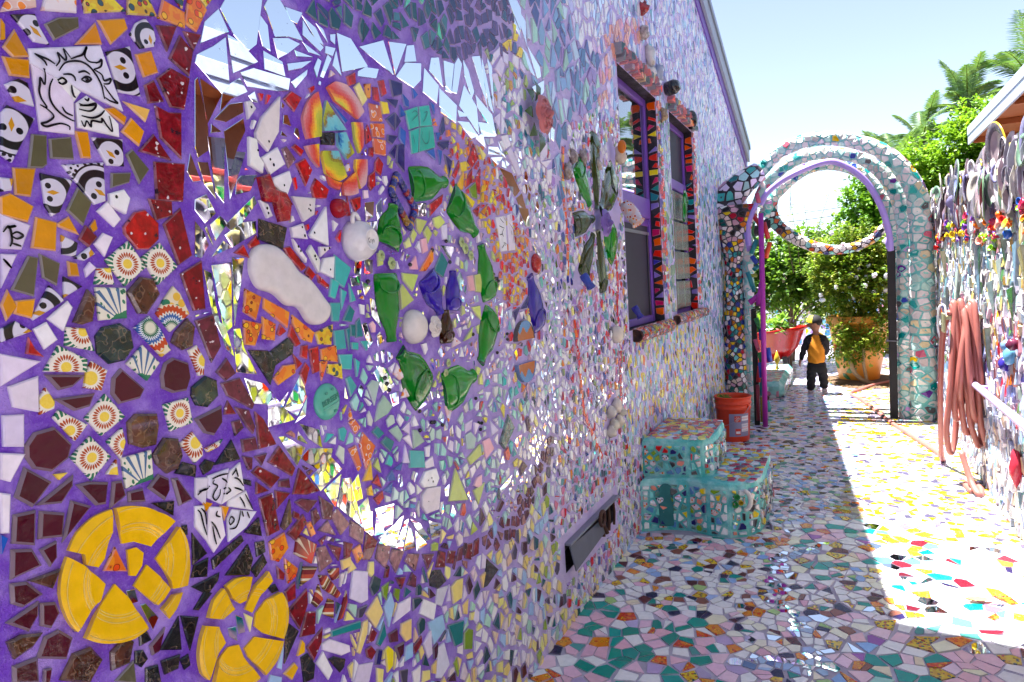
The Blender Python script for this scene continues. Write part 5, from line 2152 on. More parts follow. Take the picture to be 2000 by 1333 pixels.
# ------------------------------------------------ shards that fill the regions between
PAL = {
 'ringglass': [('M', 6), ('dcd8e4', 3), ('a8ccc4', 1.2), ('c4d080', .4)],
 'glass': [('M', 1)],
 'rednest': [('d8161a', 2.2), ('e0dadc', 2.5), ('M', 2), ('b4182c', 1), ('F', .7)],
 'slate': [('2c5a68', 4), ('22505c', 4), ('32486c', 3), ('4a7884', 1), ('6cc0a4', .4)],
 'plum': [('4a3f70', 4), ('5a4a80', 4), ('34426c', 3), ('6a5078', 2), ('2c5470', 1)],
 'maroon': [('7a1c2c', 4), ('8c3a44', 3), ('b07a78', 2), ('5a1424', 3), ('c88a7c', 1)],
 'fiery': [('d8341c', 3), ('e0801c', 3), ('e4bc20', 3), ('d8a860', 2), ('b82820', 2), ('e8d060', 1), ('c8b0a0', 1)],
 'sea': [('98ccbc', 4), ('b8d0c4', 4), ('4cb0a8', 1.6), ('e0dce4', 4), ('c8ccc4', 2), ('3c88b4', 1), ('d4c85c', .6), ('c84c3c', .5), ('M', 1.5)],
 'bits': [('M', 6), ('c4d080', 3.4), ('e0bcc4', 3), ('dcd8e0', 4), ('c8cc90', 1), ('a8c4bc', 1.5), ('F', 1.6)],
 'white_fan': [('e0dcea', 7), ('4c9ca0', 1.6), ('a4b860', 1.8), ('2c6c7c', 1.0), ('7c9cc8', 1), ('c8902c', .8), ('7cc0b4', 1.5), ('3c5c8c', .7)],
 'steel': [('5c80a8', 5), ('7c9cc0', 3), ('a0c4b4', 4), ('4c5c94', 2), ('88a8c8', 2), ('c0d0e0', 2), ('8c6ca8', .8)],
 'pinkor': [('e08c5c', 4), ('d87888', 4), ('e4b088', 2), ('c46ca0', 1.5), ('e8a050', 2)],
 'rain': [('e0a08c', 4), ('d490a4', 3), ('e8c4a8', 1), ('d8c8e4', 1)],
 'paleup': [('dcdcf0', 7), ('c4c8e8', 4), ('ccbce4', 4), ('a4bce0', 2.5), ('e4e0ec', 6), ('a8c8d8', 2.5), ('d4b4cc', 1.6), ('7c8cc4', 1.3), ('6aa0a8', .7), ('d8b8a0', .5), ('54548c', .5), ('M', .8)],
 'lilacmix': [('d8d0e6', 4.5), ('e8e4ea', 6), ('b8c4dc', 2), ('78b0b4', 1.5), ('d0809c', 1.6), ('c8283c', 1.3), ('e0883c', 1.0), ('a888c8', 1.2), ('4c5c9c', 1.0), ('34404c', .7), ('e0d088', 1.4), ('M', 4), ('8c9c70', 1), ('c09cb4', 2)],
 'winright': [('9cb8c8', 3), ('b8c8c8', 3), ('88a48c', 2), ('c8c4a8', 2), ('5c8c8c', 1), ('4c6c4c', 1)],
 'aqua': [('dce0e4', 4), ('9cc4d0', 3), ('88b0d0', 4), ('b8ccd8', 3), ('6c9ca0', 2), ('5c8c68', 1), ('ccc498', 1.2), ('8c98c8', 2), ('3c4c54', .7), ('9c6c7c', .6)],
 'yelblue': [('94b8dc', 5), ('b4d0e8', 4), ('e6d478', 5), ('dcbc48', 2.4), ('dcdce0', 4), ('8ccac8', 2.5), ('6c80c0', 1.2), ('8c6ca8', .6), ('d87c54', 1), ('54407c', .8), ('9cb8a0', 1.3), ('a42c3c', .5), ('34445c', .6), ('e4dcb0', 2)],
 'lower_red': [('c42c44', 4), ('3c4c84', 3), ('7ca08c', 2.5), ('a85c6c', 2), ('c8b8cc', 3), ('54708c', 2), ('2c5c4c', 1)],
 'cream': [('e4cb88', 8), ('dcd4e0', 6), ('d8cccc', 4), ('a0bcdc', 3), ('a8ccbc', 2), ('9cb050', 1.4), ('20464c', 1.8), ('4a1c30', 1.6), ('28606c', 1), ('dcc0a8', 1.5), ('50485c', .8)],
}
SP = {'ringglass': .034, 'glass': .040, 'rednest': .025, 'slate': .046, 'plum': .044, 'maroon': .036, 'fiery': .023, 'sea': .036, 'bits': .033, 'white_fan': .036, 'steel': .062, 'pinkor': .030, 'rain': .045, 'paleup': .048,
      'lilacmix': .034, 'winright': .055, 'aqua': .048, 'yelblue': .035, 'lower_red': .027, 'cream': .046}
GAP = {'ringglass': .007, 'glass': .006, 'rednest': .010, 'winright': .004, 'aqua': .0025, 'rain': .004, 'pinkor': .005, 'slate': .006, 'plum': .005, 'maroon': .007, 'fiery': .006, 'sea': .0085, 'bits': .010, 'white_fan': .006, 'steel': .006, 'paleup': .0028, 'cream': .007, 'yelblue': .0022, 'lilacmix': .0055}
REG = []
for L in REGIONS.strip().splitlines():
    nme, rest = L.split(' ', 1)
    p = PQ(rest)
    REG.append((nme, p, min(q[0] for q in p), max(q[0] for q in p), min(q[1] for q in p), max(q[1] for q in p)))

def region_at(u, v):
    for nme, p, x0, x1, y0, y1 in REG:
        if x0 <= u <= x1 and y0 <= v <= y1 and inside((u, v), p):
            return nme
    if u > 7.0: return 'aqua' if v < 2.3 else 'paleup'
    if u > 3.4: return 'paleup' if v > 2.6 else ('lilacmix' if u < 4.6 else 'aqua')
    if u > 2.2 and v > 2.35: return 'steel'
    if u > 2.2: return 'lilacmix' if v > 1.1 else 'cream'
    if v > 2.6: return 'slate'
    if v < 0.86 and u > 0.95: return 'cream'
    return None

# heroes on a coarse grid for quick rejection
def near_hero_grid(hs, G=0.1):
    g = {}
    for i, h in enumerate(hs):
        x0 = min(q[0] for q in h); x1 = max(q[0] for q in h); y0 = min(q[1] for q in h); y1 = max(q[1] for q in h)
        for a in range(int(math.floor(x0 / G)), int(math.floor(x1 / G)) + 1):
            for c in range(int(math.floor(y0 / G)), int(math.floor(y1 / G)) + 1):
                g.setdefault((a, c), []).append(i)
    return g
# windows, vent and frames keep the mosaic away
blocks = [[(y0 - .02, z0 - .02), (y1 + .02, z0 - .02), (y1 + .02, z1 + .02), (y0 - .02, z1 + .02)] for (y0, y1, z0, z1) in WIN]
blocks += [[(3.92, 1.155), (4.93, 1.155), (4.93, 1.26), (3.92, 1.26)], [(5.02, 1.175), (6.33, 1.175), (6.33, 1.26), (5.02, 1.26)], [(2.66, .20), (3.48, .20), (3.48, .42), (2.66, .42)]]
HX = heroes + blocks
hg = near_hero_grid(HX)

FARR = ('paleup', 'aqua', 'yelblue', 'winright', 'steel', 'rain')
seeds = []
ASP = 1.3
cell = 0.022
taken = {}
def try_seed(u, v):
    rg = region_at(u, v)
    if rg is None or v > roof_z(u) - 0.05 or u > Y_END - .02:
        return
    s = SP[rg]
    # keep to the region's own spacing
    gx, gy = int(u / 0.06), int(v / 0.06)
    for a in (-1, 0, 1):
        for c in (-1, 0, 1):
            for (q, w, s2) in taken.get((gx + a, gy + c), ()):
                d = min(s, s2)
                if (q - u) ** 2 + ((w - v) / (ASP if rg not in FARR else 2.3)) ** 2 < (0.72 * d) ** 2:
                    return
    for i in hg.get((int(math.floor(u / .1)), int(math.floor(v / .1))), ()):
        if inside((u, v), HX[i]):
            return
    taken.setdefault((gx, gy), []).append((u, v, s))
    seeds.append((u, v, rg))
rs = random.Random(21)
def scatter(u0, u1, v0, v1, n):
    for _ in range(n):
        try_seed(rs.uniform(u0, u1), rs.uniform(v0, v1))
scatter(0.5, 3.9, 0.0, 3.0, 34000)
scatter(3.9, 7.0, 0.0, 4.1, 16000)
scatter(7.0, 9.92, 0.0, 4.1, 9000)
scatter(1.4, 7.0, 2.6, 4.4, 7000)
FARR = ('paleup', 'aqua', 'yelblue', 'winright', 'steel', 'rain')
cells = shatter(seeds, lambda t: GAP.get(t, .005), lambda t: SP[t] * (0.62 if t not in FARR else .80), HX, ASP, .50)
broken = []
for poly, rg in cells:
    if rng.random() < (.34 if rg not in ('glass', 'rednest', 'maroon') else .12):
        broken += [(q, rg) for q in crack(poly, GAP.get(rg, .005) * .8)]
    else:
        broken.append((poly, rg))
for poly, rg in broken:
    poly = roughen(poly)
    ch = pick(PAL[rg])
    if ch == 'M':
        dr = make_draw('mi', poly, None)
        pieces.append(dict(name='mirror_shard', poly=poly, draw=dr, kind='mi', traced=False))
        continue
    if ch == 'F':
        dr = make_draw('pw', poly, None)
        pieces.append(dict(name='painted_tile', poly=poly, draw=dr, kind='pw', traced=False))
        continue
    colh = ch
    def mk(poly=poly, colh=colh, rg=rg):
        base = hexc(colh)
        mat = 'speckled_glaze' if rg == 'maroon' else 'glazed_ceramic'
        th_f = rg in ('paleup', 'aqua', 'yelblue', 'winright')
        far = rg in ('paleup', 'aqua', 'yelblue', 'lilacmix', 'steel', 'rain', 'pinkor', 'winright')
        def draw(buf, simple_=False):
            th = rng.uniform(.004, .008) if not th_f else rng.uniform(.003, .005)
            shard(buf, WALL, poly, th, .0016, jit(base, rng, .13), mat, None, .10 if far else .035, None, .002, simple_)
        return draw
    pieces.append(dict(name='tile', poly=poly, draw=mk(), kind=rg, traced=False))

# the red chain that runs down beside the first window, orange one left of the bottles
def chain(pts, w, L, cols, nm='tile'):
    P = catmull([(u, v, 0) for u, v in pts], 40)
    acc = 0; last = P[0]
    i0 = P[0]
    for p in P[1:]:
        acc += (p - last).length
        last = p
        if acc > L:
            d = (p - i0).normalized()
            nx, ny = -d.y, d.x
            a = i0 + d * L * .08; e = p - d * L * .04
            poly = [(a.x - nx * w * rng.uniform(.35, .5), a.y - ny * w * .5), (a.x + nx * w * .5, a.y + ny * w * rng.uniform(.35, .5)), (e.x + nx * w * rng.uniform(.3, .5), e.y + ny * w * .5), (e.x - nx * w * .5, e.y - ny * w * rng.uniform(.3, .5))]
            base = hexc(cols[rng.randrange(len(cols))])
            def mk(poly=poly, base=base):
                def draw(buf, simple_=False):
                    shard(buf, WALL, poly, .0065, .0016, jit(base, rng, .1), 'glazed_ceramic', None, .02, None, .002, simple_)
                return draw
            pieces.append(dict(name=nm, poly=poly, draw=mk(), kind='chain', traced=True))
            i0 = p; acc = 0
chain([(3.60, 1.80), (3.66, 1.72), (3.70, 1.5), (3.66, 1.35), (3.70, 1.2), (3.66, .95), (3.64, .7)], .035, .062, ('c42440', 'b81c38', 'cc2c48'))
chain([(2.96, 2.13), (2.93, 1.95), (2.95, 1.75), (2.93, 1.55)], .022, .035, ('e07c1c', 'e0a830', 'd8541c'))
chain([(2.98, 1.35), (3.02, 1.1), (3.05, .9), (3.20, .72), (3.30, .60)], .03, .045, ('d84830', 'c83040', 'e07030'))

# which pieces are objects of their own: the ones that show largest
EYE = Vector((0, 0, 1.5))
for p in pieces:
    c = cen(p['poly'])
    d = (Vector(WALL.at(*c)) - EYE).length
    p['show'] = abs(area2(p['poly'])) / d ** 3 * (1.0 if c[0] > 0.45 else .3)
by = {}
for p in pieces:
    by.setdefault(p['name'], []).append(p)
rest = Buf()
for nm, ps in by.items():
    ps.sort(key=lambda p: -p['show'])
    for i, p in enumerate(ps):
        if i < 295:
            bb = Buf()
            p['draw'](bb)
            c = cen(p['poly'])
            o = bb.build(nm, house, WALL.at(*c))
            if p['kind'] in ('sf', 'sf2', 'ft', 'tf', 'bl2'):
                ln = Buf()
                for st in STROKE:
                    run = []
                    S = catmull([(u, v, 0) for u, v in st], 6) if len(st) > 2 else [Vector((*st[0], 0)).lerp(Vector((*st[1], 0)), k / 6) for k in range(7)]
                    def flush():
                        if len(run) > 1:
                            n_ = len(run)
                            vs = []
                            for k in range(n_):
                                t = (run[min(k + 1, n_ - 1)] - run[max(k - 1, 0)])
                                t = Vector((-t.y, t.x, 0))
                                t = t.normalized() if t.length > 0 else Vector((1, 0, 0))
                                w = (.0016 if p['kind'] in ('sf', 'sf2', 'bl2') else .0011) * (0.55 + 0.6 * math.sin(math.pi * (k + .5) / n_))
                                for s in (-1, 1):
                                    q = run[k] + t * w * s
                                    vs.append(WALL.at(q.x, q.y, .0082))
                            ln.add(vs, [[2 * k, 2 * k + 1, 2 * k + 3, 2 * k + 2][::-1] for k in range(n_ - 1)], (.012, .01, .016) if p['kind'] != 'tf' else (.02, .12, .12), 'glazed_ceramic')
                    for q in S:
                        if inside((q.x, q.y), p['poly']):
                            run.append(q)
                        else:
                            flush(); run = []
                    flush(); run = []
                if ln.v:
                    ln.build('painted_line', o, WALL.at(*c))
        else:
            p['draw'](rest, p['show'] < ps[294]['show'] * 0.6 or p['poly'][0][0] > 4.5)
rest.build('small_tiles', house, None, kind='stuff')

# ------------------------------------------------ windows
def add_window(i):
    y0, y1, z0, z1 = WIN[i]
    xr = XW - 0.095
    b = Buf()
    fr = 0.05
    xf = xr + 0.028
    for lo, hi in (((xr, y0, z0), (xf, y0 + fr, z1)), ((xr, y1 - fr, z0), (xf, y1, z1)), ((xr, y0 + fr + .001, z0), (xf, y1 - fr - .001, z0 + fr)), ((xr, y0 + fr + .001, z1 - fr), (xf, y1 - fr - .001, z1))):
        box(b, lo, hi, (.2, .1, .4), 'purple_paint', .006)
    if i == 0:
        box(b, (xr, y0 + fr + .001, 1.93), (xf + .012, y1 - fr - .001, 2.065), (.2, .1, .4), 'purple_paint', .006)
        box(b, (xr, y0 + fr + .001, 1.88), (xf - .006, y1 - fr - .001, 1.928), (.2, .1, .4), 'purple_paint', .004)
    else:
        box(b, (xr, y0 + fr + .001, 2.22), (xf + .012, y1 - fr - .001, 2.30), (.2, .1, .4), 'purple_paint', .006)
    w = b.build('window', house, (xr, (y0 + y1) / 2, (z0 + z1) / 2), label='purple framed sash window with dark lower sash' if i == 0 else 'purple framed window above glass blocks')
    g = Buf()
    xg = xr + .012
    if i == 0:
        g.add([(xg, y0 + fr, 2.06), (xg, y1 - fr, 2.06), (xg, y1 - fr, z1 - fr), (xg, y0 + fr, z1 - fr)], [[0, 1, 2, 3]], (.02,) * 3, 'window_glass')
        g.build('pane', w, (xg, 4.3, 2.4))
        g = Buf()
        g.add([(xg, y0 + fr, z0 + fr), (xg, y1 - fr, z0 + fr), (xg, y1 - fr, 1.9), (xg, y0 + fr, 1.9)], [[0, 1, 2, 3]], (.02,) * 3, 'insect_screen')
        g.build('screen', w, (xg, 4.3, 1.6))
        g = Buf()
        box(g, (xg + .002, y0 + fr, 1.82), (xg + .010, y1 - fr, 1.84), (.4,) * 3, 'grey_metal')
        box(g, (xg + .002, y1 - fr - .05, z0 + fr), (xg + .008, y1 - fr - .02, 1.82), (.4,) * 3, 'dark_metal')
        g.build('screen_rail', w, (xg, 4.3, 1.8))
    else:
        g.add([(xg, y0 + fr, 2.30), (xg, y1 - fr, 2.30), (xg, y1 - fr, z1 - fr), (xg, y0 + fr, z1 - fr)], [[0, 1, 2, 3]], (.02,) * 3, 'insect_screen')
        g.build('screen', w, (xg, 5.6, 2.5))
        ny, nz = 3, 4
        for a in range(ny):
            for c in range(nz):
                gw = (y1 - y0 - 2 * fr) / ny; gh = (2.215 - z0 - fr) / nz
                ya = y0 + fr + a * gw + .008; za = z0 + fr + c * gh + .008
                g = Buf()
                box(g, (xr + .004, ya, za), (xr + .045, ya + gw - .016, za + gh - .016), hexc('90a090'), 'pebbled_glass', .008)
                g.build('glass_block', w, (xr, ya, za))
    return w

mt, nt, bb_ = new_mat('window_glass', 0.02, 0.9)
bb_.inputs['Base Color'].default_value = (0.012, 0.014, 0.02, 1)
bb_.inputs['Coat Weight'].default_value = 1.0
bb_.inputs['Coat IOR'].default_value = 2.2
bb_.inputs['Coat Roughness'].default_value = 0.01
mt, nt, bb_ = new_mat('insect_screen', 0.55, 0.4)
wv = nd(nt, 'ShaderNodeTexNoise'); wv.inputs['Scale'].default_value = 3.0
nt.links.new(mix_(nt, wv.outputs[0], (0.012, 0.011, 0.03), (0.035, 0.03, 0.06)), bb_.inputs['Base Color'])
mt, nt, bb_ = new_mat('pebbled_glass', 0.08, 0.6)
pn = tex_noise(nt, 75, 3, geo_pos(nt))
nt.links.new(mix_(nt, pn, hexc('4c5c50'), hexc('b4c0b4')), bb_.inputs['Base Color'])
bb_.inputs['Metallic'].default_value = 0.25
bump_(nt, bb_, pn, 0.012)
win0 = add_window(0)
win1 = add_window(1)

# reveals: chunky red, orange, teal and indigo tiles in dark grout on the jamb and under the head
JAMB = [('e8402c', 5), ('f06a1c', 5), ('2c8090', 2.4), ('4440a8', 2.2), ('c83868', 3), ('e4c424', 2), ('1c9090', 1.5), ('8c78c0', 1)]
def clad(par, pl, u0, u1, v0, v1, s, pal, nm='reveal_tile', mat='glazed_ceramic', h=.010, gap=.010, tilt=.05):
    sd = []
    n = int((u1 - u0) * (v1 - v0) / (s * s) * 3) + 6
    for _ in range(n * 6):
        u, v = rng.uniform(u0 + s * .3, u1 - s * .3) if u1 - u0 > s * .7 else (u0 + u1) / 2 + rng.uniform(-.2, .2) * (u1 - u0), rng.uniform(v0 + s * .3, v1 - s * .3)
        if all((u - a) ** 2 + (v - c) ** 2 > (.78 * s) ** 2 for a, c, _t in sd):
            sd.append((u, v, 0))
    for poly, _t in shatter(sd, lambda t: gap, lambda t: s * .8, (), 1.0, .45):
        poly = roughen(poly, rng, .25)
        if rng.random() < .3:
            cr_ = crack(poly, gap * .6)
            poly = cr_[0] if cr_ else poly
        for nx, ny, d in ((-1, 0, -u0 - .003), (1, 0, u1 - .003), (0, -1, -v0 - .003), (0, 1, v1 - .003)):
            poly = clip_half(poly, nx, ny, d)
        if len(poly) < 3 or abs(area2(poly)) < (s * .2) ** 2:
            continue
        bb = Buf()
        shard(bb, pl, poly, h, .002, jit(hexc(pick(pal)), rng, .12), mat, None, tilt)
        c = cen(poly)
        bb.build(nm, par, pl.at(*c))
for i, w in enumerate((win0, win1)):
    y0, y1, z0, z1 = WIN[i]
    jamb = Plane((XW - .064, y1 - .001, 0), (1, 0, 0), (0, 0, 1))      # faces the street
    clad(w, jamb, .0, .064, z0 + .02, z1 - .02, .058, JAMB, gap=.010)
    pad = Plane((XW, 0, 0), (0, 1, 0), (0, 0, 1))
    clad(w, pad, y1 + .0, y1 + (.125 if i == 0 else .10), z0 + .06, z1, .06, JAMB, 'reveal_tile', 'glazed_ceramic', .014, .014)
    clad(w, pad, y0 - .05, y1 + .02, z1 + .0, z1 + .11, .055, [('e05020', 4), ('3c4440', 4), ('2c5054', 2), ('c8a820', 1.2), ('8c5c6c', 1), ('7c2c30', 2), ('e88020', 2)], 'lintel_tile', 'glazed_ceramic', .05, .012, .25)
# half-pipe sills covered in chips
def sill(par, y0, y1, z, r_):
    b = Buf()
    n = 18
    pts = [(XW + .022, y0 + (y1 - y0) * k / 6, z) for k in range(7)]
    sweep(b, pts, r_, (.2, .15, .2), 'dark_grout', 16, False)
    o = b.build('sill', par, (XW, (y0 + y1) / 2, z))
    bb = Buf()
    for a in range(-3, 6):
        ang = a * .42
        for k in range(int((y1 - y0) / .05)):
            yy = y0 + (k + rng.uniform(.2, .8)) * .05
            O = Vector((XW + .022 + r_ * math.cos(ang), yy, z + r_ * math.sin(ang)))
            pl = Plane(O, (0, 1, 0), (-math.sin(ang), 0, math.cos(ang)))
            s = rng.uniform(.013, .024)
            poly = [(s * math.cos(q * 1.3 + rng.uniform(-.3, .3)), s * math.sin(q * 1.3 + rng.uniform(-.3, .3)) * .8) for q in range(5)]
            poly = hull(poly)
            if len(poly) > 2:
                shard(bb, pl, poly, .005, .001, jit(hexc(pick([('c87c5c', 3), ('c83c30', 3), ('8c8ca4', 3), ('b8a840', 2), ('5c7c6c', 2), ('d0c0c4', 2), ('6c547c', 2)])), rng, .15), 'glazed_ceramic', None, .1, None, .003, True)
    bb.build('sill_tiles', o, None, kind='stuff')
    e = Buf()
    lathe(e, [(r_ * .99, 0), (r_ * .8, -.001), (r_ * .8, .10), (0.001, .10)], (XW + .022, y0, z), (0, 1, 0), (.05, .02, .015), 'rust', 16)
    e.build('sill_mouth', o, (XW, y0, z))
sill(win0, 3.97, 4.90, 1.185, .040)
sill(win1, 5.08, 6.30, 1.205, .036)

simple('vent_steel', '5c6070', .55, .2, 18, .25, .001)
# rusty foundation vent torn half open at the foot of the wall
vy0, vy1, vz0, vz1 = VENT
b = Buf()
box(b, (XW - .10, vy0, vz0), (XW - .096, vy1, vz1), (.01,) * 3, 'dark_room')
vent = b.build('vent', house, (XW, 3.05, .3))
b = Buf()
box(b, (XW - .02, vy0, vz1 - .010), (XW + .032, vy1 + .02, vz1 + .002), (.3,) * 3, 'grey_metal', .003)
b.build('hood', vent, (XW, 3.05, vz1))
b = Buf()
pl = Plane((XW + .012 + .25 * .39, 0, 0), (0, 1, 0), (-0.25, 0, 1.0))
shard(b, pl, [(vy0 + .005, vz0 + .012), (vy0 + .43, vz0 + .035), (vy0 + .43, vz1 - .035), (vy0 + .01, vz1 - .015)], .004, .001, hexc('8a8c98'), 'vent_steel')
b.build('flap', vent, (XW, vy0 + .15, .3))
b = Buf()
sweep(b, [(XW + .055, vy0 + .435, vz0 + .03), (XW + .02, vy0 + .435, vz1 - .03)], .010, (.1, .05, .04), 'rust', 6)
for k in range(3):
    y = vy0 + .47 + k * .09
    sweep(b, [(XW + .02, y, vz0), (XW + .022, y + .01, (vz0 + vz1) / 2), (XW + .02, y + .005, vz1 - .01)], .011 - .002 * k, (.1, .05, .04), 'rust', 7)
ringp = [(XW + .05, vy0 + .38 + .035 * math.cos(t * .524), vz0 + .125 + .035 * math.sin(t * .524)) for t in range(12)]
sweep(b, ringp, .009, (.1, .05, .04), 'rust', 7, False, True, True)
b.build('rusty_latch', vent, (XW, 3.1, .3))
# ---------------------------------------------------------------- ground and paving
simple('earth', '5a4632', 0.9, 0, 6, 0.3, 0.02)
b = Buf()
b.add([(-150, -150, -.012), (150, -150, -.012), (150, 250, -.012), (-150, 250, -.012)], [[0, 1, 2, 3]], (.2,) * 3, 'earth')
b.build('ground', None, None, kind='structure')
b = Buf()
b.add([(-3.5, -3.5, 0), (2.0, -3.5, 0), (2.0, 24, 0), (-3.5, 24, 0)], [[0, 1, 2, 3]], (.3,) * 3, 'grey_grout')
path = b.build('path', None, (0, 4, 0), kind='structure')

FPAL = {
 'pink': [('e8bcc6', 8), ('f0e8ee', 7), ('e8d8bc', 2), ('1f9c92', 2.4), ('5c9c98', 1.2), ('8cacd8', 1.6), ('d8c8b4', 1.6), ('Y', 2.4), ('O', 1.8), ('R', .8), ('28224c', .7), ('6c2430', .5), ('96604e', .4), ('a4cfc4', 1.0), ('a468b4', .4), ('M', 1.6)],
 'white': [('e6e0ec', 10), ('e4dac4', 3.5), ('deb4c2', 2), ('5a1c28', 1.3), ('2c2450', 1.2), ('8c5a50', 1), ('1f9088', 1.2), ('9cb4dc', 1.2), ('Y', 1.6), ('O', .8), ('a0bc80', .6), ('M', .7)],
 'glint': [('M', 8), ('a8bcdc', 3), ('d8dce8', 3), ('6c80a8', 1)],
 'teal': [('149486', 4), ('1f9c92', 2), ('e2b8c6', 6), ('ece6f2', 5), ('O', 1.3), ('R', .8), ('Y', .5), ('5c9c98', 1), ('28224c', .3), ('b8a8c8', 1)],
 'gold': [('Y', 3), ('O', 1.6), ('e8e2ee', 4), ('deb4c2', 3), ('8cacd8', 1), ('1f9c92', 1), ('M', .6), ('6c2430', .6)],
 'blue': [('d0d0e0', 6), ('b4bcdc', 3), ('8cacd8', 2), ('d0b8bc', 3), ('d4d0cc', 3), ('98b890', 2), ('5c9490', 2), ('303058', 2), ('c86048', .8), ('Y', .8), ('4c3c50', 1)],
 'yellow': [('b4b4b8', 6), ('b8b08c', 3), ('b09c9c', 2.5), ('b09a20', 4), ('8c8890', 2), ('Y', 2), ('98b0b8', 2), ('4c4860', 1.5), ('c06a3c', 1), ('a0b48c', 2), ('6c6c8c', 1.5)],  # sunlit stretch: tile colours set darker to offset the full sun
}
FS = {'glint': .050, 'teal': .112, 'gold': .074, 'pink': .122, 'white': .076, 'blue': .060, 'yellow': .064}
ARC = [(-.12, 4.01), (-.31, 3.79), (-.345, 3.52), (-.29, 3.25), (-.20, 3.06), (-.13, 2.92), (-.10, 2.72), (-.38, 2.68)]
def on_arc(x, y):
    for (x0, y0), (x1, y1) in zip(ARC, ARC[1:]):
        dx, dy = x1 - x0, y1 - y0
        t = max(0, min(1, ((x - x0) * dx + (y - y0) * dy) / (dx * dx + dy * dy)))
        if (x0 + dx * t - x) ** 2 + (y0 + dy * t - y) ** 2 < .042 ** 2:
            return True
    return False
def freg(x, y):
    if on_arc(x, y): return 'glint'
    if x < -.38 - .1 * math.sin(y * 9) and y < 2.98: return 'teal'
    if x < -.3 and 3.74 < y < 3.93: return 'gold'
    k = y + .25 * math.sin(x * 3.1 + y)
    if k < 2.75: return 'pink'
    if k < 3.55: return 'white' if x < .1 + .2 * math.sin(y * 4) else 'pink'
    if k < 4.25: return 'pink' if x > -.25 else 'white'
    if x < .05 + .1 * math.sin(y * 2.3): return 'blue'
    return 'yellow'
fr_ = random.Random(5)
sd = []; tk = {}
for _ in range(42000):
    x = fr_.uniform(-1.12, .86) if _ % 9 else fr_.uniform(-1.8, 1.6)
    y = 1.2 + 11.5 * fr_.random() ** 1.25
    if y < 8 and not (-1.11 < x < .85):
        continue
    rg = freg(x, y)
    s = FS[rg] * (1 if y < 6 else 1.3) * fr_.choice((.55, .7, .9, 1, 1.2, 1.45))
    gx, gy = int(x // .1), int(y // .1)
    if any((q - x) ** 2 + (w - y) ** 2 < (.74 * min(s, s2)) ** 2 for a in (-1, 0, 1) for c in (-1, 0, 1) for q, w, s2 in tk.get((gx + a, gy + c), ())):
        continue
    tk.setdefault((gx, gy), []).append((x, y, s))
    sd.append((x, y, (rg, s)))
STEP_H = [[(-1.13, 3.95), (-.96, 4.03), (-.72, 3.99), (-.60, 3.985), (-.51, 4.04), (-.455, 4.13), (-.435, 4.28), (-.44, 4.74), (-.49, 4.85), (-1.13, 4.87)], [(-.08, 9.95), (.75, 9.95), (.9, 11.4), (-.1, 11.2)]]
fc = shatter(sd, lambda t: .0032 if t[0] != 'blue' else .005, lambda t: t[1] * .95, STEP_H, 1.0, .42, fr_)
fp = []
fc2 = []
for poly, t_ in fc:
    if fr_.random() < .22:
        fc2 += [(q, t_) for q in crack(poly, .003, fr_)]
    else:
        fc2.append((poly, t_))
for poly, (rg, s) in fc2:
    poly = roughen(poly, fr_, .06)
    c = cen(poly)
    d = (Vector((c[0], c[1], 0)) - Vector((0, 0, 1.5))).length
    fp.append((abs(area2(poly)) * 1.5 / d ** 3, poly, rg))
fp.sort(key=lambda q: -q[0])
def paver(buf, poly, rg, sim):
    ch = pick(FPAL[rg], fr_)
    mat = 'glazed_ceramic'
    if ch == 'Y': ch, mat = 'dcc018', 'spotted_yellow_glaze'
    elif ch == 'O': ch, mat = 'e0801c', 'flame_glaze'
    elif ch == 'R': ch, mat = 'd03c1c', 'flame_glaze'
    elif ch == 'M': ch, mat = 'b0bccc', 'mirror_glass'
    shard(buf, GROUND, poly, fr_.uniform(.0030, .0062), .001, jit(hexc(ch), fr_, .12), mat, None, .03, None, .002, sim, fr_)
rest = Buf()
for i, (w, poly, rg) in enumerate(fp):
    if i < 298:
        bb = Buf()
        paver(bb, poly, rg, False)
        c = cen(poly)
        bb.build('tile', path, (c[0], c[1], 0))
    else:
        paver(rest, poly, rg, True)
rest.build('small_tiles', path, None, kind='stuff')
# ---------------------------------------------------------------- mosaic cladding on any surface
class TubeMap:
    """(u along the path in metres, v round it in metres) -> point on a tube"""
    def __init__(s, pts, radii, close=False, squash=1.0):
        s.P = [Vector(p) for p in pts]
        n = len(s.P)
        s.R = radii if isinstance(radii, (list, tuple)) else [radii] * n
        s.S = [0.0]
        for i in range(1, n):
            s.S.append(s.S[-1] + (s.P[i] - s.P[i - 1]).length)
        s.F = []
        nr = None
        for i in range(n):
            t = (s.P[min(i + 1, n - 1)] - s.P[max(i - 1, 0)]).normalized()
            nr = Vector((0.13, 1, 0.07)) if nr is None else nr
            nr = (nr - t * nr.dot(t)).normalized()
            s.F.append((nr.copy(), t.cross(nr)))
        s.rm = sum(s.R) / n
    def frame(s, u):
        S = s.S
        u = max(0.0, min(S[-1] - 1e-6, u))
        lo, hi = 0, len(S) - 1
        while hi - lo > 1:
            m_ = (lo + hi) // 2
            if S[m_] <= u: lo = m_
            else: hi = m_
        t = (u - S[lo]) / max(1e-9, S[hi] - S[lo])
        p = s.P[lo].lerp(s.P[hi], t)
        a = s.F[lo][0].lerp(s.F[hi][0], t).normalized(); b_ = s.F[lo][1].lerp(s.F[hi][1], t).normalized()
        return p, a, b_, s.R[lo] * (1 - t) + s.R[hi] * t
    def at(s, u, v, n=0.0):
        p, a, b_, r_ = s.frame(u)
        ang = v / s.rm
        q = p + (a * math.cos(ang) + b_ * math.sin(ang)) * (r_ + n)
        return (q.x, q.y, q.z)

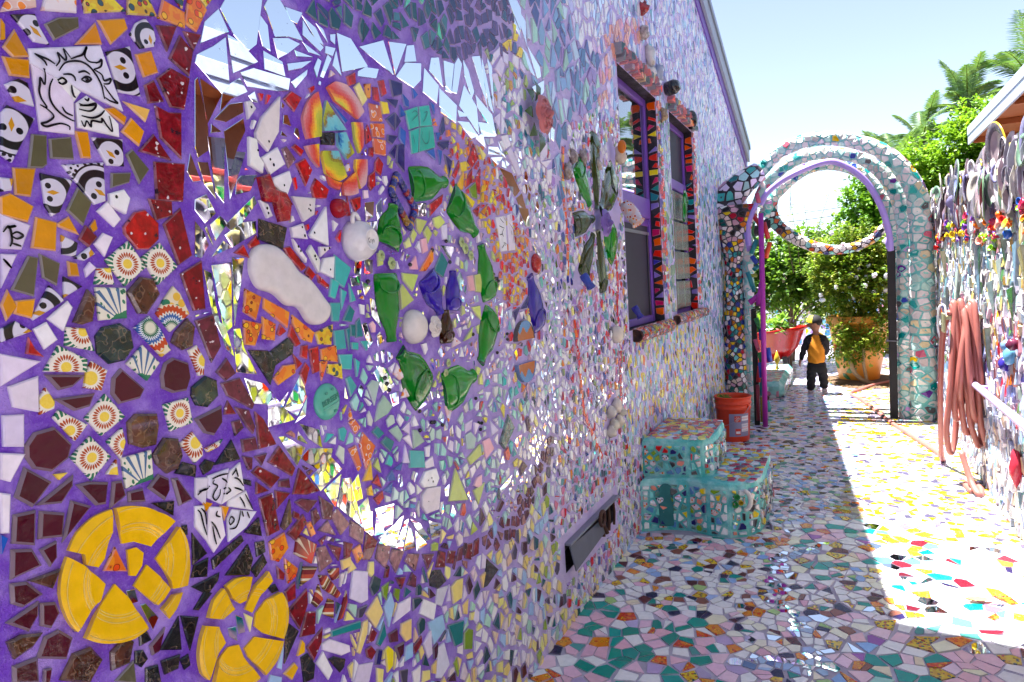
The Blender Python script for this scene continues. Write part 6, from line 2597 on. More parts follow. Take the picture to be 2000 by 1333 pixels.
class Clad:
    """collects shards for one thing; those that show largest become parts of their own, the rest one part"""
    def __init__(s, par, name='tile', limit=290):
        s.par, s.name, s.limit, s.it = par, name, limit, []
    def cover(s, mp, u0, u1, v0, v1, sp, pal, gap=.007, h=.006, tilt=.04, mat='glazed_ceramic', asp=1.0, ok=None, r=None, k=.3, bev=.0016):
        r = r or rng
        sd = []; tk = {}
        n = int((u1 - u0) * (v1 - v0) / (sp * sp) * 5) + 8
        pf = pal if callable(pal) else (lambda u, v: pal)
        for _ in range(n):
            u, v = r.uniform(u0, u1), r.uniform(v0, v1)
            if ok and not ok(u, v): continue
            gx, gy = int(u // sp), int(v // sp)
            if any((q - u) ** 2 + ((w - v) / asp) ** 2 < (.76 * sp) ** 2 for a in (-1, 0, 1) for c in (-2, -1, 0, 1, 2) for q, w in tk.get((gx + a, gy + c), ())):
                continue
            tk.setdefault((gx, gy), []).append((u, v)); sd.append((u, v, 0))
        for poly, _t in shatter(sd, lambda t: gap, lambda t: sp * .75, (), asp, k, r):
            for nx, ny, d in ((-1, 0, -u0 - gap * .4), (1, 0, u1 - gap * .4), (0, -1, -v0 - gap * .4), (0, 1, v1 - gap * .4)):
                poly = clip_half(poly, nx, ny, d)
            if len(poly) < 3 or abs(area2(poly)) < (sp * .16) ** 2: continue
            poly = roughen(poly, r)
            c = cen(poly)
            ch = pick(pf(*c), r)
            m_ = mat
            if ch == 'M': ch, m_ = 'd8dce0', 'mirror_glass'
            elif ch == 'G': ch, m_ = 'a8c4c0', 'slumped_glass'
            elif ch == 'F': ch, m_ = 'd8d0d4', 'figure_glaze'
            elif ch == 'Y': ch, m_ = 'dcbc20', 'spotted_yellow_glaze'
            elif ch == 'B': ch, m_ = 'd0ccdc', 'black_and_white_tile_glaze'
            p3 = Vector(mp.at(*c))
            d = (p3 - EYE).length
            nn = Vector(mp.at(c[0], c[1], .01)) - p3
            face = nn.normalized().dot((EYE - p3).normalized())
            s.it.append((abs(area2(poly)) * max(.02, face) / d ** 2, mp, poly, jit(hexc(ch), r, .13), m_, h, tilt, bev))
    def done(s, simple_beyond=True):
        s.it.sort(key=lambda q: -q[0])
        rest = Buf()
        for i, (w, mp, poly, col, m_, h, tilt, bev) in enumerate(s.it):
            uvf = None
            if m_ == 'black_and_white_tile_glaze':
                c0 = cen(poly); uvf = (lambda u, v, c0=c0: ((u - c0[0]) / .05, (v - c0[1]) / .05))
            hh = h if not isinstance(h, tuple) else rng.uniform(*h)
            if i < s.limit:
                bb = Buf()
                shard(bb, mp, poly, hh, bev, col, m_, None, tilt, uvf)
                bb.build(s.name, s.par, mp.at(*cen(poly)))
            else:
                shard(rest, mp, poly, hh, bev, col, m_, None, tilt, uvf, .002, simple_beyond)
        if rest.v:
            rest.build('small_tiles', s.par, None, kind='stuff')

# ---------------------------------------------------------------- fence opposite the house
for _n, _h, _r in (('lavender_paint', 'a98fdc', .35), ('lavender_pale', 'c4b4e4', .35), ('red_coping', 'a83a34', .5), ('plate_ceramic', 'd0c8d0', .2)):
    simple(_n, _h, _r, 0, 10, .12, .0008)
fence = thing('mosaic_fence', 'head-high fence crusted with upright plates, flowers and glass shards, along the sunny side', 'fence', (XF, 3.0, 0))
F0, F1, FT = -3.5, 8.12, 2.22
b = Buf()
ys = [F0 + (F1 - F0) * k / 60 for k in range(61)]
ftop = {}
fvs, ffs = [], []
for y in ys:
    t = FT - .05 + .035 * math.sin(y * 5.1) + .03 * math.sin(y * 13.7)
    fvs += [(XF, y, 0), (XF, y, t), (XF + .14, y, t), (XF + .14, y, 0)]
for i in range(60):
    o = i * 4
    ffs += [[o + 4, o, o + 1, o + 5], [o + 5, o + 1, o + 2, o + 6], [o + 6, o + 2, o + 3, o + 7]]
ffs += [[0, 3, 2, 1], [240, 241, 242, 243]]
b.add(fvs, ffs, (.5,) * 3, 'fence_grout')
fwall = b.build('wall', fence, (XF, 3, 1))
b = Buf()
box(b, (XF - .015, F0, FT - .01), (XF + .155, 3.2, FT + .025), (.5, .1, .1), 'red_coping', .006)
b.build('coping', fence, (XF, 0, FT))

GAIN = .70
FP_TOP = [('c8c0c8', 4), ('a8a0b0', 3), ('8a808c', 2), ('dcd6da', 3), ('6c6474', 2), ('94607c', .6), ('4c7c4c', .5), ('b4a4c8', 1), ('704c50', .6)]
FP_MID = [('dcdcd8', 4), ('b8d0cc', 3), ('e0d48c', 2.4), ('G', 2), ('c4c4d0', 3), ('c8a460', 1.2), ('5c8c5c', 1.2), ('a8bcd4', 2), ('c88ca0', .8), ('4c4c58', 1), ('7cb0c4', 1.4), ('M', 1)]
FP_RED = [('b42c40', 2), ('d8782c', 1.6), ('d4c8d0', 4), ('a8bcdc', 3), ('d8b440', 1), ('7c88c0', 2), ('8c4c5c', 1), ('6c9c60', 1), ('c8b8a0', 2), ('403c7c', .7), ('M', 1), ('e0dce4', 2)]
FP_LOW = [('d8dce8', 5), ('a4bcdc', 3), ('c8b49c', 3), ('88a8cc', 2), ('b8908c', 1), ('e4e0e0', 3), ('8c8c9c', 1.4), ('4c6498', .8), ('M', .7), ('7cb4b0', .8)]
FP_BACK = [('c4cc60', 5), ('d8dc9c', 3), ('dcd8d4', 4), ('3c8c4c', 1.4), ('d84c30', 1), ('f0d040', 1.4), ('202430', 1.4), ('4c78b8', 1), ('a8d0c0', 2), ('6c3c8c', .6), ('F', 1)]
def fpal(u, v):
    y = -u
    if y < 4.05:
        return FP_BACK if v < 1.15 or rng.random() < .5 else FP_MID
    if v > 1.75: return FP_TOP
    if v > 1.2: return FP_MID if rng.random() < .85 else FP_LOW
    if v > .62: return FP_RED
    return FP_LOW
cl = Clad(fence, 'tile')
cl.cover(FENCE, -F1, -2.4, .01, 2.15,   .044, fpal, .006, (.004, .018), .17, asp=1.9, bev=.002)
cl.cover(FENCE, -2.4, -F0, .01, 2.15, .075, fpal, .008, (.006, .02), .12, asp=1.1, bev=.002)
cl.done()

# plates set on edge and overlapping along the top
def plate_shape(r_):
    return [(r_, -.004), (r_ * 1.0, .0), (r_ * .97, .004), (r_ * .66, -.006), (r_ * .60, -.012), (.001, -.012)]
PLC = ['b4b0b8', 'a8a8b4', '9490a0', 'bcbac0', '8c8894', 'bcb8ac', '78747f', 'b49ca4', 'c8bc84', '6c8c74', '8c88b4', '5c545c', '6c6874', 'd0ccd0']
pr = random.Random(33)
plist = []
y = -3.2
while y < 8.05:
    for row in range(3):
        if pr.random() < .25: continue
        plist.append((y + pr.uniform(-.05, .05), (1.86, 1.99, 2.12)[row] + pr.uniform(-.06, .06)))
    y += .15 if y > 2.4 else .30
for (y, z) in plist:
    r_ = pr.choice((.055, .075, .09, .11, .13, .15)) * pr.uniform(.9, 1.1)
    yaw = pr.uniform(-.30, .22) if y > 2.4 else pr.uniform(-.25, .25)
    ax = Vector((-math.cos(yaw), math.sin(yaw), pr.uniform(-.12, .12)))
    b = Buf()
    col = jit(hexc(pr.choice(PLC if y > 2.4 else ['c4cc60', 'd8dcb0', '3c9c7c', 'd84c38', 'e8d048', 'dcd8d8', '4c6cb4', 'd8c4d0'])), pr, .1)
    O = Vector((XF - .012 - pr.uniform(0, .035), y, min(z, FT + .06 - r_)))
    prof = plate_shape(r_)
    o = len(b.c)
    lathe(b, prof, O, ax, col, 'glazed_ceramic', 22)
    if pr.random() < .55:
        rc = hexc(pr.choice(['d8d4d8', 'b89c30', '5c6cb0', '84404c', 'b8a8b0', 'd0cccc', '6c8c6c', '50485c']))
        for k in range(22 * 2):
            b.c[o + k] = rc
        if pr.random() < .5:
            rc2 = hexc(pr.choice(['c0bcb8', 'b8a4a8', '7c88b8', 'c4b050', '98586c']))
            for k in range(22 * 3, len(b.c)):
                b.c[k] = rc2
    if pr.random() < .4:          # snapped across and set broken edge down
        a_ = pr.uniform(-1.2, 1.2)
        dv = Vector((0, math.sin(a_), math.cos(a_)))
        keep = []
        for q, f_ in enumerate(b.f):
            cv = sum((Vector(b.v[k_]) for k_ in f_), Vector()) / len(f_)
            if (cv - O).dot(dv) > -r_ * pr.uniform(.15, .35): keep.append(q)
        keep = [q for q in keep if len(b.f[q]) < 10] or keep
        b.f = [b.f[q] for q in keep]; b.c = [b.c[q] for q in keep]; b.m = [b.m[q] for q in keep]; b.smooth = [b.smooth[q] for q in keep]
    b.build('plate', fence, tuple(O))
# broken plates wedged in edgeways between them, like slats
for k in range(190):
    y = pr.uniform(2.6, 8.05)
    z = pr.uniform(1.72, 1.95)
    L = pr.uniform(.12, .30)
    th = pr.uniform(.006, .012)
    out = pr.uniform(.02, .06)
    b = Buf()
    lean = pr.uniform(-.03, .03)
    vs = []
    for t, w in ((0, .6), (.25, .95), (.6, 1), (.9, .7), (1, .35)):
        for dx, dy in ((0.002, -th / 2), (-out * w, -th / 2), (-out * w, th / 2), (0.002, th / 2)):
            vs.append((XF + dx, y + dy + lean * t, min(z + L * t, FT + .05)))
    fs = []
    for i in range(4):
        for j in range(4):
            fs.append([i * 4 + j, i * 4 + (j + 1) % 4, (i + 1) * 4 + (j + 1) % 4, (i + 1) * 4 + j])
    fs += [[3, 2, 1, 0], [16, 17, 18, 19]]
    b.add(vs, fs, jit(hexc(pr.choice(PLC + ['5c4c54', '4c444c', '843c44'])), pr, .15), 'glazed_ceramic')
    b.build('plate_edge', fence, (XF, y, z))
# pottery flowers and cups along the band below the plates
FLC = ['d8281c', 'e8c020', 'e07018', 'd84c6c', '6c3c9c', '2c60b8', 'f0d848', 'e89c8c', 'd8d0d0', '7cb020', 'e8742c', '3c9c94', 'b82c50']
def fence_flower(y, z, r_, col):
    b = Buf()
    O = Vector((XF - .02, y, z))
    ax = Vector((-1, pr.uniform(-.7, .1), pr.uniform(-.1, .5))).normalized()
    e1 = ax.orthogonal().normalized(); e2 = ax.cross(e1)
    kind = pr.random()
    if kind < .45:
        for k in range(6):
            a = k * 1.047 + pr.random() * .3
            rot = Quaternion(ax, a).to_matrix() @ Matrix((e1, e2, ax)).transposed()
            blob(b, O + (e1 * math.cos(a) + e2 * math.sin(a)) * r_ * .55 + ax * r_ * .5, r_ * .55, r_ * .32, r_ * .22, jit(col, pr, .12), 'glazed_ceramic', 8, 5, rot)
        blob(b, O + ax * r_ * .65, r_ * .25, r_ * .25, r_ * .25, hexc(pr.choice(['e8c030', 'f0e0b0', 'c84c1c'])), 'glazed_ceramic', 8, 5)
        nm = 'pottery_flower'
    elif kind < .8:
        lathe(b, [(r_ * .3, -.03), (r_ * .6, r_ * .3), (r_ * .85, r_ * .8), (r_, r_ * 1.2), (r_ * .86, r_ * 1.2), (r_ * .5, r_ * .5), (.001, r_ * .35)], O, ax, col, 'glazed_ceramic', 14)
        nm = 'pottery_cup'
    else:
        blob(b, O + ax * r_ * .5, r_ * .8, r_ * .8, r_ * 1.0, col, 'glazed_ceramic', 10, 7, None, .5)
        nm = 'pottery_knob'
    b.build(nm, fence, tuple(O))
for k in range(150):
    y = pr.uniform(2.6, 8.0) if k < 130 else pr.uniform(-3, 2.5)
    z = 1.74 + pr.gauss(0, .06) + .05 * math.sin(y * 2.2)
    fence_flower(y, z, pr.uniform(.014, .030) if k < 130 else .06, jit(hexc(pr.choice(FLC)), pr, .1))
for (y, z, r_, h) in ((4.5, .98, .045, '5c94b4'), (4.62, .92, .035, '342c8c'), (4.42, 1.05, .03, '5c2840'), (4.56, 1.03, .03, '6c88b0'), (4.35, .40, .04, 'a82c3c')):
    b = Buf(); blob(b, (XF - .03, y, z), .03, r_, r_ * (1.1 if r_ != .04 else 2.4), hexc(h), 'glazed_ceramic', 12, 8, None, .3); b.build('pottery_knob', fence, (XF, y, z))
# long shards of green bottle glass hanging point down
for k in range(26):
    y, z = pr.uniform(3.3, 7.2), pr.uniform(1.0, 1.65)
    L, w = pr.uniform(.12, .28), pr.uniform(.03, .06)
    b = Buf()
    shard(b, FENCE, [(-y - w, z), (-y + w, z + .02), (-y + w * .4, z - L * .6), (-y, z - L)], pr.uniform(.015, .035), .003, jit(hexc(pr.choice(['3c8c4c', 'a8ccd0', '2c6c58', 'c8d8d4', '88b8d0', 'd0c878'])), pr, .2), 'slumped_glass', None, .2)
    b.build('glass_shard', fence, (XF, y, z))

GAIN = 1.0
rail = thing('handrail', 'lavender pipe handrail running low along the sunny fence', 'handrail', (.78, 3, .71))
b = Buf()
sweep(b, [(.78, -3.2, .72), (.78, 2, .715), (.78, 5.35, .70)], .021, (.5, .4, .7), 'lavender_pale', 12)
b.build('pipe', rail, (.78, 3, .71))
b = Buf()
sweep(b, [(.78, -3.2, .90), (.78, 1, .895), (.78, 3.6, .89)], .021, (.5, .4, .7), 'lavender_pale', 12)
b.build('pipe', rail, (.78, 1, .47))
for y in (-2.6, -.9, .8, 2.6, 5.2):
    b = Buf()
    sweep(b, [(.858, y, .70 if y > 3 else .715), (.78, y, .70 if y > 3 else .715)], .012, (.4, .3, .6), 'lavender_paint', 8)
    b.build('bracket', rail, (.82, y, .7))

# ---------------------------------------------------------------- building behind the fence
nb_h = thing('brown_house', 'brown boarded house with pale fascia and deep timber eaves, rising behind the plate fence', 'house', (2.1, 4, 0))
b = Buf()
box(b, (2.1, -4, 0), (6.5, 10.9, 3.22), (.3, .15, .08), 'brown_paint')
b.build('wall', nb_h, (2.1, 4, 1.5))
b = Buf()
RE = 11.1
b.add([(1.60, -4.2, 3.30), (1.60, RE, 3.30), (4.2, RE, 4.1), (4.2, -4.2, 4.1), (1.60, -4.2, 3.25), (1.60, RE, 3.25), (4.2, RE, 4.05), (4.2, -4.2, 4.05)],
      [[0, 3, 2, 1][::-1], [4, 5, 6, 7][::-1], [0, 1, 5, 4][::-1], [1, 2, 6, 5][::-1], [2, 3, 7, 6][::-1], [3, 0, 4, 7][::-1]], (.1,) * 3, 'roof_felt')
rf = b.build('roof', nb_h, (2.5, 4, 3.6))
b = Buf()
box(b, (1.575, -4.2, 3.18), (1.612, RE, 3.295), (.7,) * 3, 'fascia_white', .004)
b.build('fascia', rf, (1.6, 4, 3.2))
b = Buf()
box(b, (1.582, -4.2, 3.06), (1.608, RE - .002, 3.178), (.7,) * 3, 'fascia_white', .004)
b.build('fascia', rf, (1.6, 4, 3.1))
b = Buf()
box(b, (1.61, -4.2, 3.115), (2.099, RE - .01, 3.13), (.5, .3, .1), 'soffit_wood')
b.build('soffit', rf, (1.85, 4, 3.1))
for k in range(13):
    y = RE - .25 - k * 1.15
    b = Buf()
    box(b, (1.615, y, 3.045), (2.098, y + .05, 3.113), (.5, .3, .1), 'soffit_wood', .004)
    b.build('rafter', rf, (1.85, y, 3.08))
for k in range(4):
    y0 = -2.6 + k * 3.3
    b = Buf()
    for lo, hi in (((2.06, y0, 2.02), (2.098, y0 + 1.3, 2.10)), ((2.06, y0, 2.72), (2.098, y0 + 1.3, 2.80)), ((2.06, y0, 2.10), (2.098, y0 + .07, 2.72)), ((2.06, y0 + 1.23, 2.10), (2.098, y0 + 1.3, 2.72))):
        box(b, lo, hi, (.5,) * 3, 'fascia_paint', .004)
    w = b.build('window', nb_h, (2.08, y0 + .6, 2.4))
    b = Buf()
    box(b, (2.082, y0 + .07, 2.10), (2.094, y0 + 1.23, 2.72), (.02,) * 3, 'window_glass')
    b.build('pane', w, (2.09, y0 + .6, 2.4))
simple('niche_paint', '1c6c70', .6, 0, 14, .3, .004)
# ---------------------------------------------------------------- mosaic steps against the house
steps = thing('mosaic_steps', 'two-tier block of steps in teal grout set with broken crockery, against the house wall', 'steps', (-.9, 4.5, 0))
LOW = [(-1.112, 3.95), (-.96, 4.03), (-.84, 4.04), (-.72, 3.99), (-.60, 3.985), (-.51, 4.04), (-.455, 4.13), (-.435, 4.28), (-.44, 4.74), (-.49, 4.85), (-1.112, 4.87)]
UP_ = [(-1.112, 4.04), (-.84, 4.06), (-.76, 4.09), (-.71, 4.17), (-.70, 4.28), (-.71, 4.62), (-.76, 4.70), (-1.112, 4.72)]
def block(nm, P, z0, z1, par):
    b = Buf()
    n = len(P)
    P = ccw(P)
    rings = [(1.0, z0), (1.0, z1 - .04), (.985, z1 - .012), (.95, z1)]
    cx, cy = cen(P)
    vs, fs = [], []
    for k, z in rings:
        vs += [(cx + (x - cx) * k, cy + (y - cy) * k, z) for x, y in P]
    for i in range(3):
        for j in range(n):
            fs.append([i * n + j, i * n + (j + 1) % n, (i + 1) * n + (j + 1) % n, (i + 1) * n + j])
    fs.append([3 * n + j for j in range(n)])
    b.add(vs, fs, (.1, .5, .5), 'teal_grout')
    return b.build(nm, par, (cx, cy, z0))
s0 = block('lower_step', LOW, 0, .32, steps)
s1 = block('upper_step', UP_, .318, .55, steps)
SP_SIDE = [('d8dce0', 4), ('7cc4c0', 2), ('24286c', 2.2), ('B', 1.2), ('F', 3), ('c8202c', 1), ('M', 2.2), ('7c9c3c', 1), ('d8c040', 1), ('5c88b8', 1.6), ('3c3c40', 1.2), ('d88c7c', .7), ('5c8c7c', 1)]
SP_TOP = [('b02c50', 2.5), ('d8a848', 2), ('d87c6c', 2), ('9cb4d0', 4), ('c8ccd8', 3), ('d8d060', 1.2), ('7c2c4c', 1), ('4c7c8c', 1.4), ('6c6c8c', 1.2), ('a4b48c', 1)]
cl = Clad(steps, 'tile')
def sides(P, z0, z1, sp, gap):
    P = ccw(P)
    for i in range(len(P)):
        a, c = Vector((*P[i], 0)), Vector((*P[(i + 1) % len(P)], 0))
        if a.x < -1.1 and c.x < -1.1: continue
        d = (c - a); L = d.length; d.normalize()
        cl.cover(Plane(a, d, (0, 0, 1)), .01, L - .01, z0 + .015, z1 - .02, sp, SP_SIDE, gap, (.006, .018), .15)
sides(LOW, 0, .305, .042, .012)
sides(UP_, .32, .535, .040, .012)
cl.cover(Plane((0, 0, .32), (1, 0, 0), (0, 1, 0)), -1.1, -.44, 3.98, 4.84, .042, SP_TOP, .006, .005, .04, ok=lambda u, v: inside((u, v), LOW) and not inside((u, v), [(-1.12, 3.9), (-.68, 4.0), (-.69, 4.73), (-1.12, 4.75)]) and v > 4.06)
cl.cover(Plane((0, 0, .55), (1, 0, 0), (0, 1, 0)), -1.1, -.72, 4.06, 4.7, .042, [('b83050', 3), ('d8b050', 3), ('d8806c', 2.5), ('c8ccd8', 2), ('9cb4d0', 1.4), ('d8d474', 1.2), ('8c2c50', 1)], .006, .005, .04, ok=lambda u, v: inside((u, v), [(cen(UP_)[0] + (x - cen(UP_)[0]) * .95, cen(UP_)[1] + (y - cen(UP_)[1]) * .95) for x, y in UP_]))
cl.done()
for (x, y, z, r_, h, nm) in ((-.565, 4.0, .245, .016, '3c9c58', 'cup_neck'), (-.575, 4.0, .20, .017, '3c9c58', 'cup_neck'), (-.545, 4.005, .212, .013, 'c8a828', 'cup_neck'), (-.485, 4.08, .20, .014, 'd0b8a8', 'cup_neck')):
    b = Buf()
    lathe(b, [(r_, -.01), (r_, .04), (r_ * 1.12, .045), (r_ * .9, .047), (r_ * .7, .02), (.001, .015)], (x, y + .01, z), (.25, -1, .1), hexc(h), 'glazed_ceramic', 14)
    b.build(nm, steps, (x, y, z))
b = Buf()          # half of a white mug, standing out from the corner
pts = [(-.52 + .035 * math.sin(t), 3.995 + .006, .225 + .055 * math.cos(t)) for t in [k * math.pi / 9 for k in range(10)]]
sweep(b, pts, .013, hexc('dcd8d4'), 'glazed_ceramic', 8)
b.build('mug_shard', steps, (-.52, 4, .22))
b = Buf()          # tall teal arched niche in the front
pl = Plane((-1.0, 3.995, 0), Vector((.21, .095, 0)).normalized(), (0, 0, 1))
arch_ = [(-.012, .03), (.075, .03)] + [(.0315 + .0435 * math.cos(a), .24 + .05 * math.sin(a)) for a in [math.pi * k / 8 for k in range(9)]]
shard(b, pl, arch_, .004, .003, hexc('14686c'), 'niche_paint')
b.build('niche', steps, pl.at(.03, .15))

# ---------------------------------------------------------------- low mosaic kerb and a small figure beyond the arch
kerb = thing('mosaic_bench', 'low rounded mosaic bench on the path beyond the arch', 'bench', (-.78, 9.4, 0))
b = Buf()
box(b, (-1.0, 8.75, 0), (-.64, 10.6, .20), (.3, .5, .5), 'aqua_grout', .05)
b.build('seat', kerb, (-.8, 9.6, .1))
cl = Clad(kerb, 'tile')
cl.cover(Plane((-.64, 0, 0), (0, 1, 0), (0, 0, 1)), 8.8, 10.55, .01, .15, .06, [('c8d0cc', 4), ('88b8b0', 3), ('b07c8c', 2), ('d8b46c', 1), ('4c6c5c', 1)], .006)
cl.cover(Plane((0, 8.75, 0), (1, 0, 0), (0, 0, 1)), -.95, -.69, .01, .15, .06, [('c8d0cc', 4), ('88b8b0', 3), ('b07c8c', 2), ('4c6c5c', 1)], .006)
cl.cover(Plane((0, 0, .20), (1, 0, 0), (0, 1, 0)), -.95, -.69, 8.8, 10.55, .06, [('a8c0c0', 4), ('88b8b0', 3), ('c8c870', 1), ('b07c8c', 1)], .006)
cl.done()
fig = thing('garden_figurine', 'tiny dark haired figurine in teal standing on the path beside the magenta pole', 'figurine', (-.75, 7.9, 0))
b = Buf(); lathe(b, [(.035, 0), (.045, .05), (.03, .10), (.014, .125), (.001, .128)], (-.75, 7.9, 0), (0, 0, 1), hexc('3ca09c'), 'glazed_ceramic', 12); b.build('body', fig, (-.75, 7.9, .06))
b = Buf(); blob(b, (-.75, 7.9, .15), .025, .025, .03, hexc('2a1c16'), 'glazed_ceramic', 10, 8); b.build('head', fig, (-.75, 7.9, .15))

# ---------------------------------------------------------------- mosaic arch across the path
GAIN = .86
arch = thing('mosaic_arch', 'white and teal mosaic double arch spanning the path from wall to fence', 'arch', (0, 7.6, 0))
AW = [('d8d4d0', 14), ('c8c0bc', 6), ('b4d0c8', 4), ('4ca8a0', 1.6), ('2c8c88', 1.0), ('d8c8a8', 1.2), ('6c3c94', .8), ('3c4cac', .5), ('c46c7c', .5), ('cc9ccc', .4), ('d8b440', .4), ('6c6868', .7)]
A_ = [(-.728, 7.6, 2.548), (-.486, 7.6, 2.752), (-.107, 7.6, 2.808), (.25, 7.6, 2.697), (.486, 7.6, 2.519), (.652, 7.62, 2.241), (.700, 7.66, 1.95), (.71, 7.68, 1.296), (.705, 7.7, 0.0)]
B_ = [(-.775, 7.75, 2.22), (-.65, 7.75, 2.47), (-.398, 7.75, 2.645), (-.112, 7.75, 2.685), (.228, 7.75, 2.58), (.45, 7.75, 2.345), (.575, 7.75, 1.97), (.585, 7.75, 1.3), (.575, 7.75, 0.0)]
C_ = [(-.735, 8.0, 2.13), (-.62, 8.0, 2.335), (-.37, 8.0, 2.545), (-.115, 8.0, 2.61), (.16, 8.0, 2.52), (.355, 8.0, 2.30), (.485, 8.0, 1.98), (.545, 8.0, 1.5), (.58, 8.0, .9), (.57, 8.0, 0.0)]
cl = Clad(arch, 'tile')
def mosaic_tube(nm, pts, rad, grout, pal, sp, par, gap=.009, side=None, h=.007):
    P = catmull(pts, 8)
    R_ = [rad(i / (len(P) - 1)) if callable(rad) else rad for i in range(len(P))]
    b = Buf()
    sweep(b, P, R_, (.5,) * 3, grout, 20)
    o = b.build(nm, par, tuple(P[len(P) // 2]))
    mp = TubeMap(P, R_)
    cl.cover(mp, 0, mp.S[-1], 0, 2 * math.pi * mp.rm, sp, pal, gap, h, .08)
    return o
mosaic_tube('arch_rib', A_, lambda t: .064 + .056 * max(0, (t - .42)) / .58, 'aqua_grout', AW, .066, arch)
mosaic_tube('arch_rib', B_, lambda t: .056 + .030 * max(0, (t - .5)) * 2, 'aqua_grout', AW, .056, arch)
mosaic_tube('arch_rib', C_, .056, 'aqua_grout', AW, .056, arch)
cl.done()

GAIN = 1.0
pil = thing('mosaic_pillar', 'bulging pillar of small dark grouted tiles under the left foot of the arch', 'pillar', (-.98, 7.5, 0))
PD = [('c8b8b0', 3), ('d8b44c', 2), ('2c7c80', 2), ('1c6c64', 1.3), ('c8a0b0', 1.6), ('7c4c2c', 1.2), ('b0283c', 1.0), ('d8d0d4', 2), ('34408c', 1.4), ('7cbcc0', 1.2), ('b86c2c', .8), ('1c1c20', 1.2), ('M', .4)]
cl = Clad(pil, 'tile')
mosaic_tube('shaft', [(-1.0, 7.5, 0), (-1.0, 7.5, .5), (-1.0, 7.5, 1.2), (-.98, 7.5, 1.7), (-.965, 7.5, 2.05), (-.965, 7.5, 2.22)], lambda t: (.115 + .02 * math.sin(t * 9)) if t < .6 else .115 + .10 * min(1, (t - .6) / .25), 'dark_grout', PD, .046, pil, .007)
mosaic_tube('cap', [(-1.10, 7.5, 2.20), (-1.0, 7.5, 2.34), (-.86, 7.52, 2.46), (-.72, 7.58, 2.56)], lambda t: .17 - .075 * t, 'dark_grout', [('c8bcd0', 5), ('58aca4', 2), ('a0c4c4', 2), ('d0a0b0', 1.5), ('2c7c7c', 1), ('d8d0d8', 3)], .075, pil, .008)
cl.done()
pilw = thing('white_tile_post', 'slim post of grey white tiles between the dark pillar and the coloured pipes', 'post', (-.855, 7.45, 0))
cl = Clad(pilw, 'tile')
mosaic_tube('shaft', [(-.855, 7.45, 0), (-.855, 7.45, .7), (-.85, 7.45, 1.4), (-.845, 7.45, 2.1)], .05, 'aqua_grout', [('b8b4b4', 5), ('98a8a8', 3), ('c8c4c8', 3), ('2c3c3c', .8), ('9cc0bc', 1)], .062, pilw, .007)
cl.done()

ring = thing('mosaic_ring', 'curved mosaic crescent hanging across the view behind the arch', 'ornament', (-.3, 8.2, 0))
cl = Clad(ring, 'tile')
mosaic_tube('band', [(-.60, 8.2, 2.50), (-.67, 8.2, 2.295), (-.65, 8.2, 2.097), (-.50, 8.2, 1.927), (-.245, 8.2, 1.772), (.005, 8.2, 1.718), (.298, 8.2, 1.791), (.45, 8.2, 1.95)], lambda t: .075 - .04 * t, 'dark_grout', [('d8d0cc', 6), ('c8963c', 2.5), ('8cc0bc', 2.5), ('b85c3c', 1.4), ('4c4c7c', 1.2), ('2c7c78', 1), ('d8d4d8', 3), ('7c4c4c', 1)], .05, ring, .007)
b = Buf()
sweep(b, [(-.66, 8.2, 2.1), (-.80, 8.2, 2.0), (-1.0, 8.2, 1.95), (-1.12, 8.2, 1.95)], .06, (.2,) * 3, 'dark_grout', 12)
sweep(b, [(-.98, 8.2, 1.95), (-.98, 8.2, 0)], .05, (.2,) * 3, 'dark_grout', 12)
b.build('support', ring, (-.9, 8.2, 1.5))
cl.done()

# lavender pipe arch on its black post
for _n, _h in (('magenta_paint', 'a8289c'), ('black_wood', '1c1a1c'), ('red_paint', 'c02c34'), ('orange_paint', 'd84c20'), ('teal_paint', '147c84'), ('blue_paint', '2440a8'), ('green_paint', '2c7c3c'), ('olive_paint', '94982c'), ('pink_paint', 'b84c6c'), ('wine_paint', '7c1c30'), ('orange_plastic', 'd03a12'), ('black_plastic', '121214')):
    simple(_n, _h, .4 if 'wood' not in _n else .75, 0, 30, .2, .001)
pa = thing('pipe_arch', 'thin lavender pipe arch rising from a square black post', 'arch', (.45, 7.7, 0))
pp = [(-.705, 7.42, 2.205), (-.628, 7.42, 2.323), (-.434, 7.43, 2.45), (-.11, 7.45, 2.551), (.066, 7.48, 2.50), (.237, 7.52, 2.345), (.365, 7.56, 2.10), (.432, 7.6, 1.85), (.452, 7.65, 1.66)]
b = Buf(); sweep(b, catmull(pp, 8), .029, (.4, .3, .7), 'lavender_paint', 12); b.build('hoop', pa, (0, 7.45, 2.4))
b = Buf(); sweep(b, [(.428, 7.66, 1.68), (.42, 7.66, 1.79)], .018, (.4, .3, .7), 'lavender_paint', 10); b.build('pipe_end', pa, (.405, 7.64, 1.7))
b = Buf(); box(b, (.42, 7.65, 0), (.49, 7.71, 1.70), (.05,) * 3, 'black_wood', .006); b.build('post', pa, (.46, 7.7, .8))
b = Buf(); sweep(b, catmull([(.413, 7.643, .78), (.497, 7.643, .775), (.497, 7.718, .775), (.413, 7.718, .78)], 5, True), .004, (.4,) * 3, 'grey_metal', 5, False, True, True); b.build('wire_tie', pa, (.46, 7.7, .78))

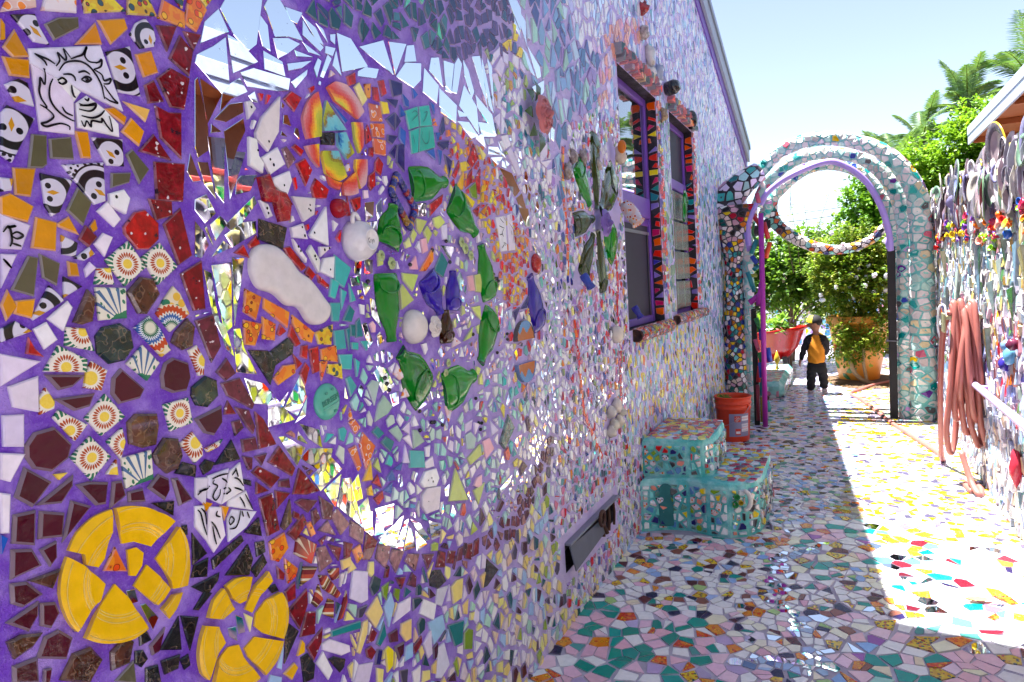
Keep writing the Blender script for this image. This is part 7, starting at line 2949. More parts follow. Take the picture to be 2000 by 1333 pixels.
pc = thing('pipe_sculpture', 'tangle of short coloured pipe pieces wired to a tall magenta pole', 'sculpture', (-.70, 7.1, 0))
b = Buf(); sweep(b, [(-.696, 7.08, 0), (-.684, 7.08, 1.05), (-.672, 7.08, 2.09)], .025, (.5, .1, .5), 'magenta_paint', 14); b.build('pole', pc, (-.68, 7.08, 1))
b = Buf(); sweep(b, [(-.715, 7.10, 1.20), (-.68, 7.09, 1.42)], .034, (.5, .1, .5), 'magenta_paint', 12); b.build('pipe', pc, (-.7, 7.1, 1.3))
b = Buf(); box(b, (-.805, 7.16, 0), (-.755, 7.21, 1.17), (.05,) * 3, 'black_wood', .006); b.build('post', pc, (-.78, 7.2, .6))
b = Buf()
for k in range(9):
    a = k * .7
    sweep(b, [(-.79 + .02 * math.sin(a), 7.12 + .01 * math.cos(a * 2), 1.17 + .02 * math.cos(a)), (-.72, 7.07 - .01 * math.sin(a), 1.19 + .025 * math.sin(a * 1.7)), (-.64 + .01 * math.cos(a), 7.08, 1.18 + .03 * math.cos(a * 1.3))], .0022, (.1,) * 3, 'dark_metal', 4)
b.build('wire', pc, (-.7, 7.1, 1.18))
PIPES = [('lavender_paint', [(-.71, 2.196), (-.791, 1.996), (-.791, 1.786)], .022), ('lavender_paint', [(-.824, 1.925), (-.798, 1.739)], .021), ('red_paint', [(-.758, 2.097), (-.687, 1.975)], .022), ('red_paint', [(-.652, 2.003), (-.617, 1.844)], .023),
         ('orange_paint', [(-.604, 1.812), (-.648, 1.659)], .023), ('green_paint', [(-.746, 2.012), (-.764, 1.92), (-.736, 1.844)], .012), ('teal_paint', [(-.721, 1.843), (-.776, 1.711)], .024), ('blue_paint', [(-.776, 1.69), (-.729, 1.613)], .024),
         ('teal_paint', [(-.771, 1.553), (-.714, 1.591)], .022), ('teal_paint', [(-.817, 1.535), (-.776, 1.394)], .022), ('olive_paint', [(-.803, 1.497), (-.732, 1.498)], .019), ('pink_paint', [(-.747, 1.814), (-.79, 1.744)], .02), ('pink_paint', [(-.707, 2.289), (-.69, 2.194)], .022),
         ('magenta_paint', [(-.706, 1.307), (-.812, 1.233)], .03), ('blue_paint', [(-.718, .98), (-.714, .858)], .022), ('blue_paint', [(-.654, .783), (-.637, .649)], .025), ('green_paint', [(-.735, .736), (-.714, .613)], .022), ('olive_paint', [(-.727, .281), (-.729, .033)], .02),
         ('wine_paint', [(-.76, .416), (-.763, .057)], .018), ('green_paint', [(-.759, 1.079), (-.722, .968)], .022), ('teal_paint', [(-.782, 1.42), (-.768, 1.334)], .02), ('blue_paint', [(-.727, .638), (-.72, .49)], .022), ('red_paint', [(-.74, .60), (-.755, .44)], .02), ('teal_paint', [(-.72, .47), (-.735, .30)], .02), ('pink_paint', [(-.77, .87), (-.74, .76)], .02)]
for i, (m_, P, r_) in enumerate(PIPES):
    b = Buf()
    yy = 7.12 + .03 * ((i * 7) % 3)
    P3 = [(x, yy, z) for x, z in P]
    if len(P3) > 2: P3 = catmull(P3, 6)
    sweep(b, P3, r_, (.5,) * 3, m_, 12)
    d = (Vector(P3[-1]) - Vector(P3[-2])).normalized()
    lathe(b, [(r_ * .999, -.0005), (r_ * .78, .0008), (r_ * .76, -.02), (.001, -.02)], P3[-1], d, (.02,) * 3, 'black_plastic', 12)
    b.build('pipe', pc, P3[0])
# ---------------------------------------------------------------- orange bucket
bk = thing('bucket', 'orange plastic builder\'s bucket with a grey printed label, standing beside the mosaic steps', 'bucket', (-.915, 6.5, 0))
BC = Vector((-.915, 6.5, 0))
def br(z): return .136 + .024 * z / .40
b = Buf()
prof = [(.130, 0.0), (.136, .012), (br(.30), .30), (br(.30) + .006, .302), (br(.31) + .006, .308), (br(.31), .312), (br(.345), .345), (br(.345) + .007, .347), (br(.355) + .007, .354), (br(.36), .357), (br(.40), .398), (br(.40) + .007, .400), (br(.40) + .007, .412), (br(.40) - .004, .413), (br(.39) - .006, .39), (.13, .02), (.001, .018)]
lathe(b, prof, BC, (0, 0, 1), (.6, .06, .01), 'orange_plastic', 40)
b.build('body', bk, (BC.x, BC.y, .2))
for s in (-1, 1):
    b = Buf(); a = 2.55 if s < 0 else -.45
    blob(b, (BC.x + .158 * math.cos(a), BC.y + .158 * math.sin(a), .328), .013, .013, .018, (.6, .06, .01), 'orange_plastic', 10, 6); b.build('handle_lug', bk, tuple(BC))
b = Buf()
hp = []
for k in range(15):
    t = k / 14
    a = 2.55 + (2 * math.pi - .45 - 2.55) * t
    hp.append((BC.x + (.170) * math.cos(a), BC.y + .170 * math.sin(a), .328 - .17 * math.sin(math.pi * t)))
sweep(b, hp, .0025, (.7,) * 3, 'grey_metal', 6)
b.build('handle', bk, (BC.x, BC.y, .3))
class CylMap:
    def __init__(s, c, rf, a0): s.c, s.rf, s.a0 = c, rf, a0
    def at(s, u, v, n=0.0):
        r_ = s.rf(v) + n; a = s.a0 + u / s.rf(v)
        return (s.c.x + r_ * math.cos(a), s.c.y + r_ * math.sin(a), s.c.z + v)
cm = CylMap(BC, br, -1.18)
simple('label_grey', '82809c', .5); simple('label_white', 'e0dce0', .5); simple('label_red', 'c83a24', .5); simple('label_black', '1a1a1c', .5)
def wrap_rect(buf, u0, u1, v0, v1, n, mat, col=(.5,) * 3):
    k = 10
    vs = []
    for i in range(k + 1):
        u = u0 + (u1 - u0) * i / k
        vs += [cm.at(u, v0, n), cm.at(u, v1, n)]
    buf.add(vs, [[2 * i, 2 * i + 2, 2 * i + 3, 2 * i + 1] for i in range(k)], col, mat, None, True)
b = Buf(); wrap_rect(b, -.075, .115, .055, .265, .0012, 'label_grey'); lab = b.build('label', bk, (BC.x, BC.y, .16))
b = Buf(); wrap_rect(b, .035, .11, .20, .242, .0022, 'label_white'); wrap_rect(b, .035, .11, .10, .150, .0022, 'label_white'); wrap_rect(b, .035, .11, .155, .172, .0022, 'label_white'); b.build('label_panel', lab, (BC.x, BC.y, .16))
def wrap_text(buf, s, u, v, size, mat, n, rot=0.0):
    tb = Buf()
    text_mesh(tb, s, (0, 0, 0), (1, 0, 0), (0, 1, 0), size, (.5,) * 3, mat, 0.0)
    vs = []
    for x, y, z in tb.v:
        x, y = x * math.cos(rot) - y * math.sin(rot), x * math.sin(rot) + y * math.cos(rot)
        vs.append(cm.at(u + x, v + y, n))
    buf.add(vs, tb.f, (.5,) * 3, mat)
b = Buf()       # the square store badge with its slanted words
for (u0, u1) in ((-.03, .025),):
    wrap_rect(b, u0, u1, .190, .245, .0022, 'label_red')
b.build('badge', lab, (BC.x, BC.y, .2))
b = Buf()
wrap_text(b, 'THE', -.013, .228, .014, 'label_white', .0032, .75)
wrap_text(b, 'HOME', -.004, .219, .015, 'label_white', .0032, .75)
wrap_text(b, 'DEPOT', .006, .209, .015, 'label_white', .0032, .75)
wrap_text(b, "HOMER'S", .0725, .221, .019, 'label_red', .0032)
wrap_text(b, 'ALL PURPOSE', .0725, .1635, .011, 'label_black', .0032)
wrap_text(b, 'BUCKET', .0725, .133, .020, 'label_red', .0032)
wrap_text(b, '5 GALLON', .0725, .110, .012, 'label_black', .0032)
b.build('label_lettering', lab, (BC.x, BC.y, .2))
b = Buf()       # printed picture of a little red bucket
wrap_rect(b, -.022, .026, .070, .128, .0022, 'label_red'); wrap_rect(b, -.016, .020, .082, .105, .0030, 'label_white')
b.build('label_picture', lab, (BC.x, BC.y, .1))
tw = thing('weed_cutting', 'green weed with a dry stalk thrown into the orange bucket', 'weeds', (-.98, 6.46, .38))
b = Buf()
sweep(b, [(-1.0, 6.40, .48), (-.95, 6.42, .43), (-.88, 6.47, .37)], .0022, hexc('b89868'), 'glazed_ceramic', 5)
b.build('stalk', tw, (-.95, 6.42, .43))
simple('leaf_green', '4c7c1c', .6, 0, 30, .4)
b = Buf()
for k in range(70):
    c = Vector((-1.0, 6.46, .385)) + Vector((rng.gauss(0, .03), rng.gauss(0, .03), rng.gauss(0, .012)))
    d = Vector((rng.uniform(-1, 1), rng.uniform(-1, 1), rng.uniform(.1, 1))).normalized(); e = d.orthogonal().normalized()
    b.add([tuple(c), tuple(c + d * .02 + e * .006), tuple(c + d * .04), tuple(c + d * .02 - e * .006)], [[0, 1, 2, 3]], (.1, .3, .03), 'leaf_green')
b.build('leaves', tw, (-1, 6.46, .4))

# ---------------------------------------------------------------- garden hose: coil on its hook, run along the ground
simple('hose_rubber', 'a4625a', .38, 0, 9, .22, .0006)
hk = thing('hose_hook', 'small steel bracket holding the hose on the fence', 'bracket', (XF, 5.42, 1.12))
b = Buf()
simple('hook_metal', '9c9c78', .4, .5)
box(b, (.63, 5.395, 1.125), (.845, 5.445, 1.155), (.4, .42, .3), 'hook_metal', .006)
b.build('arm', hk, (.75, 5.42, 1.08))
b = Buf(); box(b, (.615, 5.36, 1.04), (.63, 5.48, 1.17), (.4, .42, .3), 'hook_metal', .004); b.build('end_plate', hk, (.62, 5.42, 1.1))
b = Buf(); sweep(b, catmull([(.64, 5.40, 1.13), (.63, 5.42, 1.22), (.60, 5.45, 1.20), (.60, 5.5, 1.05), (.62, 5.52, .98)], 6), .006, (.7,) * 3, 'white_paint', 6); b.build('wire_loop', hk, (.62, 5.45, 1.15))
hose = thing('garden_hose', 'terracotta coloured garden hose hung in a thick coil and trailing across the path', 'hose', (.73, 5.42, 0))
hr = random.Random(11)
def loop_pts(i):
    xo = .672 + .013 * i + hr.uniform(-.006, .006)
    top = 1.20 + hr.uniform(-.02, .05); bot = hr.choice((.24, .32, .38, .46, .54)) + hr.uniform(-.03, .03)
    lean = hr.uniform(-.06, .13)
    w = hr.uniform(.04, .14)
    ev = []
    for k in range(14):
        t = 2 * math.pi * k / 14
        z = (top + bot) / 2 + (top - bot) / 2 * math.cos(t)
        yy = 5.42 + w * math.sin(t) * (0.7 + .5 * (1 - math.cos(t)) / 2)
        fr = (1 - math.cos(t)) / 2
        ev.append((xo + lean * fr * 1.3 + .05 * fr * math.sin(t) + hr.uniform(-.006, .006), yy, z))
    return ev
b = Buf()
for i in range(10):
    sweep(b, catmull(loop_pts(i), 6, True), .0185, hexc('a05244'), 'hose_rubber', 10, False, True, True)
b.build('coil', hose, (.73, 5.42, .7))
b = Buf()
tail = [(.66, 5.40, 1.18), (.63, 5.48, 1.05), (.625, 5.62, .7), (.64, 5.80, .3), (.66, 5.95, .06), (.68, 6.05, .018), (.66, 6.25, .017), (.55, 6.75, .017), (.42, 7.35, .017), (.31, 8.0, .017), (.20, 8.6, .017), (.10, 8.95, .017), (.09, 9.15, .017), (.17, 9.35, .017), (.35, 9.7, .03), (.58, 10.0, .035), (.9, 10.3, .03)]
sweep(b, catmull(tail, 8), .0185, hexc('a05244'), 'hose_rubber', 10)
b.build('trailing_run', hose, (.4, 7, .02))
b = Buf()
sweep(b, catmull([(.70, 5.30, .25), (.74, 5.22, .08), (.77, 5.12, .018), (.80, 5.25, .017), (.78, 5.42, .017), (.73, 5.36, .017), (.74, 5.18, .02)], 6), .0185, hexc('a05244'), 'hose_rubber', 10)
b.build('loose_end', hose, (.75, 5.3, .05))
for (x, y) in ((.37, 7.62), (.26, 8.3)):
    b = Buf(); lathe(b, [(.018, 0), (.021, .002), (.021, .05), (.018, .052)], (x, y, .017), (-.18, 1, 0), hexc('4c2c24'), 'rust', 10); b.build('mended_joint', hose, (x, y, .02))

# ---------------------------------------------------------------- child
def skin_mesh(name, nodes, edges, root, sub=2):
    me = bpy.data.meshes.new(name)
    me.from_pydata([n[0] for n in nodes], edges, [])
    ob = bpy.data.objects.new(name, me)
    COL.objects.link(ob)
    md = ob.modifiers.new('skin', 'SKIN')
    md.use_smooth_shade = True
    for i, n in enumerate(nodes):
        sv = me.skin_vertices[0].data[i]
        sv.radius = n[1] if isinstance(n[1], tuple) else (n[1], n[1])
        sv.use_root = (i == root)
    sd_ = ob.modifiers.new('sub', 'SUBSURF'); sd_.levels = sub; sd_.render_levels = sub
    dg = bpy.context.evaluated_depsgraph_get()
    out = bpy.data.meshes.new_from_object(ob.evaluated_get(dg))
    V = [tuple(v.co) for v in out.vertices]; F = [list(p.vertices) for p in out.polygons]
    bpy.data.objects.remove(ob); bpy.data.meshes.remove(me); bpy.data.meshes.remove(out)
    return V, F
BX, BY = -.28, 9.1
for _n, _h, _r in (('skin', '8a5a44', .5), ('cloth_black', '0f0f15', .9), ('cloth_yellow', 'c47c04', .8), ('denim_black', '0d0d12', .9), ('shoe_grey', 'a49ca0', .7), ('cap_black', '0a0a0e', .8), ('cap_yellow', 'd8c420', .7), ('hair', '1c1410', .7), ('shoe_sole', 'd0c8c8', .6)):
    simple(_n, _h, _r, 0, 60, .18, .0015)
child = thing('person', 'small child walking away in black and yellow raglan shirt, black trousers and a cap', 'person', (BX, BY, 0))
def N(x, y, z, r_): return ((BX + x, BY + y, z), r_)
# one continuous body
body_n = [N(0, 0, .44, .062), N(0, .005, .54, .060), N(0, .0, .64, .066), N(0, .0, .715, .048), N(0, .004, .755, .036), N(0, .008, .785, .034),
          N(-.01, .012, .84, .076), N(-.012, .014, .90, .080), N(-.012, .014, .935, .055),
          N(-.075, 0, .70, .032), N(-.125, -.005, .58, .024), N(-.165, .0, .465, .018), N(-.185, .008, .405, .016), N(-.192, .014, .365, .014),
          N(.075, 0, .70, .032), N(.105, .035, .585, .024), N(.10, .11, .50, .018), N(.085, .16, .475, .015), N(.075, .19, .47, .013),
          N(-.045, 0, .40, .052), N(-.058, .0, .235, .038), N(-.072, -.02, .085, .028), N(-.074, -.005, .035, .026), N(-.076, .045, .026, .020),
          N(.045, 0, .40, .052), N(.065, .025, .235, .038), N(.075, .035, .10, .028), N(.078, .05, .045, .026), N(.08, .10, .034, .020)]
body_e = [(0, 1), (1, 2), (2, 3), (3, 4), (4, 5), (5, 6), (6, 7), (7, 8), (3, 9), (9, 10), (10, 11), (11, 12), (12, 13), (3, 14), (14, 15), (15, 16), (16, 17), (17, 18), (0, 19), (19, 20), (20, 21), (21, 22), (22, 23), (0, 24), (24, 25), (25, 26), (26, 27), (27, 28)]
V, F = skin_mesh('body', body_n, body_e, 0)
b = Buf(); b.add(V, F, hexc('8a5a44'), 'skin', None, True); body = b.build('body', child, (BX, BY, .5))
# fingers and thumb on the hand that shows, and on the one in front
b = Buf()
for hx, hy, hz, dx, dy, dz in ((-.192, .014, .372, -.01, .01, -1), (.075, .19, .47, -.1, 1, -.1)):
    d = Vector((dx, dy, dz)).normalized(); sdv = Vector((.25, 1, 0)).normalized() if dz < -.5 else Vector((1, 0, .3)).normalized()
    for k, (o, L) in enumerate(((-.011, .030), (-.004, .036), (.004, .034), (.011, .027))):
        p = Vector((BX + hx, BY + hy, hz)) + sdv * o
        c = Vector((.35, .0, 0)) if dz < -.5 else Vector((0, 0, -.4))
        sweep(b, [p, p + d * L * .5, p + (d + c).normalized() * L * .95], [.0055, .005, .004], hexc('8a5a44'), 'skin', 7)
    p = Vector((BX + hx, BY + hy, hz)) - d * .012 + sdv * .012
    sweep(b, [p, p + (d * .4 + sdv).normalized() * .016, p + (d + sdv * .7).normalized() * .03], [.006, .0055, .0045], hexc('8a5a44'), 'skin', 7)
b.build('fingers', body, (BX, BY, .4))
# head turned to the left: face side, ear, nose, hair at the nape
b = Buf()
fd = Vector((-.93, .36, 0)).normalized()       # the way the face looks
sdh = Vector((-.36, -.93, 0)).normalized()     # the side we see
hc = Vector((BX - .012, BY + .014, .875))
blob(b, hc + fd * .080 + Vector((0, 0, -.018)), .011, .011, .010, hexc('8a5a44'), 'skin', 8, 6)
blob(b, hc + fd * .062 + Vector((0, 0, -.045)), .016, .016, .007, hexc('7a4438'), 'skin', 8, 6)
for s in (1, -1):
    blob(b, hc + sdh * .072 * s + fd * -.004 + Vector((0, 0, -.012)), .010, .008, .017, hexc('8a5a44'), 'skin', 8, 6)
    blob(b, hc + fd * .060 + sdh * .024 * s + Vector((0, 0, .004)), .006, .006, .006, (.02, .015, .012), 'hair', 8, 6)
b.build('face', body, tuple(hc))
b = Buf()
blob(b, hc - fd * .026 + Vector((0, 0, .004)), .060, .060, .050, (.02, .015, .01), 'hair', 14, 10)
b.build('hair', body, tuple(hc))
# shirt: black raglan sleeves, yellow body
sh_n = [N(0, 0, .365, (.112, .092)), N(0, 0, .46, (.112, .092)), N(0, 0, .60, (.112, .092)), N(0, 0, .695, (.092, .08)), N(0, .004, .752, (.036, .036)), N(-.09, -.002, .685, .050), N(-.132, -.005, .58, .042), N(-.163, -.001, .48, .035), N(-.178, .006, .418, .031), N(.09, 0, .685, .050), N(.115, .03, .585, .042), N(.108, .10, .505, .035), N(.095, .150, .48, .031)]
V, F = skin_mesh('shirt', sh_n, [(0, 1), (1, 2), (2, 3), (3, 4), (3, 5), (5, 6), (6, 7), (7, 8), (3, 9), (9, 10), (10, 11), (11, 12)], 0, 4)
b = Buf()
fm = []
for f in F:
    c = Vector((0, 0, 0))
    for k in f: c += Vector(V[k])
    c /= len(f); x = abs(c.x - BX); z = c.z
    lim = .094 - max(0, (z - .54)) * .34
    fm.append('cloth_black' if x > lim or z > .738 else 'cloth_yellow')
V2 = [(x + .004 * math.sin(z * 60 + x * 40), y + .004 * math.sin(z * 45 + x * 70), z) for x, y, z in V]
for f, m_ in zip(F, fm):
    pass
o0 = len(b.v); b.v.extend(V2)
for f, m_ in zip(F, fm):
    b.f.append(f); b.c.append((.5,) * 3); b.m.append(m_); b.smooth.append(True)
b.build('shirt', child, (BX, BY, .6))
tr_n = [N(0, 0, .44, (.100, .082)), N(0, 0, .385, (.105, .086)), N(-.050, 0, .32, .072), N(-.062, 0, .225, .060), N(-.070, -.012, .12, .052), N(-.073, -.014, .045, .050), N(.050, .004, .32, .072), N(.068, .026, .225, .060), N(.075, .036, .13, .052), N(.078, .045, .060, .050)]
V, F = skin_mesh('trousers', tr_n, [(0, 1), (1, 2), (2, 3), (3, 4), (4, 5), (1, 6), (6, 7), (7, 8), (8, 9)], 1, 3)
V = [(x + .004 * math.sin(z * 90 + y * 60), y + .004 * math.sin(z * 75 + x * 50), z) for x, y, z in V]
b = Buf(); b.add(V, F, (.05,) * 3, 'denim_black', None, True); b.build('trousers', child, (BX, BY, .25))
for s, x, y, z in ((-1, -.074, .012, 0), (1, .079, .062, .012)):
    b = Buf()
    V, F = skin_mesh('shoe', [N(x, y - .045, z + .036, (.032, .030)), N(x, y, z + .032, (.034, .030)), N(x + s * .004, y + .055, z + .026, (.034, .024)), N(x + s * .006, y + .082, z + .024, (.024, .018))], [(0, 1), (1, 2), (2, 3)], 1)
    V = [(a, c, max(d, z + .001)) for a, c, d in V]
    b.add(V, F, (.4,) * 3, 'shoe_grey', None, True)
    sh = b.build('shoe', child, (BX + x, BY + y, .03))
    b = Buf()
    pts = [(BX + x + .036 * math.cos(t), BY + y + .02 + .078 * math.sin(t)) for t in [k * .524 for k in range(12)]]
    b.add([(a, c, z) for a, c in pts] + [(a, c, z + .014) for a, c in pts], [list(range(12, 24)), list(range(12))[::-1]] + [[k, (k + 1) % 12, 12 + (k + 1) % 12, 12 + k] for k in range(12)], (.6,) * 3, 'shoe_sole')
    b.build('sole', sh, (BX + x, BY + y, .01))
# cap: black crown with a yellow panel, brim to the front
b = Buf()
cc0 = hc + Vector((0, 0, .018))
vs, fs, ms = [], [], []
for i in range(9):
    th = (math.pi / 2 + .12) * i / 8
    for k in range(24):
        a = 2 * math.pi * k / 24
        vs.append((cc0.x + .092 * math.sin(th) * math.cos(a), cc0.y + .092 * math.sin(th) * math.sin(a), cc0.z + .088 * math.cos(th)))
fa = math.atan2(fd.y, fd.x)
for i in range(8):
    for k in range(24):
        a = 2 * math.pi * (k + .5) / 24
        da = math.atan2(math.sin(a - fa), math.cos(a - fa))
        b.f.append([i * 24 + k, (i + 1) * 24 + k, (i + 1) * 24 + (k + 1) % 24, i * 24 + (k + 1) % 24])
        b.m.append('cap_yellow' if abs(da) < 1.75 and i > 1 else 'cap_black'); b.c.append((.5,) * 3); b.smooth.append(True)
b.v.extend(vs)
cp = b.build('cap', child, tuple(cc0))
b = Buf()
vs = []
for k in range(11):
    a = fa - 1.0 + 2.0 * k / 10
    for r_, dz in ((.088, .004), (.145 + .02 * math.cos((a - fa) * 1.4), .006 - .02 * (1 - abs(a - fa)))):
        vs.append((cc0.x + r_ * math.cos(a), cc0.y + r_ * math.sin(a), cc0.z + dz))
    vs += [(vs[-1][0], vs[-1][1], vs[-1][2] - .005), (vs[-2][0], vs[-2][1], vs[-2][2] - .005)]
b.add(vs, [[4 * k + j, 4 * k + (j + 1) % 4, 4 * k + 4 + (j + 1) % 4, 4 * k + 4 + j] for k in range(10) for j in range(4)], (.5,) * 3, 'cap_black', None, True)
b.build('brim', cp, tuple(cc0))

# ---------------------------------------------------------------- big painted pot
simple('pot_glaze', 'd08c2c', .4, 0, 7, .18, .002)
PX, PY = .205, 10.3
pot = thing('plant_pot', 'huge ochre plant pot painted with leaves, holding the rose bush', 'plant pot', (PX, PY, 0))
def prr(z): return .245 + .115 * (z / .80) ** .9
b = Buf()
lathe(b, [(.235, 0), (.245, .02), (prr(.3), .3), (prr(.6), .6), (prr(.77), .77), (.385, .79), (.392, .80), (.392, .875), (.38, .885), (.345, .885), (.335, .86), (.30, .78), (.001, .77)], (PX, PY, 0), (0, 0, 1), (.5, .3, .05), 'pot_glaze', 44)
b.build('body', pot, (PX, PY, .4))
b = Buf()
pm = CylMap(Vector((PX, PY, 0)), prr, -2.05)
for (u, v, a, L, w, h) in ((-.10, .30, 1.9, .20, .04, '2c6c3c'), (-.06, .28, .9, .22, .045, '2c6c3c'), (-.14, .18, 2.5, .16, .035, '4c8444'), (-.04, .14, .4, .16, .035, '4c8444'), (-.10, .12, -.6, .14, .03, '3c7440'), (-.11, .46, 1.3, .10, .05, 'b82c24'), (-.15, .45, 2.6, .09, .04, 'c83c2c'), (-.06, .47, .3, .09, .04, 'b82c24'), (-.17, .55, 1.6, .15, .03, 'd8c080'), (-.2, .3, 1.2, .2, .05, '7c9c5c')):
    pts = []
    for t, ww in ((0, 0), (.3, 1), (.7, .8), (1, 0)):
        pts.append((u + math.cos(a) * L * t - math.sin(a) * w * ww, v + math.sin(a) * L * t + math.cos(a) * w * ww))
    for t, ww in ((.7, .8), (.3, 1)):
        pts.append((u + math.cos(a) * L * t + math.sin(a) * w * ww, v + math.sin(a) * L * t - math.cos(a) * w * ww))
    b.add([pm.at(q, max(.02, r_), .004) for q, r_ in pts], [list(range(6))], jit(hexc(h), rng, .1), 'glazed_ceramic')
b.build('painted_leaves', pot, (PX - .3, PY, .3))

# ---------------------------------------------------------------- red bathtub used as a planter
simple('tub_enamel', '9c0a0c', .22, 0, 9, .12)
tub = thing('bathtub', 'old bathtub painted glossy red and planted with greenery', 'bathtub', (-1.25, 10.8, 0))
b = Buf()
vs, fs = [], []
NS, NR = 28, 7
for i, (k, z) in enumerate(((.30, .20), (.62, .21), (.80, .27), (.90, .42), (.98, .60), (1.05, .645), (1.05, .665), (.97, .662), (.86, .45))):
    for j in range(NS):
        a = 2 * math.pi * j / NS
        ca, sa = math.cos(a), math.sin(a)
        slope = max(0, ca) ** 1.5
        L = .80 * (1 if ca < 0 else 1) * (k if ca < 0 else (k - (1 - k) * .55 * slope))
        vs.append((-1.25 + L * ca * (1 if abs(ca) > 0 else 1), 10.8 + .33 * k * sa, z + (.075 * slope if z > .5 else 0)))
n_r = 9
for i in range(n_r - 1):
    for j in range(NS):
        fs.append([i * NS + j, i * NS + (j + 1) % NS, (i + 1) * NS + (j + 1) % NS, (i + 1) * NS + j])
fs.append(list(range(NS))[::-1])
b.add(vs, fs, (.5, .02, .02), 'tub_enamel', None, True)
b.build('basin', tub, (-1.25, 10.8, .4))
b = Buf(); b.add([(-1.25 + .72 * math.cos(k * .3), 10.8 + .28 * math.sin(k * .3), .60) for k in range(21)], [list(range(21))], (.05, .03, .02), 'earth'); b.build('soil', tub, (-1.25, 10.8, .6))
for (x, y) in ((-.75, 10.6), (-1.8, 10.6), (-.75, 11.0), (-1.8, 11.0)):
    b = Buf(); sweep(b, [(x, y, .30), (x + .02, y, .14), (x - .03, y, .04), (x, y, 0)], [.035, .03, .03, .045], (.03,) * 3, 'dark_metal', 8); b.build('foot', tub, (x, y, .1))
fin = thing('spire_ornament', 'small gold spire ornament standing in front of the red bathtub', 'ornament', (-.80, 9.95, 0))
b = Buf(); lathe(b, [(.03, .0), (.03, .20), (.014, .24), (.012, .27), (.042, .33), (.030, .38), (.001, .46)], (-.80, 9.95, 0), (0, 0, 1), hexc('b8982c'), 'glazed_ceramic', 10); b.build('spire', fin, (-.8, 9.95, .3))

# soil bed round the foot of the pot, and dropped leaves on the paving
b = Buf()
bv = [(.28 + .50 * math.cos(t) * (1 + .1 * math.sin(3 * t)), 10.25 + .72 * math.sin(t), .008) for t in [k * .314 for k in range(20)]]
for k in range(2):
    pass
vs = bv + [(.28 + (x - .28) * .6, 10.25 + (y - 10.25) * .6, .035) for x, y, z in bv]
b.add(vs, [[i, (i + 1) % 20, 20 + (i + 1) % 20, 20 + i] for i in range(20)] + [list(range(20, 40))], (.1, .06, .04), 'earth')
b.build('soil_bed', None, (.28, 10.25, 0), kind='structure')
b = Buf()
for k in range(900):
    a, d = rng.uniform(0, 6.283), math.sqrt(rng.random())
    c = Vector((.28 + .49 * d * math.cos(a), 10.25 + .70 * d * math.sin(a), .035 - .02 * d))
    n = Vector((rng.uniform(-.5, .5), rng.uniform(-.5, .5), 1)).normalized(); e = n.orthogonal().normalized(); f_ = n.cross(e)
    s = rng.uniform(.008, .02)
    b.add([tuple(c + e * s), tuple(c + f_ * s * .6), tuple(c - e * s), tuple(c - f_ * s * .6)], [[0, 1, 2, 3]], jit(hexc(rng.choice(['8c6c44', '6c4c30', 'a8864c', '4c6c2c', '3c2c20'])), rng, .2), 'leaf_litter' if 'leaf_litter' in MATS else 'glazed_ceramic')
b.build('mulch', None, None, kind='stuff')
for i, (x, y, s, a, lab_) in enumerate(((.52, 3.50, .055, .3, 'curled brown leaf lying on the sunlit pink paving'), (.30, 3.95, .022, 1.5, 'tiny crumpled brown leaf near the middle of the sunny path'), (-.16, 3.66, .018, 2.0, 'small dark dried leaf on the shaded paving in front of the steps'))):
    b = Buf()
    vs = []
    for t in range(7):
        q = t / 6
        w = math.sin(math.pi * (q * .92 + .04)) * .38
        for s_ in (-1, 0, 1):
            lx, ly = (q - .5) * 2 * s, w * s_ * s
            vs.append((x + lx * math.cos(a) - ly * math.sin(a), y + lx * math.sin(a) + ly * math.cos(a), .009 + .35 * s * (abs(s_) * .5 + (q - .5) ** 2)))
    b.add(vs, [[t * 3 + j, t * 3 + j + 1, t * 3 + j + 4, t * 3 + j + 3] for t in range(6) for j in range(2)], hexc('a4845c'), 'glazed_ceramic', None, True)
    o = b.build('dried_leaf', None, (x, y, 0)); tag(o, lab_, 'leaf', 'dried leaves on the path')
# ---------------------------------------------------------------- plants
def leaf_mat(name, a, c_, trans=0.35):
    mt, nt, b = new_mat(name, .45, .4)
    oi = attr_col(nt)
    n = tex_noise(nt, 14, 2, geo_pos(nt))
    nt.links.new(mix_(nt, n, oi, mix_(nt, .5, oi, c_)), b.inputs['Base Color'])
    tr = nd(nt, 'ShaderNodeBsdfTranslucent')
    nt.links.new(mix_(nt, .5, oi, a), tr.inputs[0])
    ms = nd(nt, 'ShaderNodeMixShader'); ms.inputs[0].default_value = trans
    out = nt.nodes['Material Output']
    nt.links.new(b.outputs[0], ms.inputs[1]); nt.links.new(tr.outputs[0], ms.inputs[2]); nt.links.new(ms.outputs[0], out.inputs[0])
leaf_mat('leaf', hexc('8cb428'), hexc('5c7c2c'))
simple('bark', '6c5a48', .85, 0, 30, .3, .01)
simple('palm_bark', '8c7a5c', .85, 0, 30, .3, .01)
pg = random.Random(77)
def leaf_at(b, c, d, L, w, col, curl=.25):
    d = d.normalized()
    e = d.cross(Vector((pg.uniform(-.4, .4), pg.uniform(-.4, .4), 1)))
    if e.length < 1e-3: e = d.orthogonal()
    e.normalize()
    n = e.cross(d)
    b.add([tuple(c), tuple(c + d * L * .5 + e * w - n * w * curl), tuple(c + d * L - n * L * .12), tuple(c + d * L * .5 - e * w - n * w * curl), tuple(c + d * L * .5)],
          [[0, 1, 4], [1, 2, 4], [2, 3, 4], [3, 0, 4]], col, 'leaf', None, False)
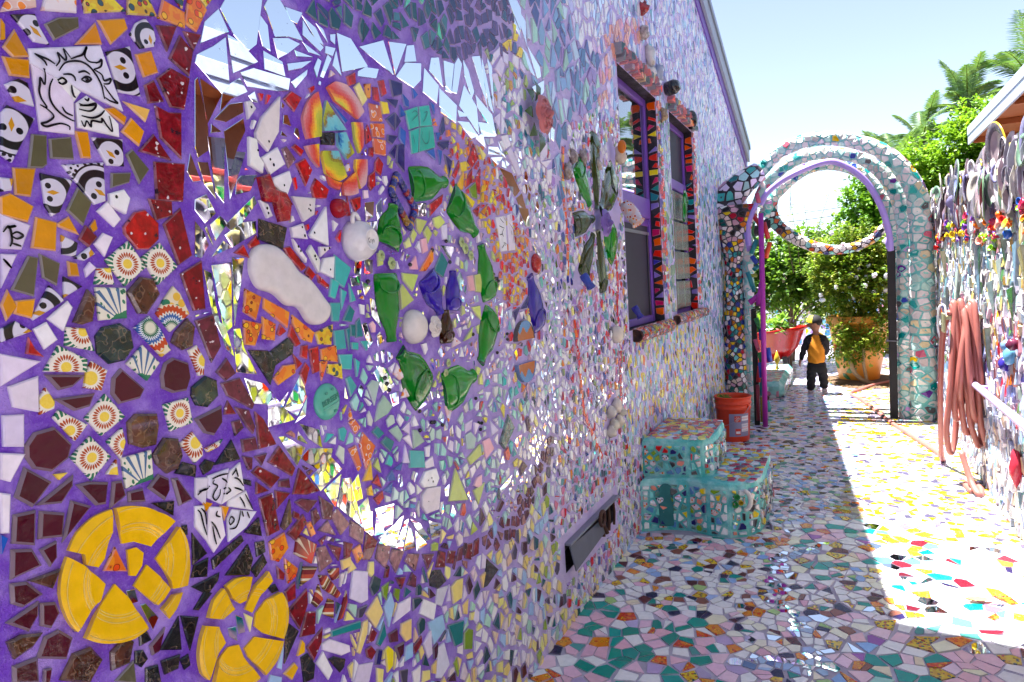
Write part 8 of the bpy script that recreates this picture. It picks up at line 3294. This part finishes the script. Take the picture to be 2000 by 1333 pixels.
def twig_crown(b, lobes, n, L, w, cols, twig=.10, per=6, droop=0.0):
    """leaves in sprays along short twigs, the sprays spread through overlapping uneven lobes"""
    tot = sum(r_[3] * r_[4] * r_[5] for r_ in lobes)
    for lo in lobes:
        cx, cy, cz, rx, ry, rz = lo[:6]
        k = int(n * rx * ry * rz / tot / per)
        for _ in range(k):
            d = Vector((pg.gauss(0, 1), pg.gauss(0, 1), pg.gauss(0, 1))).normalized()
            q = pg.random() ** .38
            nz = noise.noise(Vector((cx + d.x * 2.3, cy + d.y * 2.3, cz + d.z * 2.3)))
            q *= 1 + .35 * nz
            p = Vector((cx + d.x * rx * q, cy + d.y * ry * q, cz + d.z * rz * q))
            td = (d + Vector((pg.gauss(0, .5), pg.gauss(0, .5), pg.gauss(0, .4) - droop))).normalized()
            col = hexc(pg.choice(cols))
            for i in range(per):
                c = p + td * twig * (i / per) + Vector((pg.gauss(0, .012), pg.gauss(0, .012), pg.gauss(0, .012)))
                ld = (td * .7 + Vector((pg.gauss(0, .8), pg.gauss(0, .8), pg.gauss(0, .5)))).normalized()
                leaf_at(b, c, ld, L * pg.uniform(.7, 1.25), w * pg.uniform(.7, 1.2), jit(col, pg, .25))
def limbs(b, base, top, r0, n, spread, mat='bark', col=(.2, .15, .1)):
    base, top = Vector(base), Vector(top)
    mid = base.lerp(top, .5) + Vector((pg.uniform(-.1, .1), pg.uniform(-.1, .1), 0)) * (top - base).length * .3
    sweep(b, catmull([base, mid, top], 5), [r0 * (1 - .6 * i / 10) for i in range(11)], col, mat, 8)
    for k in range(n):
        t = pg.uniform(.35, .95)
        p = base.lerp(top, t)
        a = pg.uniform(0, 6.28)
        e = p + Vector((math.cos(a) * spread, math.sin(a) * spread, spread * pg.uniform(.3, 1)))
        sweep(b, catmull([p, p.lerp(e, .5) + Vector((0, 0, .1 * spread)), e], 4), [r0 * .45 * (1 - .7 * i / 8) for i in range(9)], col, mat, 6)

# rose bush in the pot
rose = thing('rose_bush', 'rose bush with small bright leaves and white blooms growing out of the ochre pot', 'bush', (.2, 10.3, .8))
b = Buf()
GREEN = ['5c7c1c', '7c9428', '4c6c18', '94a034', '3c5c14', 'a4a040', '8c9c24']
twig_crown(b, [(.10, 10.2, 1.35, .42, .40, .45), (.40, 10.25, 1.25, .34, .36, .45), (.15, 10.3, 1.75, .36, .34, .34), (-.12, 10.2, 1.55, .26, .3, .35), (.45, 10.3, 1.62, .26, .3, .32), (.20, 9.92, .68, .38, .14, .26), (.02, 9.90, .54, .24, .12, .24), (.40, 9.95, .70, .30, .14, .24), (.18, 9.88, .50, .24, .10, .2)], 24000, .050, .017, GREEN, .09, 7)
b.build('foliage', rose, (.2, 10.3, 1.4))
b = Buf()
for k in range(7):
    limbs(b, (PX + pg.uniform(-.15, .15), PY + pg.uniform(-.15, .15), .76), (PX + pg.uniform(-.5, .45), PY + pg.uniform(-.3, .3), pg.uniform(1.4, 2.0)), .014, 4, .25)
sweep(b, catmull([(.16, 9.92, .52), (.10, 9.88, .40), (.12, 9.86, .22), (.22, 9.86, .08), (.36, 9.85, .02)], 6), .026, (.5, .45, .35), 'palm_bark', 8)
sweep(b, catmull([(.26, 9.93, .50), (.25, 9.88, .3), (.27, 9.87, .15), (.29, 9.85, .02)], 6), .020, (.5, .45, .35), 'palm_bark', 8)
b.build('stems', rose, (.2, 10.3, 1.0))
for k in range(26):
    a = pg.uniform(0, 6.28)
    p = Vector((.17 + pg.uniform(-.48, .42), 9.86 + pg.uniform(-.06, .25), pg.uniform(.95, 2.05)))
    b = Buf()
    col = hexc(pg.choice(['ece4dc', 'e4d8d0', 'f0e8e0', 'e8c8b8']))
    for j in range(7):
        d = Vector((pg.gauss(0, 1), pg.gauss(0, 1) - .8, pg.gauss(0, 1))).normalized()
        blob(b, p + d * .014, .020, .016, .020, jit(col, pg, .06), 'petal' if 'petal' in MATS else 'white_paint', 7, 5)
    b.build('bloom', rose, tuple(p))

def bush(name, label, loc, lobes, n, L, w, cols, stems, twig=.10, per=6, droop=0.0, cat='bush', group=None):
    t = thing(name, label, cat, loc, group)
    b = Buf(); twig_crown(b, lobes, n, L, w, cols, twig, per, droop); b.build('crown', t, (lobes[0][0], lobes[0][1], lobes[0][2]))
    if stems:
        b = Buf()
        for s in stems: limbs(b, *s)
        b.build('trunk', t, tuple(stems[0][0]))
    return t
DG = ['2c5018', '3c6820', '4c7c28', '5c8c2c', '245014', '7ca434']
YG = ['7ca81c', '8cb828', '6c981c', '9cc430', '588414', '4c7814']
bush('shrub', 'broad dark leafy shrub behind the magenta pole, above the red bathtub', (-.75, 11.6, 0), [(-.75, 11.5, 1.45, .42, .4, .42), (-.40, 11.7, 1.50, .30, .4, .38), (-.95, 11.6, 1.85, .35, .35, .25), (-.35, 11.8, 1.9, .4, .4, .22), (-1.5, 11.8, 1.4, .5, .5, .6), (-.2, 11.9, 1.2, .3, .3, .4)], 13000, .085, .034, DG, [((-.75, 11.6, 0), (-.7, 11.6, 1.6), .04, 8, .45)], .16, 6)
bush('flowering_shrub', 'sparse yellow green shrub under the dark shrub, left of the child', (-.75, 12.6, 0), [(-.7, 12.4, .95, .5, .4, .35), (-.35, 12.8, .9, .4, .4, .3), (-1.2, 12.5, .9, .5, .4, .4), (-.5, 13.0, 1.25, .5, .4, .2)], 4200, .055, .02, ['8cac34', 'a4b84c', '6c902c', 'b8c058'], [((-.75, 12.6, 0), (-.7, 12.6, 1.1), .025, 6, .3)], .1, 6)
t_ = bush('tub_plant', 'fleshy broad-leaved plant growing in the red bathtub', (-1.1, 10.8, .6), [(-.85, 10.75, .72, .2, .2, .10), (-1.2, 10.8, .74, .3, .2, .12), (-1.6, 10.8, .75, .3, .2, .12)], 700, .13, .04, ['4c7c30', '6c9c3c', '3c6c34', '8cb44c'], None, .06, 5, cat='plant')
# tall wands with alternate leaves
sp = thing('climbing_shoots', 'long upright leafy shoots against the sky, seen through the arch', 'plant', (-.4, 10.9, 0))
for (x0, x1, z1, y0) in ((-.50, -.62, 2.62, 10.7), (-.42, -.10, 2.58, 10.6), (-.36, -.44, 2.50, 10.9), (-.6, -.82, 2.45, 10.8), (-.30, -.20, 2.25, 10.7), (-.7, -.62, 2.9, 11.2)):
    b = Buf()
    P = catmull([(x0, y0, 1.5), (x0 * .6 + x1 * .4, y0, 2.0), (x1, y0 - .05, z1)], 10)
    sweep(b, P, [.007 * (1 - .7 * i / (len(P) - 1)) for i in range(len(P))], (.25, .25, .08), 'bark', 5)
    for i in range(0, len(P) - 1):
        for s in (-1, 1):
            leaf_at(b, P[i], Vector((s, pg.uniform(-.5, .5), -.15)), .075 * (1.1 - .5 * i / len(P)), .022, jit(hexc(pg.choice(['7c9c2c', '5c8424', '94ac3c'])), pg, .2))
    b.build('shoot', sp, tuple(P[0]))

tree = bush('shade_tree', 'dense bright green tree right of the opening under the arch', (.75, 13.6, 0), [(.55, 13.4, 2.55, .52, .5, .55), (.95, 13.6, 2.85, .6, .5, .5), (.30, 13.4, 2.15, .38, .4, .32), (.75, 13.5, 2.1, .5, .5, .35), (1.3, 13.6, 2.3, .6, .5, .5)], 15000, .085, .030, ['3c7418', '4c8420', '5c9824', '2c5c14', '74a82c'], [((.75, 13.6, 0), (.8, 13.6, 2.3), .07, 9, .55)], .18, 7, .25, 'tree')
bush('fern_tree', 'feathery lime green tree spilling over the fence under the eaves', (1.7, 12.3, 0), [(1.25, 12.1, 2.75, .5, .5, .45), (1.75, 12.2, 3.15, .55, .5, .5), (1.10, 12.0, 2.2, .4, .5, .45), (1.6, 12.1, 2.4, .55, .5, .55), (2.1, 12.4, 3.3, .5, .5, .5), (1.0, 12.1, 3.05, .25, .4, .22)], 22000, .075, .024, YG, [((1.7, 12.3, 0), (1.65, 12.3, 2.7), .06, 9, .5)], .20, 8, .15, 'tree')
bush('shrub', 'low dark bushes at the far end of the garden', (.6, 17, 0), [(-2.2, 17, 1.0, 1.2, .8, 1.0), (.2, 17.5, .7, 1.2, .8, .7), (2.2, 17, 1.0, 1.4, .8, 1.0), (-4, 16, 1.5, 1.2, 1, 1.4)], 9000, .12, .05, DG, None, .2, 6)

# fan of palms far behind
def palm(loc, crown, n, L, label, seed):
    r = random.Random(seed)
    t = thing('palm_tree', label, 'palm tree', loc, 'palms behind the house')
    b = Buf()
    P = catmull([loc, (loc[0] + .1, loc[1], crown[2] * .6), crown], 8)
    sweep(b, P, [.17 - .05 * i / (len(P) - 1) for i in range(len(P))], (.35, .3, .2), 'palm_bark', 10)
    b.build('trunk', t, loc)
    for k in range(n):
        a = 6.283 * k / n + r.uniform(-.25, .25)
        rise = r.uniform(.35, 1.6)
        LL = L * r.uniform(.8, 1.1)
        base = Vector(crown)
        pts = []
        for i in range(13):
            q = i / 12
            pts.append(base + Vector((math.cos(a) * LL * q * (.95 - .35 * rise), math.sin(a) * LL * q * (.95 - .35 * rise), LL * (1.15 * rise * q - (.75 - .18 * rise) * q * q))))
        b = Buf()
        sweep(b, pts, [.025 * (1 - .85 * i / 12) for i in range(13)], hexc('7c8c3c'), 'leaf', 5)
        for i in range(1, 13):
            for h in range(4):
                p = pts[i - 1].lerp(pts[i], h / 4)
                d = (pts[i] - pts[i - 1]).normalized()
                sd_ = d.cross(Vector((0, 0, 1)))
                if sd_.length < .01: sd_ = Vector((1, 0, 0))
                sd_.normalize()
                ln = LL * .30 * math.sin(math.pi * min(1, .12 + .86 * (i / 13))) * r.uniform(.85, 1.1)
                for s in (-1, 1):
                    e = (sd_ * s + d * .75 + Vector((0, 0, -.28 + .1 * r.random()))).normalized()
                    w = d * .014
                    m_ = p + e * ln * .5
                    q = p + e * ln + Vector((0, 0, -.12 * ln))
                    b.add([tuple(p - w), tuple(p + w), tuple(m_ + w), tuple(q), tuple(m_ - w)], [[0, 1, 2, 3, 4]], jit(hexc(r.choice(['42664c', '4c7458', '385c48', '748458', '587c64'])), r, .2), 'leaf')
        b.build('frond', t, tuple(pts[0]))
    b = Buf()
    for k in range(60):       # hanging flower strings under the crown
        a = r.uniform(0, 6.28)
        p = Vector(crown) + Vector((math.cos(a) * .15, math.sin(a) * .15, -.1))
        sweep(b, [p, p + Vector((math.cos(a) * .25, math.sin(a) * .25, -.25)), p + Vector((math.cos(a) * .35, math.sin(a) * .35, -.9 * r.uniform(.6, 1)))], .012, hexc('b8a868'), 'palm_bark', 4)
    b.build('flower_strings', t, crown)
palm((3.1, 22, 0), (3.14, 22, 5.45), 15, 1.35, 'tallest feathery palm with upright fronds, rising above the eaves', 4)
palm((2.2, 22.5, 0), (2.15, 22.5, 4.85), 12, 1.4, 'shorter palm with arching fronds, left of the tallest one', 9)
palm((1.3, 21, 0), (1.35, 21, 4.0), 12, 1.5, 'lowest palm showing just above the top of the arch', 15)
palm((4.6, 22, 0), (4.6, 22, 5.7), 14, 1.9, 'palm half hidden behind the eaves', 23)

# walls and posts at the back of the garden
bw_ = thing('garden_wall', 'pale mosaic wall closing off the back of the garden', 'wall', (0, 15.5, 0))
b = Buf(); box(b, (-5, 15.4, 0), (5, 15.6, 1.25), (.7,) * 3, 'white_paint', .02); b.build('wall', bw_, (0, 15.5, .6))
cl = Clad(bw_, 'tile', 60)
cl.cover(Plane((0, 15.4, 0), (1, 0, 0), (0, 0, 1)), -1.8, 1.8, .02, 1.2, .10, [('c8d4dc', 4), ('7cb4cc', 3), ('4c8cb8', 2), ('d8c8b8', 2), ('d8c050', 1), ('2ca0a8', 1), ('a48cc8', 1), ('d0a0a8', 1)], .015)
cl.done()
for (x, lab_) in ((-.62, 'lavender post in the garden nearest the dark shrub'), (-.40, 'lavender post in the garden standing next to the child\'s cap')):
    b = Buf(); sweep(b, [(x, 13.6, 0), (x, 13.6, 1.35)], .035, (.5, .4, .7), 'lavender_pale', 10); o = b.build('garden_post', None, (x, 13.6, 0)); tag(o, lab_, 'post', 'lavender garden posts')
ph = thing('white_house', 'low white house roof glimpsed behind the rose bush', 'house', (.6, 19, 0))
b = Buf(); box(b, (-.4, 18.6, 0), (3.0, 20, 1.95), (.8,) * 3, 'white_paint'); b.build('wall', ph, (.6, 19, 1))
b = Buf(); b.add([(-.6, 18.4, 1.95), (3.2, 18.4, 1.95), (3.2, 19.4, 2.45), (-.6, 19.4, 2.45), (-.6, 18.4, 1.90), (3.2, 18.4, 1.90), (3.2, 19.4, 2.40), (-.6, 19.4, 2.40)], [[0, 1, 2, 3], [7, 6, 5, 4], [4, 5, 1, 0], [5, 6, 2, 1], [6, 7, 3, 2], [7, 4, 0, 3]], (.4,) * 3, 'fascia_paint'); b.build('roof', ph, (.6, 19, 2.2))
for (z, lab_) in ((3.4, 'upper overhead wire crossing the sky inside the arch'), (3.15, 'lower overhead wire crossing the sky inside the arch')):
    b = Buf(); sweep(b, [(-6, 26, z), (-1, 26, z + .15), (6, 26, z + .5)], .012, (.05,) * 3, 'black_plastic', 5); o = b.build('overhead_wire', None, (0, 26, z)); tag(o, lab_, 'wire', 'overhead wires')
